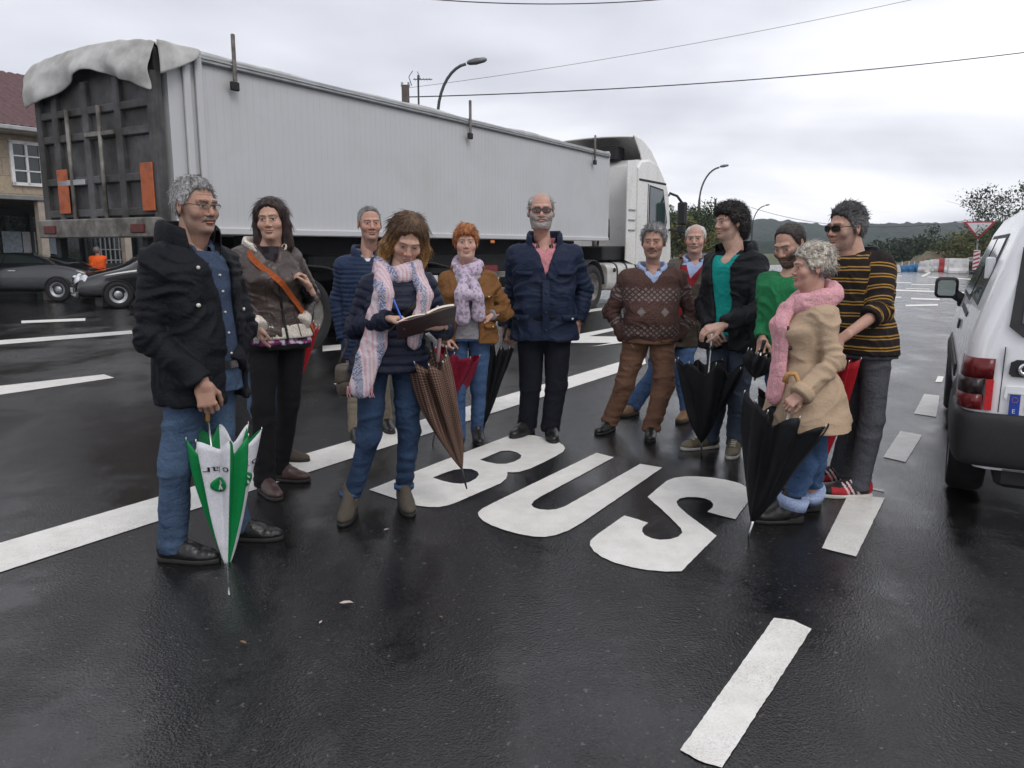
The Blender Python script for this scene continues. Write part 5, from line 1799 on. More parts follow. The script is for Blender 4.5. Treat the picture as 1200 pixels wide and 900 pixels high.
# ================================================================== two black cars by the shop
def car(name, label, loc, heading, Lc, H, coupe, lamps=True):
    P = thing(name, label, 'car', loc, heading)
    W2 = .88
    # side outline stations along x (forwards): belt height, roof height, half width of belt and roof
    st = [(-Lc * .5, .62, .62, .62, .5), (-Lc * .47, .80, .80, .76, .6), (-Lc * .36, .93, .96, .86, .6), (-Lc * .24, .96, 1.16 if coupe else 1.30, .88, .56), (-Lc * .10, .96, H - .03, .88, .57), (Lc * .03, .95, H, .88, .58), (Lc * .13, .94, H - .10, .88, .57),
          (Lc * .24, .92, .98, .88, .66), (Lc * .36, .84, .87, .86, .66), (Lc * .45, .72, .75, .78, .6), (Lc * .49, .62, .63, .66, .5), (Lc * .5, .52, .53, .60, .45)]
    V = []
    for (x, b, r, wb, wr) in st:
        half = [(wb * .93, .24), (wb * .985, .34), (wb, .52), (wb * .99, b - .10), (wb * .95, b), (wr + (wb * .95 - wr) * .25, b + (r - b) * .72), (wr, r - .015), (wr * .55, r + .01)]
        V += [(x, y, z) for y, z in half] + [(x, -y, z) for y, z in reversed(half)]
    nv = 16; nu = len(st); F = []
    for i in range(nu - 1):
        for j in range(nv): F.append((i * nv + j, (i + 1) * nv + j, (i + 1) * nv + (j + 1) % nv, i * nv + (j + 1) % nv))
    F += [tuple(range(nv)), tuple(range((nu - 1) * nv, nu * nv))]
    b = MB().add(V, F, True).build('body', M['black_paint'], P)
    sb = b.modifiers.new('s', 'SUBSURF'); sb.levels = 1; sb.render_levels = 2
    for s_ in (-1, 1):
        y = lambda z: s_ * (.835 - (z - .95) * .78)
        f = [(-Lc * .235, 1.0), (-Lc * .20, 1.12 if coupe else 1.24), (-Lc * .08, H - .10), (-.02, H - .07), (-.02, 1.0)]
        g = [(.03, 1.0), (.03, H - .07), (Lc * .10, H - .12), (Lc * .20, 1.0)]
        for nm, pl in (('rear_side_window', f), ('front_side_window', g)):
            MB().poly([(x, y(z) - s_ * .03, z) for x, z in pl], (0, s_, .6), .025).build(nm, M['glass'], b)
        MB().bbox((Lc * .20, s_ * .96, 1.0), (.12, .18, .12), .03).build('door_mirror', M['black_paint'], b)
        MB().bbox((-.28, s_ * .89, .82), (.20, .03, .03), .008).build('door_handle', M['chrome'], b)
        for x in (-Lc * .31, Lc * .31):
            wheel(P, (x, s_ * .80, .32), .32, .21, (0, s_, 0), M['steel'])
            arch = MB(); A = []
            for t in np.linspace(-.1, math.pi + .1, 16): A += [(x + .355 * math.cos(t), s_ * .70, .32 + .355 * math.sin(t)), (x + .355 * math.cos(t), s_ * .895, .32 + .355 * math.sin(t))]
            arch.grid(np.array(A), 16, 2).build('wheel_arch', M['chassis'], b).modifiers.new('t', 'SOLIDIFY').thickness = .03
        if lamps:
            for (yy, rx, rz, x) in ((.60, .13, .085, Lc * .462), (.40, .09, .075, Lc * .484)):
                c = np.array([x, s_ * yy, .665]); nn = np.array([.82, s_ * .35, .35]); nn /= np.linalg.norm(nn)
                MB().lathe([(rx * 1.1, -.05), (rx * 1.12, .0), (rx * .95, .02), (rx * .6, .035), (.005, .04)], c, nn, 20).build('headlight', M['lamp_glass'], b)
        MB().bbox((-Lc * .475, s_ * .62, .72), (.08, .3, .14), .03).build('tail_lamp', M['red_lens'], b)
    if lamps:
        gr = MB().bbox((Lc * .492, 0, .62), (.04, .52, .20), .03).build('grille', M['black_trim'], b)
        for k in range(4): MB().bbox((Lc * .492 + .022, 0, .56 + k * .045), (.012, .46, .012), .003).build('grille_bar', M['chrome'], gr)
        MB().bbox((Lc * .505, 0, .42), (.02, .48, .10), .006).build('number_plate', M['plate'], b)
        MB().bbox((Lc * .488, 0, .33), (.10, 1.5, .16), .04).build('bumper', M['black_paint'], b)
    MB().poly([(Lc * .235, -.6, .98), (Lc * .235, .6, .98), (Lc * .125, .52, H - .10), (Lc * .125, -.52, H - .10)], (.6, 0, .8), .02).build('windscreen', M['glass'], b)
    MB().poly([(-Lc * .335, -.5, 1.0), (-Lc * .335, .5, 1.0), (-Lc * .15, .5, H - .08), (-Lc * .15, -.5, H - .08)], (-.5, 0, .85), .03).build('rear_window', M['glass'], b)
    return P


p1 = atY(47, 340, 21.8)
car('parked_car', 'black coupe parked side-on outside the shop, tail to the right', (p1[0] - .5, 21.8, 0), RAD(180 + 3), 4.5, 1.30, True)
p2 = gnd(90, 361)
hd2 = RAD(213)
car('parked_car', 'black saloon with twin oval headlights nosing out in front of the coupe', (p2[0] + 2.15 * .839, p2[1] + 2.15 * .545 + .2, 0), hd2, 4.6, 1.46, False)
# ================================================================== stone house with shop front
def stone_mat():
    m, nt, b = newmat('granite_blocks')
    v = coords(nt)
    mp = nt.nodes.new('ShaderNodeMapping'); mp.inputs['Rotation'].default_value = (RAD(90), 0, 0); L(nt, v, mp.inputs[0])
    br = nt.nodes.new('ShaderNodeTexBrick'); L(nt, mp.outputs[0], br.inputs['Vector'])
    br.inputs['Scale'].default_value = 1.0; br.inputs['Brick Width'].default_value = .95; br.inputs['Row Height'].default_value = .48; br.inputs['Mortar Size'].default_value = .012
    br.inputs['Color1'].default_value = (.38, .30, .205, 1); br.inputs['Color2'].default_value = (.29, .235, .175, 1); br.inputs['Mortar'].default_value = (.11, .095, .08, 1)
    n = noise(nt, v, 9, 6, .7)
    c = mixc(nt, .55, br.outputs['Color'], ramp(nt, n, [(.3, (.19, .155, .12)), (.7, (.46, .38, .28))]).outputs[0])
    L(nt, c, b.inputs['Base Color']); b.inputs['Roughness'].default_value = .9
    bump(nt, b, math_(nt, 'SUBTRACT', n, math_(nt, 'MULTIPLY', br.outputs['Fac'], 1.2)), .6, .02)
    return m


M['stone'] = stone_mat()
M['roof_tile'] = simple('clay_roof_tile', (.085, .036, .038), .75, var=.4, scale=14, bmp=.4, bscale=30)
M['white_frame'] = simple('white_frame', (.62, .62, .62), .5)
M['dark_shop'] = simple('shop_dark_grey', (.02, .024, .024), .5)  # near-black grey of the ground floor and window jambs
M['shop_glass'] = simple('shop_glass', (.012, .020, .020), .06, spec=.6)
M['poster'] = simple('poster_paper', (.42, .50, .55), .7, var=.3, scale=12)
M['poster2'] = simple('poster_paper_white', (.6, .6, .6), .7, var=.15, scale=16)
M['maroon'] = simple('maroon_paint', (.12, .012, .020), .5)
M['canopy'] = simple('canopy_concrete', (.19, .19, .18), .85, var=.2, scale=5)
M['post'] = simple('pale_post', (.34, .29, .24), .8, var=.15)
M['gutter'] = simple('gutter_zinc', (.38, .38, .38), .5, .4)

hx = np.array([-14.2, 22.0, 0])
house = thing('stone_house', 'granite house with clay tile roof and dark shop front behind the parked cars', 'house', hx, RAD(57.8))


def house_build():
    P = house
    # local x along the road, y away from it
    x0, x1 = -9.0, 9.5
    EV = 4.62
    MB().box(((x0 + x1) / 2, 4.5, 1.31 + EV / 2), (x1 - x0, 9.0, EV - 2.62)).build('upper_wall', M['stone'], P)
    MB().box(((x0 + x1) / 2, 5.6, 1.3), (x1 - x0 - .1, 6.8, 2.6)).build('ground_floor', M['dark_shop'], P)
    for x in (x0 + .3, -4.6, -1.9): MB().box((x, 1.1, 1.3), (.5, 2.1, 2.6)).build('pier', M['stone'], P)
    # roof: rolled tiles
    nx, ny = 220, 34
    V = []
    for i in range(nx):
        x = x0 - .4 + (x1 - x0 + .8) * i / (nx - 1)
        for j in range(ny):
            t = j / (ny - 1)
            y = -.55 + 5.1 * t
            V.append((x, y, EV + .03 + 2.35 * t + .045 * abs(math.sin(x * math.pi / .24)) - .05 * ((t * 15) % 1.0)))
    r = MB().grid(np.array(V), nx, ny).build('roof', M['roof_tile'], P)
    MB().add([(x0 - .4, 4.55, EV + 2.38), (x1 + .4, 4.55, EV + 2.38), (x1 + .4, 9.6, EV), (x0 - .4, 9.6, EV)], [(0, 1, 2, 3)]).build('roof_back', M['roof_tile'], r)
    MB().bbox(((x0 + x1) / 2, -.60, EV - .03), (x1 - x0 + .8, .14, .12), .03).build('gutter', M['gutter'], P)
    MB().bbox(((x0 + x1) / 2, -.28, EV - .10), (x1 - x0 + .7, .56, .06), .01).build('eaves', M['post'], P)
    for i, x in enumerate((-6.2, -2.9, 1.12, 4.1, 7.0)):
        f = MB()
        for (cx, cz, dx, dz) in ((-.40, 0, .09, 1.2), (.40, 0, .09, 1.2), (0, .56, .89, .09), (0, -.56, .89, .09), (0, 0, .06, 1.15), (0, .2, .8, .035), (0, -.2, .8, .035)):
            f.box((x + cx, -.03, 3.72 + cz), (dx, .09, dz))
        fo = f.build('window', M['white_frame'], P)
        MB().box((x, -.005, 3.72), (.76, .03, 1.06)).build('pane', M['glass'], fo)
    # canopy over the pavement
    MB().bbox((-1.5, -.75, 2.70), (9.0, 1.7, .12), .02).build('canopy', M['canopy'], P)
    for x in (-3.6, .62, 3.0): MB().box((x, -1.45, 1.32), (.20, .20, 2.62)).build('canopy_post', M['post'], P)
    # shop front
    for i, (x, w, m) in enumerate(((-3.2, 1.6, 'shop_glass'), (-1.0, .9, 'maroon'), (.15, .9, 'shop_glass'), (1.4, 1.2, 'shop_glass'), (2.9, 1.4, 'shop_glass'), (4.6, 1.5, 'shop_glass'), (6.4, 1.4, 'shop_glass'))):
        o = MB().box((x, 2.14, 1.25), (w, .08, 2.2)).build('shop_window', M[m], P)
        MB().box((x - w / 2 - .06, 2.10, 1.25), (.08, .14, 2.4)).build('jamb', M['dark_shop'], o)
    for (x, z, w, h, m) in ((.42, 1.6, .45, .6, 'poster2'), (1.55, 1.52, .55, .75, 'poster'), (2.05, 1.58, .38, .62, 'poster2'), (2.75, 1.45, .5, .6, 'poster'), (-.75, 1.5, .3, .5, 'poster2')):
        MB().box((x, 2.085, z), (w, .012, h)).build('poster', M[m], P)
    f = MB()
    for k in range(5): f.box((4.2 + k * .16, 1.9, 1.35), (.03, .03, .9))
    for z in (1.0, 1.35, 1.75): f.box((4.52, 1.9, z), (.75, .03, .03))
    f.build('grating', M['white_frame'], P)


house_build()
for k, px in enumerate((138, 176)):
    c = gnd(px, 357.5)
    t = thing('kerb_block', ('low concrete block in front of the dark saloon', 'low concrete block just right of another one by the cars')[k], 'block', c, RAD(57.8), 'concrete blocks by the cars')
    MB().bbox((0, 0, .13), (1.0, .3, .26), .03).build('block', M['canopy'], t)

# ================================================================== lamps, pole, wires
M['lamp_metal'] = simple('lamp_metal', (.06, .068, .07), .5, .5)
M['lamp_head'] = simple('lamp_head', (.12, .125, .13), .4, .3)
M['wire'] = simple('wire', (.02, .02, .022), .6)
M['pole_wood'] = simple('pole_wood', (.075, .060, .052), .85, var=.3)
M['concrete'] = simple('weathered_concrete', (.30, .29, .27), .85, var=.15)


def lamp_post(px, py_head, x_head, D, label, thick=1.0):
    top = atY(x_head, py_head, D); base = atY(px, 300, D)
    P = thing('street_lamp', label, 'street lamp', (base[0], D, 0), 0, 'street lamps along the road')
    hx_ = top[0] - base[0]; z1 = top[2]; r = hx_ * .95
    pts = [(0, 0, 0), (0, 0, z1 * .5), (0, 0, z1 - r * 1.7)]
    for t in np.linspace(.1, 1, 9) * math.pi / 2 * .93: pts.append((hx_ * (1 - math.cos(t)) * .98, 0, z1 - r * 1.7 + r * 1.66 * math.sin(t)))
    n = len(pts)
    MB().tube(pts, [.085 * thick] * 2 + [.075 * thick] + [.05 * thick] * (n - 3), 10).build('pole', M['lamp_metal'], P)
    MB().lathe([(.04, 0), (.085, .08), (.11, .3), (.08, .6), (.03, .68)], (hx_ * .9, 0, z1 - .02), (.96, 0, .16), 14).build('lamp_head', M['lamp_head'], P)


lamp_post(515.5, 73, 551, 28, 'tall dark street lamp with curved arm rising behind the long trailer')
lamp_post(817, 195, 846, 62, 'curved street lamp rising from the shrubs ahead of the lorry cab', 1.3)
lamp_post(880, 240.5, 898, 118, 'small far street lamp beside the curly-haired man', 1.5)


def pole(px, py_top, D, label, r=.13, arm=False, name='utility_pole'):
    t = atY(px, py_top, D)
    P = thing(name, label, 'pole', (t[0], D, 0), 0)
    MB().cyl((0, 0, 0), (0, 0, t[2]), r, 12, r * .8).build('shaft', M['pole_wood'], P)
    if arm: MB().box((0, 0, t[2] - .3), (1.2, .1, .1)).build('crossarm', M['pole_wood'], P)
    for s_ in (-1, 1): MB().lathe([(.03, 0), (.05, .04), (.03, .1), (.04, .14)], (s_ * .1, 0, t[2] - .05), n=8).build('insulator', M['concrete'], P)
    return t


pt_ = pole(475, 100, 26, 'thick brown pole top with cable showing above the trailer edge', .15)
pole(838.5, 233, 70, 'thin dark pole among the shrubs left of the curly hair', .12)
ta = atY(490, 88, 25)
P = thing('aerial', 'thin television aerial on a mast beside the brown pole', 'aerial', (ta[0], 25, 0))
MB().cyl((0, 0, 0), (0, 0, ta[2]), .03, 8).build('mast', M['lamp_metal'], P)
mb = MB(); zt = ta[2]
mb.cyl((-.15, 0, zt - .12), (.42, 0, zt - .12), .013, 6)
for k in range(6): mb.cyl((-.1 + k * .09, -.16, zt - .12), (-.1 + k * .09, .16, zt - .12), .008, 6)
mb.tube([(-.16, 0, zt + .12), (-.28, 0, zt - .05), (-.2, 0, zt - .3)], .012, 6); mb.tube([(-.02, 0, zt + .1), (.05, 0, zt - .05), (-.02, 0, zt - .35)], .010, 6)
mb.build('antenna', M['lamp_metal'], P)


def wire(a, b, sag, r, label):
    a, b = np.asarray(a, float), np.asarray(b, float)
    pts = [a + (b - a) * t - np.array([0, 0, sag * 4 * t * (1 - t)]) for t in np.linspace(0, 1, 24)]
    tag(MB().tube(pts, r, 6).build('overhead_cable', M['wire']), label, 'cable', 'overhead cables')


wire(pt_ - [0, 0, .35], atY(1330, 44, 30), .35, .017, 'thick overhead cable running from the brown pole to the upper right')
wire(atY(470, 104, 40), atY(1130, -14, 34), .3, .009, 'faint thin overhead cable above the thick one')
wire(atY(470, -4, 22), atY(860, -10, 24), .25, .014, 'overhead cable touching the very top edge of the picture')
wire(atY(880, 243, 118), atY(1190, 248, 90), 2.2, .03, 'far sagging cable in front of the hills on the right')

# ================================================================== sign, marker, barriers
M['sign_white'] = simple('sign_white', (.66, .66, .68), .4, var=.04)
M['sign_red'] = simple('sign_red', (.40, .02, .035), .4, var=.1)
M['barrier_white'] = simple('barrier_white', (.62, .61, .60), .5, var=.1, dirt=((.35, .33, .3), .4, 3))
M['barrier_red'] = simple('barrier_red', (.42, .04, .04), .5, var=.2)
M['blue_wrap'] = simple('blue_sheet', (.04, .19, .42), .6, var=.2)
b0 = gnd(1147, 319)
P = thing('yield_sign', 'white triangular give way sign with red border on a grey post', 'road sign', (b0[0], b0[1] + .6, 0), RAD(-30))
D = b0[1] + .6
top = atY(1152, 259.5, D); bot = atY(1152, 281, D)
hw_ = (atY(1168, 260, D)[0] - atY(1137, 260, D)[0]) / 2
zt, zb = top[2], bot[2]
sc_ = hw_ / math.cos(RAD(30)) 
MB().cyl((.1, .06, 0), (.1, .06, zt - .1), .045, 10).build('post', M['steel'], P)
tri = lambda k, y: [(-hw_ * 1.12 * k + .1, y, zt - (1 - k) * .30), (hw_ * 1.12 * k + .1, y, zt - (1 - k) * .30), (.1, y, zb + (1 - k) * .62)]
MB().poly(tri(1.0, 0), (0, 1, 0), .03).build('border', M['sign_red'], P, bevel=.012)
MB().poly(tri(.74, -.006), (0, 1, 0), .02).build('panel', M['sign_white'], P)
b1 = gnd(1142.5, 321)
P = thing('marker_post', 'red and white diagonally striped marker panel on a black foot', 'road marker', b1, RAD(-28))
D = b1[1]; zt = atY(1143, 293, D)[2]
w2 = .155
MB().bbox((0, 0, .05), (.55, .4, .10), .03).build('foot', M['tyre'], P)
MB().cyl((0, .04, .05), (0, .04, .4), .04, 10).build('stem', M['chassis'], P)
z0 = .22
MB().bbox((0, 0, (z0 + zt) / 2), (w2 * 2, .05, zt - z0), .03).build('panel', M['sign_white'], P)
n = 5; H_ = zt - z0; st_ = H_ / n
for k in range(-1, n):
    lo = z0 + k * st_ + .05
    pts = [(-w2 + .01, lo + .0), (w2 - .01, lo + st_ * .55), (w2 - .01, lo + st_ * 1.05), (-w2 + .01, lo + st_ * .5)]
    pts = [(x, min(max(z, z0 + .02), zt - .02)) for x, z in pts]
    if max(z for x, z in pts) - min(z for x, z in pts) > .05:
        MB().poly([(x, -.028, z) for x, z in pts], (0, 1, 0), .006).build('red_stripe', M['sign_red'], P)


def barrier(px, py, label, mat, w=1.5, h=.95, rz=0.0):
    c = gnd(px, py)
    P = thing('road_barrier', label, 'barrier', c, rz, 'plastic road barriers across the closed road')
    prof = [(-.24, 0), (-.24, .14), (-.15, .30), (-.10, h * .85), (-.07, h), (.07, h), (.10, h * .85), (.15, .30), (.24, .14), (.24, 0)]
    V = []
    for x, ins in ((-w / 2, .05), (-w / 2 + .06, 0), (w / 2 - .06, 0), (w / 2, .05)):
        for (y, z) in prof: V.append((x, y * (1 - ins * 2), z * (1 - ins * .3)))
    k = len(prof); F = []
    for i in range(3):
        for j in range(k): F.append((i * k + j, i * k + (j + 1) % k, (i + 1) * k + (j + 1) % k, (i + 1) * k + j))
    F += [tuple(range(k)), tuple(range(3 * k, 4 * k))]
    MB().add(V, F).build('shell', mat, P, bevel=.02)
    for s_ in (-.3, .3): MB().bbox((s_ * w, -.125, h * .55), (.22, .04, .25), .015).build('recess', mat, P)


for i, (px, py, mt, lab) in enumerate(((1122, 320.5, 'barrier_white', 'big white plastic barrier nearest the guard rail'), (1113, 319.2, 'barrier_white', 'white plastic barrier between the big white one and the red one'),
                                      (1101, 317.6, 'barrier_red', 'red plastic barrier between two white ones'), (1094, 317.6, 'barrier_white', 'white plastic barrier just left of the red one'),
                                      (1087.5, 318.2, 'barrier_white', 'white plastic barrier third from the left end of the row'), (1082, 318.6, 'barrier_white', 'white plastic barrier second from the left end'), (1047.5, 318.8, 'barrier_white', 'low white block by the striped jumper, standing alone'))):
    barrier(px, py, lab, M[mt], (1.0, .6, .62, .5, .5, .5, .6)[i], (.82, .80, .74, .70, .66, .62, .42)[i], RAD(-20 - 8 * i))
for i, px in enumerate((1056, 1064, 1072, 1078)):
    c = gnd(px, 317.8)
    P = thing('blue_panel', ('blue sheeted panel nearest the striped jumper', 'second blue sheeted panel from the striped jumper', 'third blue sheeted panel from the striped jumper', 'blue sheeted panel touching the white barriers')[i], 'fence panel', c, RAD(-15 + 6 * i), 'blue panels at the end of the road')
    V = []
    for a in range(8):
        for b in range(6): V.append((-.35 + a * .1, .03 * math.sin(a * 2.1 + b) + .02 * math.sin(b * 2), b * (.062 + .010 * i)))
    o = MB().grid(np.array(V), 8, 6).build('sheet', M['blue_wrap'], P); o.modifiers.new('t', 'SOLIDIFY').thickness = .03
    MB().cyl((-.36, .04, 0), (-.36, .04, .6), .03, 8).build('post', M['steel'], P)
# warning cone-shaped beacon on the barriers
g0 = gnd(1133, 317); g1 = gnd(1182, 314)
P = thing('guard_rail', 'galvanised guard rail beside the striped marker', 'guard rail', g0, math.atan2(g1[1] - g0[1], g1[0] - g0[0]))
ln_ = np.linalg.norm(g1 - g0) + 14
prof = [(0, .50), (-.04, .54), (-.04, .60), (.0, .66), (-.04, .72), (-.04, .78), (0, .82)]
V = []
for x in np.linspace(0, ln_, 8):
    for (y, z) in prof: V.append((x, y, z))
MB().grid(np.array(V), 8, 7).build('rail', M['steel'], P).modifiers.new('t', 'SOLIDIFY').thickness = .01
for k in range(6): MB().box((.3 + k * ln_ / 6, .08, .40), (.10, .08, .80)).build('post', M['steel'], P)

# ================================================================== trees and shrubs
def leaf_mat(name, lo, hi):
    m, nt, b = newmat(name)
    v = coords(nt)
    g = nt.nodes.new('ShaderNodeNewGeometry')
    c = ramp(nt, g.outputs['Random Per Island'], [(0, lo), (1, hi)]).outputs[0]
    n = noise(nt, v, .8, 3)
    c = mixc(nt, ramp(nt, n, [(.4, (0,)), (.6, (1,))]).outputs[0], c, [q * .7 for q in lo])
    L(nt, c, b.inputs['Base Color']); b.inputs['Roughness'].default_value = .65
    b.inputs['Specular IOR Level'].default_value = .25
    b.inputs['Transmission Weight'].default_value = 0
    return m


M['bark'] = simple('bark', (.05, .042, .034), .9, var=.3, bmp=.6)
M['leaf_dark'] = leaf_mat('dark_leaf', (.014, .026, .010), (.045, .070, .024))
M['leaf_mid'] = leaf_mat('mid_leaf', (.025, .045, .014), (.085, .12, .035))
M['leaf_yellow'] = leaf_mat('yellowing_leaf', (.06, .075, .018), (.22, .20, .06))
M['leaf_thin'] = leaf_mat('thin_leaf', (.05, .055, .025), (.14, .13, .06))


def tree(label, loc, h, rad, leafm, n=2600, leaf=.12, dens=.6, trunk=.09, squat=1.0, seed=1, name='tree', cat='tree', group=None, z0=.0, bare=0):
    r = np.random.default_rng(seed)
    P = thing(name, label, cat, loc, 0, group)
    tb = MB()
    hub = h * (.35 if name == 'tree' else .12)
    tb.tube([(0, 0, -.3), (.03 * h, 0, hub), (.02 * h, .01 * h, h * .72)], [trunk * 1.3, trunk, trunk * .35], 8)
    ends = []
    nl = 13 if name == 'tree' else 9
    for k in range(nl):
        a = k * 2.4 + r.uniform(-.3, .3); t = r.uniform(.3, 1)
        s_ = np.array([.02 * h, 0, hub + (h * .72 - hub) * t * .8])
        e = np.array([math.cos(a) * rad * r.uniform(.5, .95), math.sin(a) * rad * r.uniform(.5, .95), hub + (h - hub) * r.uniform(.25, .98)])
        m_ = (s_ + e) / 2 + [0, 0, -.05 * h]
        tb.tube([s_, m_, e], [trunk * .45, trunk * .28, trunk * .08], 6)
        ends.append(e)
        for q in range(3):
            e2 = e + r.normal(0, rad * .3, 3); tb.tube([m_ * .4 + e * .6, e2], [trunk * .16, trunk * .05], 5); ends.append(e2)
    tb.build('trunk', M['bark'], P)
    cl = [(e, rad * r.uniform(.18, .42)) for e in ends if r.uniform() < dens + .2]
    cl += [(np.array([r.normal(0, rad * .4), r.normal(0, rad * .4), hub + (h - hub) * r.uniform(.2, .9)]), rad * r.uniform(.2, .38)) for _ in range(int(16 * dens))]
    w_ = np.array([c[1] ** 2 for c in cl]); w_ /= w_.sum()
    idx = r.choice(len(cl), n, p=w_)
    C = np.array([cl[i][0] for i in idx]); R_ = np.array([cl[i][1] for i in idx])
    d = r.normal(0, 1, (n, 3)); d /= np.linalg.norm(d, axis=1)[:, None]
    p = C + d * (R_ * r.uniform(.35, 1.1, n))[:, None] * [1, 1, .8 * squat]
    p[:, 2] = np.maximum(p[:, 2], .05)
    nn = d + r.normal(0, .6, (n, 3)); nn /= np.linalg.norm(nn, axis=1)[:, None]
    a = np.cross(nn, r.normal(0, 1, (n, 3))); a /= np.linalg.norm(a, axis=1)[:, None] + 1e-9
    b = np.cross(nn, a)
    s_ = leaf * r.uniform(.5, 1.3, n)[:, None]
    V = np.stack([p - a * s_, p + b * s_ * .45, p + a * s_, p - b * s_ * .45], 1).reshape(-1, 3)
    Q = np.arange(n * 4).reshape(-1, 4)
    mesh_np('crown', V, Q, leafm, P, False)


tree_spots = [(798, 52, 3.6, 1.7, 'leaf_mid', 'leafy green shrub right beside the lorry cab mirror', 'shrub'), (812, 50, 2.6, 1.5, 'leaf_yellow', 'low yellowing shrub behind the two moustached men', 'shrub'),
              (826, 56, 4.3, 1.5, 'leaf_mid', 'tall pale green shrub left of the curly-haired man', 'shrub'), (836, 60, 3.6, 1.6, 'leaf_dark', 'dark shrub behind the shoulder of the curly-haired man', 'shrub'), (787, 56, 2.8, 1.8, 'leaf_dark', 'dark shrub half hidden by the lorry cab', 'shrub')]
for k, (px, D, h, rad, lm, lab, nm) in enumerate(tree_spots):
    tree(lab, atY(px, 300, D) * [1, 1, 0], h, rad, M[lm], 3600, .11, .8, .06, seed=40 + k, name=nm, cat=nm, group='shrubs ahead of the lorry')
tree('round dark green tree standing alone beyond the blue panels', atY(1066, 300, 82) * [1, 1, 0] + [0, 0, -2.6], 4.5, 2.9, M['leaf_dark'], 6500, .20, .95, .2, seed=60)
tree('rounded bush right beside the lone dark tree', atY(1093, 300, 90) * [1, 1, 0] + [0, 0, -2.9], 3.7, 2.2, M['leaf_mid'], 3500, .18, .9, .12, seed=61, name='shrub', cat='shrub')
tree('sparse half-bare tree behind the give way sign', atY(1172, 300, 50) * [1, 1, 0], 4.6, 2.2, M['leaf_mid'], 2200, .10, .5, .10, seed=62)
tree('fuller leafy tree at the right edge above the van roof', atY(1200, 300, 46) * [1, 1, 0], 3.5, 1.8, M['leaf_mid'], 4200, .10, .85, .10, seed=63)
for k, (px, D, lab) in enumerate(((1120, 66, 'brownish bush on the bank above the white barriers'), (1136, 60, 'brownish bush behind the guard rail and the marker'), (1158, 58, 'brownish bush at the foot of the sparse tree'))):
    tree(lab, atY(px, 300, D) * [1, 1, 0], 1.9 + .2 * k, 2.0, M['leaf_yellow'] if k else M['leaf_mid'], 2400, .14, .9, .05, seed=70 + k, name='shrub', cat='shrub', group='bushes on the bank')
# earth bank behind the guard rail
V = []
for i in range(40):
    t = i / 39
    c = gnd(1108, 316.5) * (1 - t) + (gnd(1240, 312)) * t
    for j in range(8):
        q = j / 7
        V.append((c[0] + 2.5 * q, c[1] + 4 + 7 * q, -.05 + (1.1 * math.sin(q * math.pi * .6)) * min(1, t * 4 + .2) + .12 * math.sin(i * 1.7 + j)))
tag(MB().grid(np.array(V), 40, 8).build('bank', simple('bare_earth', (.17, .115, .075), .95, var=.35, scale=1.5, bmp=.6, bscale=8, dirt=((.06, .07, .025), .5, .8))), kind='structure')
# ================================================================== cast: materials
M['skin'] = skin_mat('skin'); M['hair'] = hair_mat('hair')
F_ = lambda n, c, **k: M.setdefault(n, fabric(n, c, **k))
F_('navy_parka', (.011, .018, .042), rough=.65, fold=.75)
F_('black_parka', (.006, .007, .010), rough=.7, fold=.75)
F_('black_shell', (.008, .009, .011), rough=.62, fold=.8)
F_('blue_puffer', (.012, .024, .058), rough=.55, fold=.45)
F_('dark_puffer', (.009, .012, .028), rough=.5, fold=.45)
F_('denim_shirt', (.042, .062, .105), fold=.5)
F_('blue_jeans', (.036, .063, .115), var=.4, fold=.9, col2=(.085, .132, .205), scale=4)
F_('dark_jeans', (.012, .025, .058), var=.4, fold=.9, col2=(.036, .066, .125), scale=4)
F_('bright_jeans', (.032, .068, .15), var=.4, fold=.9, scale=4, col2=(.068, .12, .225))
F_('grey_jeans', (.075, .078, .088), var=.22, fold=.9, scale=6)
F_('slate_jeans', (.055, .072, .105), var=.3, fold=.9, scale=6)
F_('black_cloth', (.006, .006, .007), fold=.5)
F_('navy_trousers', (.007, .008, .013), fold=.5)
F_('khaki_cloth', (.17, .145, .11), fold=.6)
F_('brown_cord', (.155, .082, .052), fold=.8, weave=150)
F_('brown_leather', (.052, .036, .031), rough=.42, fold=.8, weave=90, bmp=.25, var=.3, spec=.5)
F_('tan_suede', (.17, .078, .026), rough=.8, fold=.7)
F_('old_leather', (.055, .042, .030), rough=.5, fold=.7, spec=.45)
F_('trench', (.43, .315, .215), fold=.7, var=.07, weave=420, bmp=.15)
F_('grey_knit', (.26, .25, .27), fold=.4, weave=140, bmp=.7)
F_('green_knit', (.018, .17, .062), fold=.6, var=.12, weave=170)
F_('teal_shirt', (.006, .25, .22), fold=.5, var=.1)
F_('red_cardigan', (.20, .012, .018), fold=.4, weave=140)
F_('pink_shirt', (.48, .20, .22), fold=.3)
F_('pale_blue_shirt', (.30, .37, .55), fold=.3)
F_('white_shirt', (.6, .6, .62), fold=.3)
F_('cream_rib', (.62, .57, .50), fold=.5, weave=110, bmp=1.0)
F_('pink_scarf', (.62, .32, .35), fold=.8, var=.1, weave=160)
F_('orange_strap', (.36, .085, .022), rough=.6, fold=.1)
F_('orange_vest', (.85, .12, .02), fold=.5)
M['black_shoe'] = simple('black_shoe_leather', (.010, .010, .010), .32, bmp=.2, bscale=90)
M['brown_shoe'] = simple('brown_shoe_leather', (.045, .022, .020), .42, bmp=.25, bscale=90)
M['taupe_suede'] = simple('taupe_suede', (.072, .058, .044), .9, bmp=.5, bscale=150)
M['tan_shoe'] = simple('tan_shoe_leather', (.16, .085, .035), .55, bmp=.3)
M['sole'] = simple('rubber_sole', (.013, .012, .012), .7)
M['white_sole'] = simple('white_sole', (.55, .53, .48), .6)
M['metal'] = simple('metal_trim', (.5, .5, .5), .3, 1.0)
M['brass'] = simple('brass_trim', (.55, .42, .2), .35, 1.0)
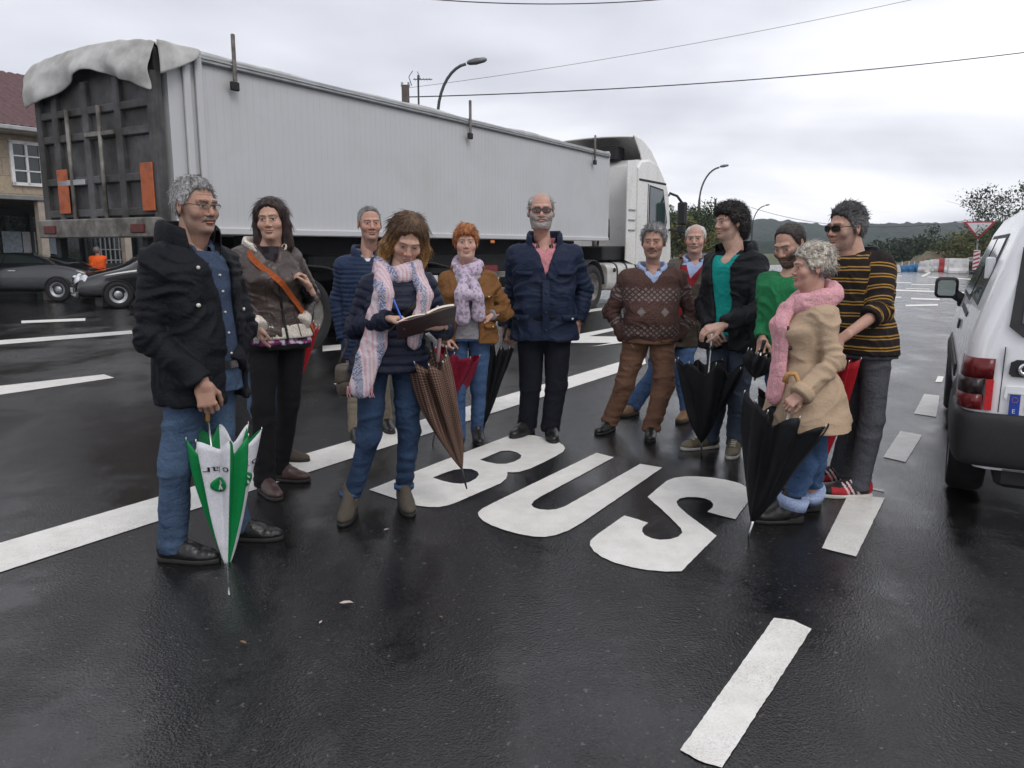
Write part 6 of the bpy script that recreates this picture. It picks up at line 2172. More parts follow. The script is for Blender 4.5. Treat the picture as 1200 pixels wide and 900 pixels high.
M['black_plastic'] = simple('black_plastic', (.012, .012, .012), .4)
M['button'] = simple('pale_button', (.6, .58, .52), .4)
M['black_leather'] = simple('black_leather', (.012, .011, .011), .4, bmp=.2)
M['gunmetal'] = simple('gunmetal', (.05, .05, .05), .35, .8)


def lens_mat(name, col, alpha):
    m, nt, b = newmat(name)
    b.inputs['Base Color'].default_value = (*col, 1); b.inputs['Roughness'].default_value = .05
    b.inputs['Alpha'].default_value = alpha; b.inputs['Specular IOR Level'].default_value = .6
    return m


M['dark_lens'] = lens_mat('dark_lens', (.02, .017, .015), .86)
M['clear_lens'] = lens_mat('clear_lens', (.05, .05, .055), .14)
M['tint_lens'] = lens_mat('tint_lens', (.07, .03, .026), .5)


def argyle_mat():
    """brown marled knit with bands of grey lozenges across chest and waist"""
    m, nt, b = newmat('argyle_knit')
    a = N(nt, 'ShaderNodeAttribute', attribute_name='pat')
    sp = nt.nodes.new('ShaderNodeSeparateXYZ'); L(nt, a.outputs['Vector'], sp.inputs[0])
    th, z = sp.outputs[1], sp.outputs[2]
    v = coords(nt)
    n = noise(nt, v, 130, 2)
    base = ramp(nt, n, [(.3, (.050, .026, .022)), (.7, (.118, .068, .056))]).outputs[0]
    jag = math_(nt, 'MULTIPLY', math_(nt, 'PINGPONG', math_(nt, 'MULTIPLY', th, .155), .028), 1.0)
    def band(zc, hw):
        d = math_(nt, 'ABSOLUTE', math_(nt, 'SUBTRACT', math_(nt, 'ADD', z, math_(nt, 'MULTIPLY', jag, .9)), zc))
        return math_(nt, 'LESS_THAN', d, hw)
    u = math_(nt, 'MULTIPLY', th, .16)
    f1 = math_(nt, 'FRACT', math_(nt, 'DIVIDE', math_(nt, 'ADD', u, z), .040)); f2 = math_(nt, 'FRACT', math_(nt, 'DIVIDE', math_(nt, 'SUBTRACT', u, math_(nt, 'SUBTRACT', z, 3.0)), .040))
    dia = math_(nt, 'MULTIPLY', math_(nt, 'GREATER_THAN', f1, .38), math_(nt, 'GREATER_THAN', f2, .38))
    bands = math_(nt, 'MAXIMUM', band(1.09, .048), band(.825, .040))
    msk = math_(nt, 'MULTIPLY', dia, bands)
    # a row of single lozenges between the bands
    c3 = math_(nt, 'ABSOLUTE', math_(nt, 'SUBTRACT', math_(nt, 'FRACT', math_(nt, 'DIVIDE', u, .15)), .5))
    loz = math_(nt, 'LESS_THAN', math_(nt, 'ADD', math_(nt, 'MULTIPLY', c3, .15 * 1.3), math_(nt, 'ABSOLUTE', math_(nt, 'SUBTRACT', z, .955))), .034)
    msk = math_(nt, 'MAXIMUM', msk, loz)
    grey = ramp(nt, n, [(.3, (.15, .125, .12)), (.7, (.27, .235, .225))]).outputs[0]
    L(nt, mixc(nt, math_(nt, 'MULTIPLY', msk, .85), base, grey), b.inputs['Base Color'])
    b.inputs['Roughness'].default_value = .95; b.inputs['Specular IOR Level'].default_value = .15
    bump(nt, b, n, .8, .006)
    return m


M['argyle'] = argyle_mat()
M['rugby'] = stripes_mat('striped_knit', (.020, .015, .014), (.36, .20, .045), pitch=.062, w=.11, pair=.26)
M['col_cloth'] = attr_color_mat('coloured_cloth')
M['col_shoe'] = attr_color_mat('coloured_shoe', .6, 150, .2)


def woven_scarf_color(P, n):
    """pink and white weave with a grey-blue band"""
    t = np.arctan2(P[:, 0], -P[:, 1])
    u = P[:, 0] * 1.0 + P[:, 1] * .6
    st = np.sin(u * 2 * math.pi / .022)
    c = np.where(st[:, None] > .1, np.array([.52, .33, .37]), np.array([.58, .50, .53]))
    band = (np.sin(u * 2 * math.pi / .115 + 1.0) > .55)[:, None]
    chk = (np.sin(P[:, 2] * 2 * math.pi / .016) * np.sin(u * 2 * math.pi / .012) > -.1)[:, None]
    return np.concatenate([np.where(band, np.where(chk, np.array([.12, .15, .26]), np.array([.5, .46, .5])), c), np.ones((len(P), 1))], 1)


def lavender_color(P, n):
    v = vnoise(P * 70, 5)[:, None]; w = vnoise(P * 130, 8)[:, None]
    c = np.array([.50, .42, .52]) * (1 - (v > .58) * .45) + np.array([.12, .04, .10]) * (w > .72)
    return np.concatenate([c, np.ones((len(P), 1))], 1)


def knit_rim(s, name, u, mat, infl, flare=None, h=.03, th=.012):
    F = SDF([s.hip[0] - .4, s.hip[1] - .4, s.uz(u) - h - .02], [s.hip[0] + .4, s.hip[1] + .4, s.uz(u) + h + .02], .008)
    s.torso(F, infl + th, u - h / (s.sh[2] - s.hip[2]), u + h / (s.sh[2] - s.hip[2]), 0, flare)
    V, Q = F.mesh(); V = smooth_mesh(V, Q, 1)
    return mesh_np(name, V, Q, mat, s.root)


def cuff(s, side, mat, back=.03, ln=.06, r=.05, name='cuff', tilt=.0):
    W, E = s.W[side], s.E[side]
    d = (W - E) / np.linalg.norm(W - E)
    prof = [(r * .75, -back), (r, -back), (r * 1.06, -back + ln * .3), (r * 1.06, -back + ln * .8), (r * .95, -back + ln), (r * .6, -back + ln)]
    return MB().lathe(prof, W, d, 20).build(name, mat, s.root)


def flap(s, u, th, w, hgt, infl, mat, name='pocket_flap', btn=None):
    n = 7
    top = [s.surf(u, th + (t - .5) * w, infl + .004) for t in np.linspace(0, 1, n)]
    bot = [s.surf(u - hgt - .012 * math.sin(t * math.pi), th + (t - .5) * w, infl + .010) for t in np.linspace(0, 1, n)]
    V = []
    for (a, na), (b, nb) in zip(top, bot):
        V += [a + na * .004, b + nb * .004]
    o = MB().grid(np.array(V), n, 2).build(name, mat, s.root)
    so = o.modifiers.new('thick', 'SOLIDIFY'); so.thickness = .008; so.offset = 0
    if btn is not None:
        p, nn = s.surf(u - hgt * .75, th, infl + .016)
        MB().disc(p, nn, .009, 10, .006).build('stud', btn, o)
    return o


def vneck(s, mat, name='shirt_collar', u=1.02, infl=.006, hgt=.045, gap=.30):
    return s.collar(mat, u, hgt, infl, gap, .03, name)
# ================================================================== the people
G_ = 'people gathered on the wet bus lane'
HY = [-.13, -.085, -.06, -.035, -.012, .005, .02, .035, .06, .12]     # depths of the usual short hairline


def man_moustache():
    s = Person('grey-haired moustached man with glasses in open black parka, resting white and green umbrella on road', 1.76, (235, 648),
               dict(sh=(223, 303), hip=(236, 436), yaw=42, hyaw=48, head=(229, 242), hyw=37, pitch=1,
                    arm={'l': ((176, 394, -.02), (238, 450, -.10)), 'r': ((282, 384, -.02), (270, 428, -.16))},
                    leg={'l': ((206, 545), (204, 657), 62), 'r': ((256, 536), (280, 632), 66)}), wide=1.06, deep=1.12, belly=.03, hs=.99, seed=1)
    sk = (.40, .215, .145)
    s.body(sk, dict(brow=(.04, .035, .03), browt=.0052, moustache=(.13, .12, .11), stubble=((.22, .16, .13), .45), age=1, nose=1.15, iris=(.03, .02, .012), lids=.8,
                    scalp=((.13, .125, .12), .7), hy=HY, hz=[.09, .082, .066, .03, .0, .012, .02, -.02, -.05, -.06]))
    s.hand('l', (.12, -.06, -1), (.1, 1, .0), -1, ((35, 55, 30), (38, 58, 30), (42, 60, 32), (46, 62, 34)), .05, (.3, 1.4), 1.05)
    s.finish()
    s.hair(HY, [.095, .085, .066, .030, .0, .014, .022, -.02, -.055, -.06], (.007, .010, .018), (.16, .155, .15), (.34, .335, .33), grey=((.46, .455, .45), .8), amp=.006, temple=.012, strands=1500, slen=.024, lift=.6, sr=.0010)
    s.glasses(M['gunmetal'], M['clear_lens'], .026, .0145, half=True, r=.0014)
    s.top('shirt', M['denim_shirt'], .004, -.12, 1.06, arms=False, fold=.006)
    s.collar(M['denim_shirt'], 1.0, .05, .0, .35, .03, 'shirt_collar')
    s.trousers(M['blue_jeans'], rr=(.088, .070, .062))
    bt = s.path((.085, -2.0), (.085, 1.4), .014, 26)
    s.strip(bt, .035, M['black_leather'], 'belt')
    p, n = s.surf(.085, .1, .020); MB().box(p, (.045, .01, .032), rotz(s.hyaw)).build('buckle', M['metal'], s.root)
    s.top('parka', M['black_parka'], .027, -.24, 1.10, (.078, .068, .057), .96, opening=(.03, [(-.3, .078), (.3, .055), (.7, .05), (.95, .075), (1.1, .10)]), fold=.013)
    s.collar(M['black_parka'], 1.03, .115, .030, .62, .06, 'parka_collar')
    s.buttons([.18, .36, .54, .72, .86], .12, .006, M['button'], .0055)
    s.buttons([-.08, .62], -.62, .036, M['button'], .009, 'stud')
    s.buttons([.93], -.5, .034, M['button'], .008, 'stud'); s.buttons([.55], .68, .036, M['button'], .008, 'stud')
    flap(s, .02, -.95, .75, .09, .036, M['black_parka'], btn=M['button'])
    s.shoes(M['black_shoe'], M['sole'], size=1.04)
    return s


def woman_leather():
    s = Person('dark-haired woman in brown leather jacket with cream trim and orange shoulder strap, hands in pockets', 1.72, (322, 567),
               dict(sh=(311, 300), hip=(325, 393), yaw=18, hyaw=22, head=(318, 257), hyw=-14, pitch=2, roll=-3,
                    arm={'l': ((273, 352, .02), (301, 381, -.19)), 'r': ((364, 345, .12), (354, 375, -.20))},
                    leg={'l': ((309, 478), (311, 578), 22), 'r': ((338, 474), (327, 563), 62)}), female=True, wide=1.04, deep=1.0, bust=.05, hs=1.00, seed=2)
    sk = (.47, .27, .19)
    s.body(sk, dict(brow=(.045, .025, .018), browt=.003, lips=(.36, .13, .12), iris=(.03, .018, .012), jaw=.92))
    for sd, th in (('l', -1), ('r', 1)):
        s.hand(sd, (.25 if sd == 'l' else -.25, .3, -1), (.9 if sd == 'l' else -.9, .3, .2), th, (12, 16, 10), .0)
    s.finish()
    def lob(F):
        for sx in (-1, 1):
            F.cone((sx * .066, -.02, .05), (sx * .080, .0, -.03), .028, .028, .02)
            F.cone((sx * .080, .0, -.03), (sx * .085, -.012, -.155), .028, .030, .02)
        F.ell((0, .07, -.06), (.085, .05, .13), .03)
    s.hair([-.13, -.09, -.062, -.036, -.022], [.112, .104, .058, -.06, -.35], (.013, .016, .014), (.018, .009, .008), (.040, .020, .017), amp=.006, freq=(90, 90, 10), build=lob,
           strands=900, slen=.08, lift=.02, flow='down', sr=.0011, jit=.05)
    s.top('blouse', M['col_cloth'], .010, -.10, 1.12, arms=False, fold=.006, color=lambda V, p, n: np.concatenate([np.where((vnoise(V * 45, 3) > .55)[:, None], np.array([.55, .48, .58]), np.where((vnoise(V * 38, 9) > .5)[:, None], np.array([.30, .03, .15]), np.array([.05, .02, .05]))) * np.where((V[:, 2] < s.uz(.4))[:, None], 1, .04), np.ones((len(V), 1))], 1), flare=([-.2, 0], [.006, 0]))
    s.trousers(M['black_cloth'], rr=(.088, .066, .058), fold=.006, bell=.004)
    s.top('jacket', M['brown_leather'], .024, .02, 1.10, (.072, .063, .053), .92, opening=(.0, [(-.1, .0), (.82, .0), (.96, .03), (1.1, .07)]), fold=.010)
    knit_rim(s, 'waistband', .07, M['cream_rib'], .014, None, .042)
    s.collar(M['cream_rib'], 1.02, .06, .020, .55, .10, 'collar')
    for sd in 'lr': cuff(s, sd, M['cream_rib'], .035, .07, .050)
    for th in (-.42, .42):
        s.strip(s.path((.0, th), (.80, th * 1.1), .026, 16), .006, M['old_leather'], 'seam', .004)
    s.strip(s.path((-.02, .0), (.86, .0), .027, 16), .014, M['gunmetal'], 'zip', .006)
    pts = [s.surf(1.06 - 1.12 * t, -.95 + 2.35 * t ** .85, .036 + .02 * max(0, .12 - t)) for t in np.linspace(0, 1, 26)]
    s.strip(pts, .034, M['orange_strap'], 'shoulder_strap', .007)
    p = s.hc + s.hR @ np.array([.079, -.004, -.042]) * s.hs
    MB().lathe([(.001, -.006), (.006, -.003), (.006, .003), (.001, .006)], p, n=10).build('earring', M['button'], s.root)
    s.shoes(M['brown_shoe'], M['sole'], heel=.012)
    return s


def man_puffer():
    s = Person('grey-haired man in blue quilted jacket and khaki trousers, standing behind woman with notebook', 1.74, (430, 506),
               dict(sh=(430, 309), hip=(432, 386), yaw=4, head=(433, 262), hyw=10, pitch=0,
                    arm={'l': ((396, 355, .03), (403, 398, -.06)), 'r': ((466, 355, .03), (458, 396, -.05))},
                    leg={'l': ((417, 452), (417, 514), 8), 'r': ((446, 452), (452, 503), 12)}), wide=1.04, deep=1.1, belly=.03, hs=1.05, seed=3)
    sk = (.45, .24, .17)
    s.body(sk, dict(brow=(.22, .19, .16), browt=.004, age=1, red=.75, nose=1.2, lids=.7, stubble=((.30, .2, .16), .3), scalp=((.16, .155, .15), .6), hy=HY, hz=[.12, .115, .09, .03, .0, .012, .02, -.02, -.05, -.06]))
    s.hand('l', (.05, -.05, -1), (.9, .3, 0), -1, (35, 50, 30), .03, (.2, 1.0))
    s.hand('r', (-.05, -.05, -1), (-.9, .3, 0), 1, (25, 35, 20), .03)
    s.finish()
    s.hair(HY, [.125, .115, .09, .03, .0, .014, .022, -.02, -.055, -.06], (.006, .008, .006), (.09, .085, .08), (.2, .195, .19), grey=((.36, .35, .34), .9), amp=.004, temple=.03, strands=900, slen=.022, lift=.4, sr=.0009, flow='back')
    s.trousers(M['khaki_cloth'])
    s.top('shirt', M['white_shirt'], .002, .4, 1.08, arms=False)
    s.collar(M['grey_knit'], 1.0, .06, .0, .25, .02, 'shirt_collar')
    s.top('jacket', M['blue_puffer'], .030, -.42, 1.10, (.074, .064, .054), .97, quilt=(.034, .009), fold=.006, opening=(0, [(-.5, 0), (.95, 0), (1.1, .04)]))
    s.collar(M['blue_puffer'], 1.03, .090, .012, .4, .03, 'jacket_collar')
    s.shoes(M['black_shoe'], M['sole'])
    return s


def woman_writing():
    s = Person('woman with highlighted shoulder-length hair and long pink woven scarf, writing in an open notebook', 1.63, (447, 602),
               dict(sh=(467, 330), hip=(457, 416), yaw=10, hyaw=6, head=(477, 280), hyw=4, pitch=30, roll=8,
                    arm={'l': ((417, 384, -.02), (452, 376, -.20)), 'r': ((520, 386, .0), (514, 384, -.19))},
                    leg={'l': ((433, 512), (411, 604), -12), 'r': ((478, 508), (474, 594), 8)}), female=True, wide=1.05, deep=1.02, bust=.045, hs=1.02, seed=4)
    sk = (.50, .29, .205)
    s.body(sk, dict(brow=(.09, .05, .03), browt=.0032, lips=(.42, .15, .14), lids=.45, jaw=.95))
    s.W['l'] = s.at(455, 374, -.24); s.W['r'] = s.at(512, 384, -.2)
    s.hand('l', (1, -.25, .0), (.1, -.45, -1), 1, ((40, 50, 30), (45, 55, 35), (50, 60, 35), (55, 60, 35)), .0, (.5, 1.3))
    s.hand('r', (-1, -.12, -.02), (.0, .15, 1), -1, ((8, 10, 8), (8, 12, 8), (10, 14, 8), (12, 16, 8)), .04, (.4, .6))
    s.finish()
    def lob(F):
        for sx in (-1, 1):
            F.cone((sx * .066, -.015, .05), (sx * .092, .0, -.05), .032, .034, .02)
            F.cone((sx * .092, .0, -.05), (sx * (.112 if sx < 0 else .105), .0, -.125), .034, .028, .02)
        F.ell((0, .06, -.04), (.09, .06, .115), .03)
    s.hair([-.13, -.09, -.064, -.04, -.026], [.105, .094, .055, -.05, -.35], (.020, .022, .020), (.060, .030, .015), (.12, .066, .03), amp=.012, freq=(42, 42, 14), build=lob,
           strands=1300, slen=.075, lift=.05, flow='down', tipcol=((.42, .225, .075), .06, .16), sr=.0012, curl=.003, jit=.10)
    s.top('coat', M['dark_puffer'], .026, -.20, 1.10, (.070, .064, .054), 1.0, quilt=(.046, .011), fold=.006, flare=([-.3, -.1, .1], [.016, .012, 0]))
    s.strip(s.path((.98, .75), (.1, -.75), .032, 18), .022, M['gunmetal'], 'bag_strap', .005)
    s.trousers(M['dark_jeans'], rr=(.088, .063, .047), hem=.10, fold=.011, stack=.014)
    for sd in 'lr':
        A = s.A[sd]
        MB().lathe([(.05, .03), (.056, .03), (.056, .055), (.05, .055)], A, n=18).build('turn_up', M['bright_jeans'], s.root)
    s.shoes(M['taupe_suede'], M['sole'], boot=.055, heel=.022, name='ankle_boot')
    k = s.s
    def tails(F):
        R = rotz(s.yaw)
        a = [s.nb + s.X * -.085 + np.array([0, -.05, .05]), s.surf(.86, -.50, .06)[0], s.surf(.55, -.52, .065)[0], s.surf(.2, -.52, .06)[0], s.surf(.0, -.55, .06)[0], s.surf(-.36, -.62, .07)[0]]
        slab(F, a, [.075, .10, .115, .12, .12, .115], R @ np.array([-.45, -1, 0]) / 1.1, .026)
        b = [s.nb + s.X * .085 + np.array([0, -.05, .05]), s.surf(.84, .55, .055)[0], s.surf(.55, .50, .055)[0], s.surf(.22, .45, .055)[0]]
        slab(F, b, [.07, .085, .085, .08], R @ np.array([.4, -1, 0]) / 1.08, .022)
    sc = s.scarf_ring(M['col_cloth'], 'scarf', z=.014, rad=.102, r=.034, turns=2, amp=.012, color=woven_scarf_color, extra=tails, front=-.03)
    # fringe of the scarf end
    e = s.surf(-.37, -.62, .07)[0]; mb = MB()
    rr = random.Random(4)
    for i in range(26):
        x = (i / 25 - .5) * .13
        p = e + rotz(s.yaw - .45) @ np.array([x, rr.uniform(-.008, .008), 0])
        mb.tube([p + [0, 0, .01], p + [rr.uniform(-.004, .004), 0, -.02], p + [rr.uniform(-.008, .008), rr.uniform(-.006, .006), -.045]], [.0022, .002, .0012], 5)
    mb.build('fringe', M['pink_scarf'], sc)
    return s


def woman_orange_hair():
    s = Person('woman with short ginger hair in tan suede jacket, lavender scarf and blue jeans', 1.60, (548, 520),
               dict(sh=(548, 325), hip=(548, 388), yaw=2, head=(546, 284), hyw=2, pitch=0,
                    arm={'l': ((517, 368, .02), (524, 395, -.12)), 'r': ((592, 366, .05), (576, 369, -.17))},
                    leg={'l': ((537, 456), (538, 524), -6), 'r': ((561, 456), (559, 516), 6)}), female=True, wide=1.09, deep=1.05, bust=.05, belly=.04, hs=1.00, seed=5)
    sk = (.52, .30, .225)
    s.body(sk, dict(brow=(.25, .12, .06), browt=.003, lips=(.44, .17, .16), fat=.005, red=.65, lids=.75))
    s.hand('r', (-1, -.15, -.15), (.0, .5, -1), -1, ((30, 45, 30), (35, 50, 30), (40, 50, 30), (40, 50, 30)), .0, (.4, .8), 1.0)
    s.hand('l', (.1, -.2, -1), (.9, .4, 0), -1, (55, 70, 40), .0, (.2, 1.2))
    s.finish()
    s.hair([-.13, -.085, -.06, -.04, -.02, 0, .03, .06, .12], [.06, .058, .04, -.0, -.035, -.04, -.05, -.075, -.08], (.014, .018, .024), (.26, .085, .022), (.40, .15, .045), amp=.010, strands=1000, slen=.04, lift=.35, flow='whorl')
    s.trousers(M['bright_jeans'], rr=(.088, .063, .049), hem=.06, fold=.009)
    s.top('jumper', M['grey_knit'], .018, -.12, 1.06, arms=False, fold=.006)
    s.top('jacket', M['tan_suede'], .034, -.20, 1.09, (.075, .066, .054), .95, opening=(-.005, [(-.4, .085), (.2, .075), (.7, .07), (.95, .075), (1.1, .11)]), fold=.011)
    s.collar(M['tan_suede'], 1.0, .055, .022, .85, .09, 'jacket_collar')
    flap(s, .16, .85, .6, .07, .034, M['tan_suede'], btn=M['brass'])
    flap(s, .70, .72, .4, .05, .034, M['tan_suede'], btn=M['brass'])
    cuff(s, 'r', M['grey_knit'], .02, .028, .036, 'watch_band')
    def tails(F):
        a = [s.surf(1.0, -.1, .06)[0], s.surf(.72, -.25, .06)[0], s.surf(.30, -.22, .05)[0]]
        slab(F, a, [.075, .085, .11], (-.1, -1, 0), .032)
        b = [s.surf(.95, .15, .07)[0], s.surf(.66, .30, .06)[0], s.surf(.34, .35, .05)[0]]
        slab(F, b, [.06, .075, .095], (.2, -1, 0), .028)
        F.ell(s.surf(.72, .02, .075)[0], (.05, .035, .035), .02)
    s.scarf_ring(M['col_cloth'], 'scarf', z=.022, rad=.088, r=.036, turns=2, amp=.012, color=lavender_color, extra=tails, front=-.035)
    s.shoes(M['black_leather'], M['sole'], boot=.05, heel=.015, name='ankle_boot')
    return s


def man_navy():
    s = Person('stout bald bearded man in navy parka over pink shirt, standing alone in the centre', 1.80, (628, 508),
               dict(sh=(638, 296), hip=(638, 376), yaw=0, head=(634, 247), hyw=2, pitch=-1,
                    arm={'l': ((600, 345, .08), (592, 384, -.02)), 'r': ((686, 338, .06), (677, 377, -.06))},
                    leg={'l': ((622, 450), (618, 508), -32), 'r': ((652, 452), (645, 512), 6)}), wide=1.2, deep=1.22, belly=.07, hs=1.09, seed=6, )
    sk = (.47, .255, .19)
    s.body(sk, dict(brow=(.14, .12, .11), browt=.004, beard=(.30, .28, .265), moustache=(.24, .22, .2), fat=.008, red=.7, age=.8, nose=1.2, scalp=((.26, .24, .22), .5), hy=HY, hz=[.3, .3, .3, .05, .0, .012, .02, -.02, -.05, -.06]))
    s.hand('r', (-.12, -.1, -1), (-.85, .5, .0), 1, ((50, 65, 40), (55, 70, 40), (60, 70, 45), (65, 75, 45)), .0, (.3, 1.0), 1.08)
    s.hand('l', (.0, -.1, -1), (.85, .45, .0), -1, (50, 60, 40), .0, (.2, 1.1), 1.05)
    s.finish()
    s.hair(HY, [.3, .3, .3, .04, .0, .012, .02, -.03, -.06, -.07], (.012, .014, .003), (.22, .21, .20), (.36, .35, .34), amp=.006, top=([-.05, -.02, .02, .06, .1], [.05, .075, .085, .11, .12], .01), strands=450, slen=.03, lift=.5, flow='back')
    s.glasses(M['black_plastic'], M['tint_lens'], .0275, .0150, r=.0026, square=4)
    s.trousers(M['navy_trousers'], rr=(.10, .078, .070), fold=.006)
    s.top('shirt', M['pink_shirt'], .004, .3, 1.06, arms=False, opening=(0, [(.3, 0), (.9, 0), (1.1, .04)]))
    s.collar(M['pink_shirt'], 1.0, .05, .004, .5, .04, 'shirt_collar')
    s.top('parka', M['navy_parka'], .028, -.26, 1.09, (.080, .070, .060), .96, opening=(.012, [(-.3, .0), (.5, .0), (.75, .022), (.95, .05), (1.1, .085)]), fold=.012, flare=([-.3, .1], [.015, 0]))
    s.collar(M['navy_parka'], 1.0, .105, .028, .62, .05, 'parka_collar')
    s.strip(s.path((-.24, .04), (.62, .04), .038, 20), .05, M['navy_parka'], 'storm_flap', .008)
    s.buttons([-.1, .16, .44], .04, .044, M['gunmetal'], .009, 'stud')
    flap(s, .12, .80, .62, .08, .038, M['navy_parka'], btn=M['button'])
    flap(s, .12, -.76, .62, .08, .038, M['navy_parka'], btn=M['gunmetal'])
    flap(s, .74, .62, .5, .05, .036, M['navy_parka']); flap(s, .74, -.58, .5, .05, .036, M['navy_parka'])
    s.shoes(M['black_shoe'], M['sole'], size=1.05)
    return s
def man_argyle():
    s = Person('man with grey moustache in brown patterned jumper and brown trousers, both hands in pockets', 1.64, (742, 508),
               dict(sh=(764, 322), hip=(762, 390), yaw=4, head=(766, 283), hyw=-8, pitch=3,
                    arm={'l': ((716, 366, .06), (734, 398, -.08)), 'r': ((810, 366, .06), (792, 398, -.08))},
                    leg={'l': ((733, 448), (714, 505), -28), 'r': ((778, 450), (763, 512), -4)}), wide=1.18, deep=1.2, belly=.07, hs=1.06, seed=7)
    sk = (.40, .215, .15)
    s.body(sk, dict(brow=(.14, .13, .12), browt=.0048, moustache=(.085, .08, .075), red=.65, age=1, nose=1.25, fat=.004, lids=.65, stubble=((.28, .19, .15), .4), scalp=((.2, .2, .2), .6), hy=HY, hz=[.1, .09, .072, .03, .0, .012, .02, -.02, -.05, -.06]))
    s.hand('l', (.35, -.2, -1), (.9, .2, .2), -1, (15, 20, 15)); s.hand('r', (-.35, -.2, -1), (-.9, .2, .2), 1, (15, 20, 15))
    s.finish()
    s.hair(HY, [.098, .088, .068, .028, .0, .014, .022, -.02, -.055, -.065], (.012, .014, .018), (.17, .17, .17), (.33, .33, .33), amp=.010, freq=(50, 50, 50), temple=.014, strands=1400, slen=.026, lift=.6, curl=.004, sr=.0010)
    s.trousers(M['brown_cord'], rr=(.100, .078, .071), fold=.012, stack=.018, infl=.014)
    s.top('shirt', M['pale_blue_shirt'], .002, .4, 1.06, arms=False, opening=(0, [(.3, 0), (.86, 0), (1.1, .045)]))
    s.collar(M['pale_blue_shirt'], 1.0, .05, .012, .42, .05, 'shirt_collar')
    s.top('jumper', M['argyle'], .024, -.12, 1.06, (.076, .066, .056), .95, opening=(0, [(-.2, 0), (.78, 0), (1.0, .058), (1.1, .075)]), fold=.010, flare=([-.13, -.02], [-.012, 0]))
    for sd in 'lr': cuff(s, sd, M['argyle'], .06, .05, .05)
    s.shoes(M['black_shoe'], M['sole'], size=1.02)
    return s


def man_red_cardigan():
    s = Person('bald white-haired man in brown leather jacket over red cardigan, standing behind two others', 1.72, (775, 484),
               dict(sh=(815, 312), hip=(792, 392), yaw=-8, head=(815, 280), hyw=-8, pitch=0,
                    arm={'l': ((792, 355, .08), (796, 392, .05)), 'r': ((848, 355, .06), (846, 392, .0))},
                    leg={'l': ((768, 436), (742, 486), -35), 'r': ((800, 438), (806, 492), -25)}), wide=1.08, deep=1.15, belly=.04, hs=1.02, seed=8)
    sk = (.46, .26, .195)
    s.body(sk, dict(brow=(.30, .27, .24), browt=.004, moustache=(.34, .31, .28), red=.7, age=1, nose=1.15, fat=.004, scalp=((.4, .38, .36), .45), hy=HY, hz=[.3, .3, .13, .05, .0, .012, .02, -.02, -.05, -.06]))
    s.finish()
    s.hair(HY, [.3, .3, .13, .03, .0, .012, .02, -.03, -.06, -.07], (.008, .010, .003), (.50, .48, .45), (.62, .6, .57), amp=.004, top=([-.05, -.02, .02, .06, .1], [.07, .09, .10, .115, .12], .01), strands=350, slen=.022, lift=.3)
    s.trousers(M['bright_jeans'], rr=(.095, .074, .064), fold=.010)
    s.top('shirt', M['pale_blue_shirt'], .0, .4, 1.06, arms=False, opening=(0, [(.3, 0), (.9, 0), (1.1, .04)]))
    s.collar(M['pale_blue_shirt'], .99, .05, .006, .42, .05, 'shirt_collar')
    s.top('cardigan', M['red_cardigan'], .010, -.1, 1.02, arms=False, opening=(0, [(-.2, 0), (.72, .0), (1.0, .06)]))
    s.top('jacket', M['old_leather'], .032, -.16, 1.09, (.078, .068, .058), .97, opening=(-.02, [(-.2, .06), (.7, .065), (.95, .09), (1.1, .11)]), fold=.010)
    s.collar(M['tan_suede'], 1.0, .06, .026, .8, .10, 'jacket_collar')
    s.shoes(M['tan_shoe'], M['sole'])
    return s


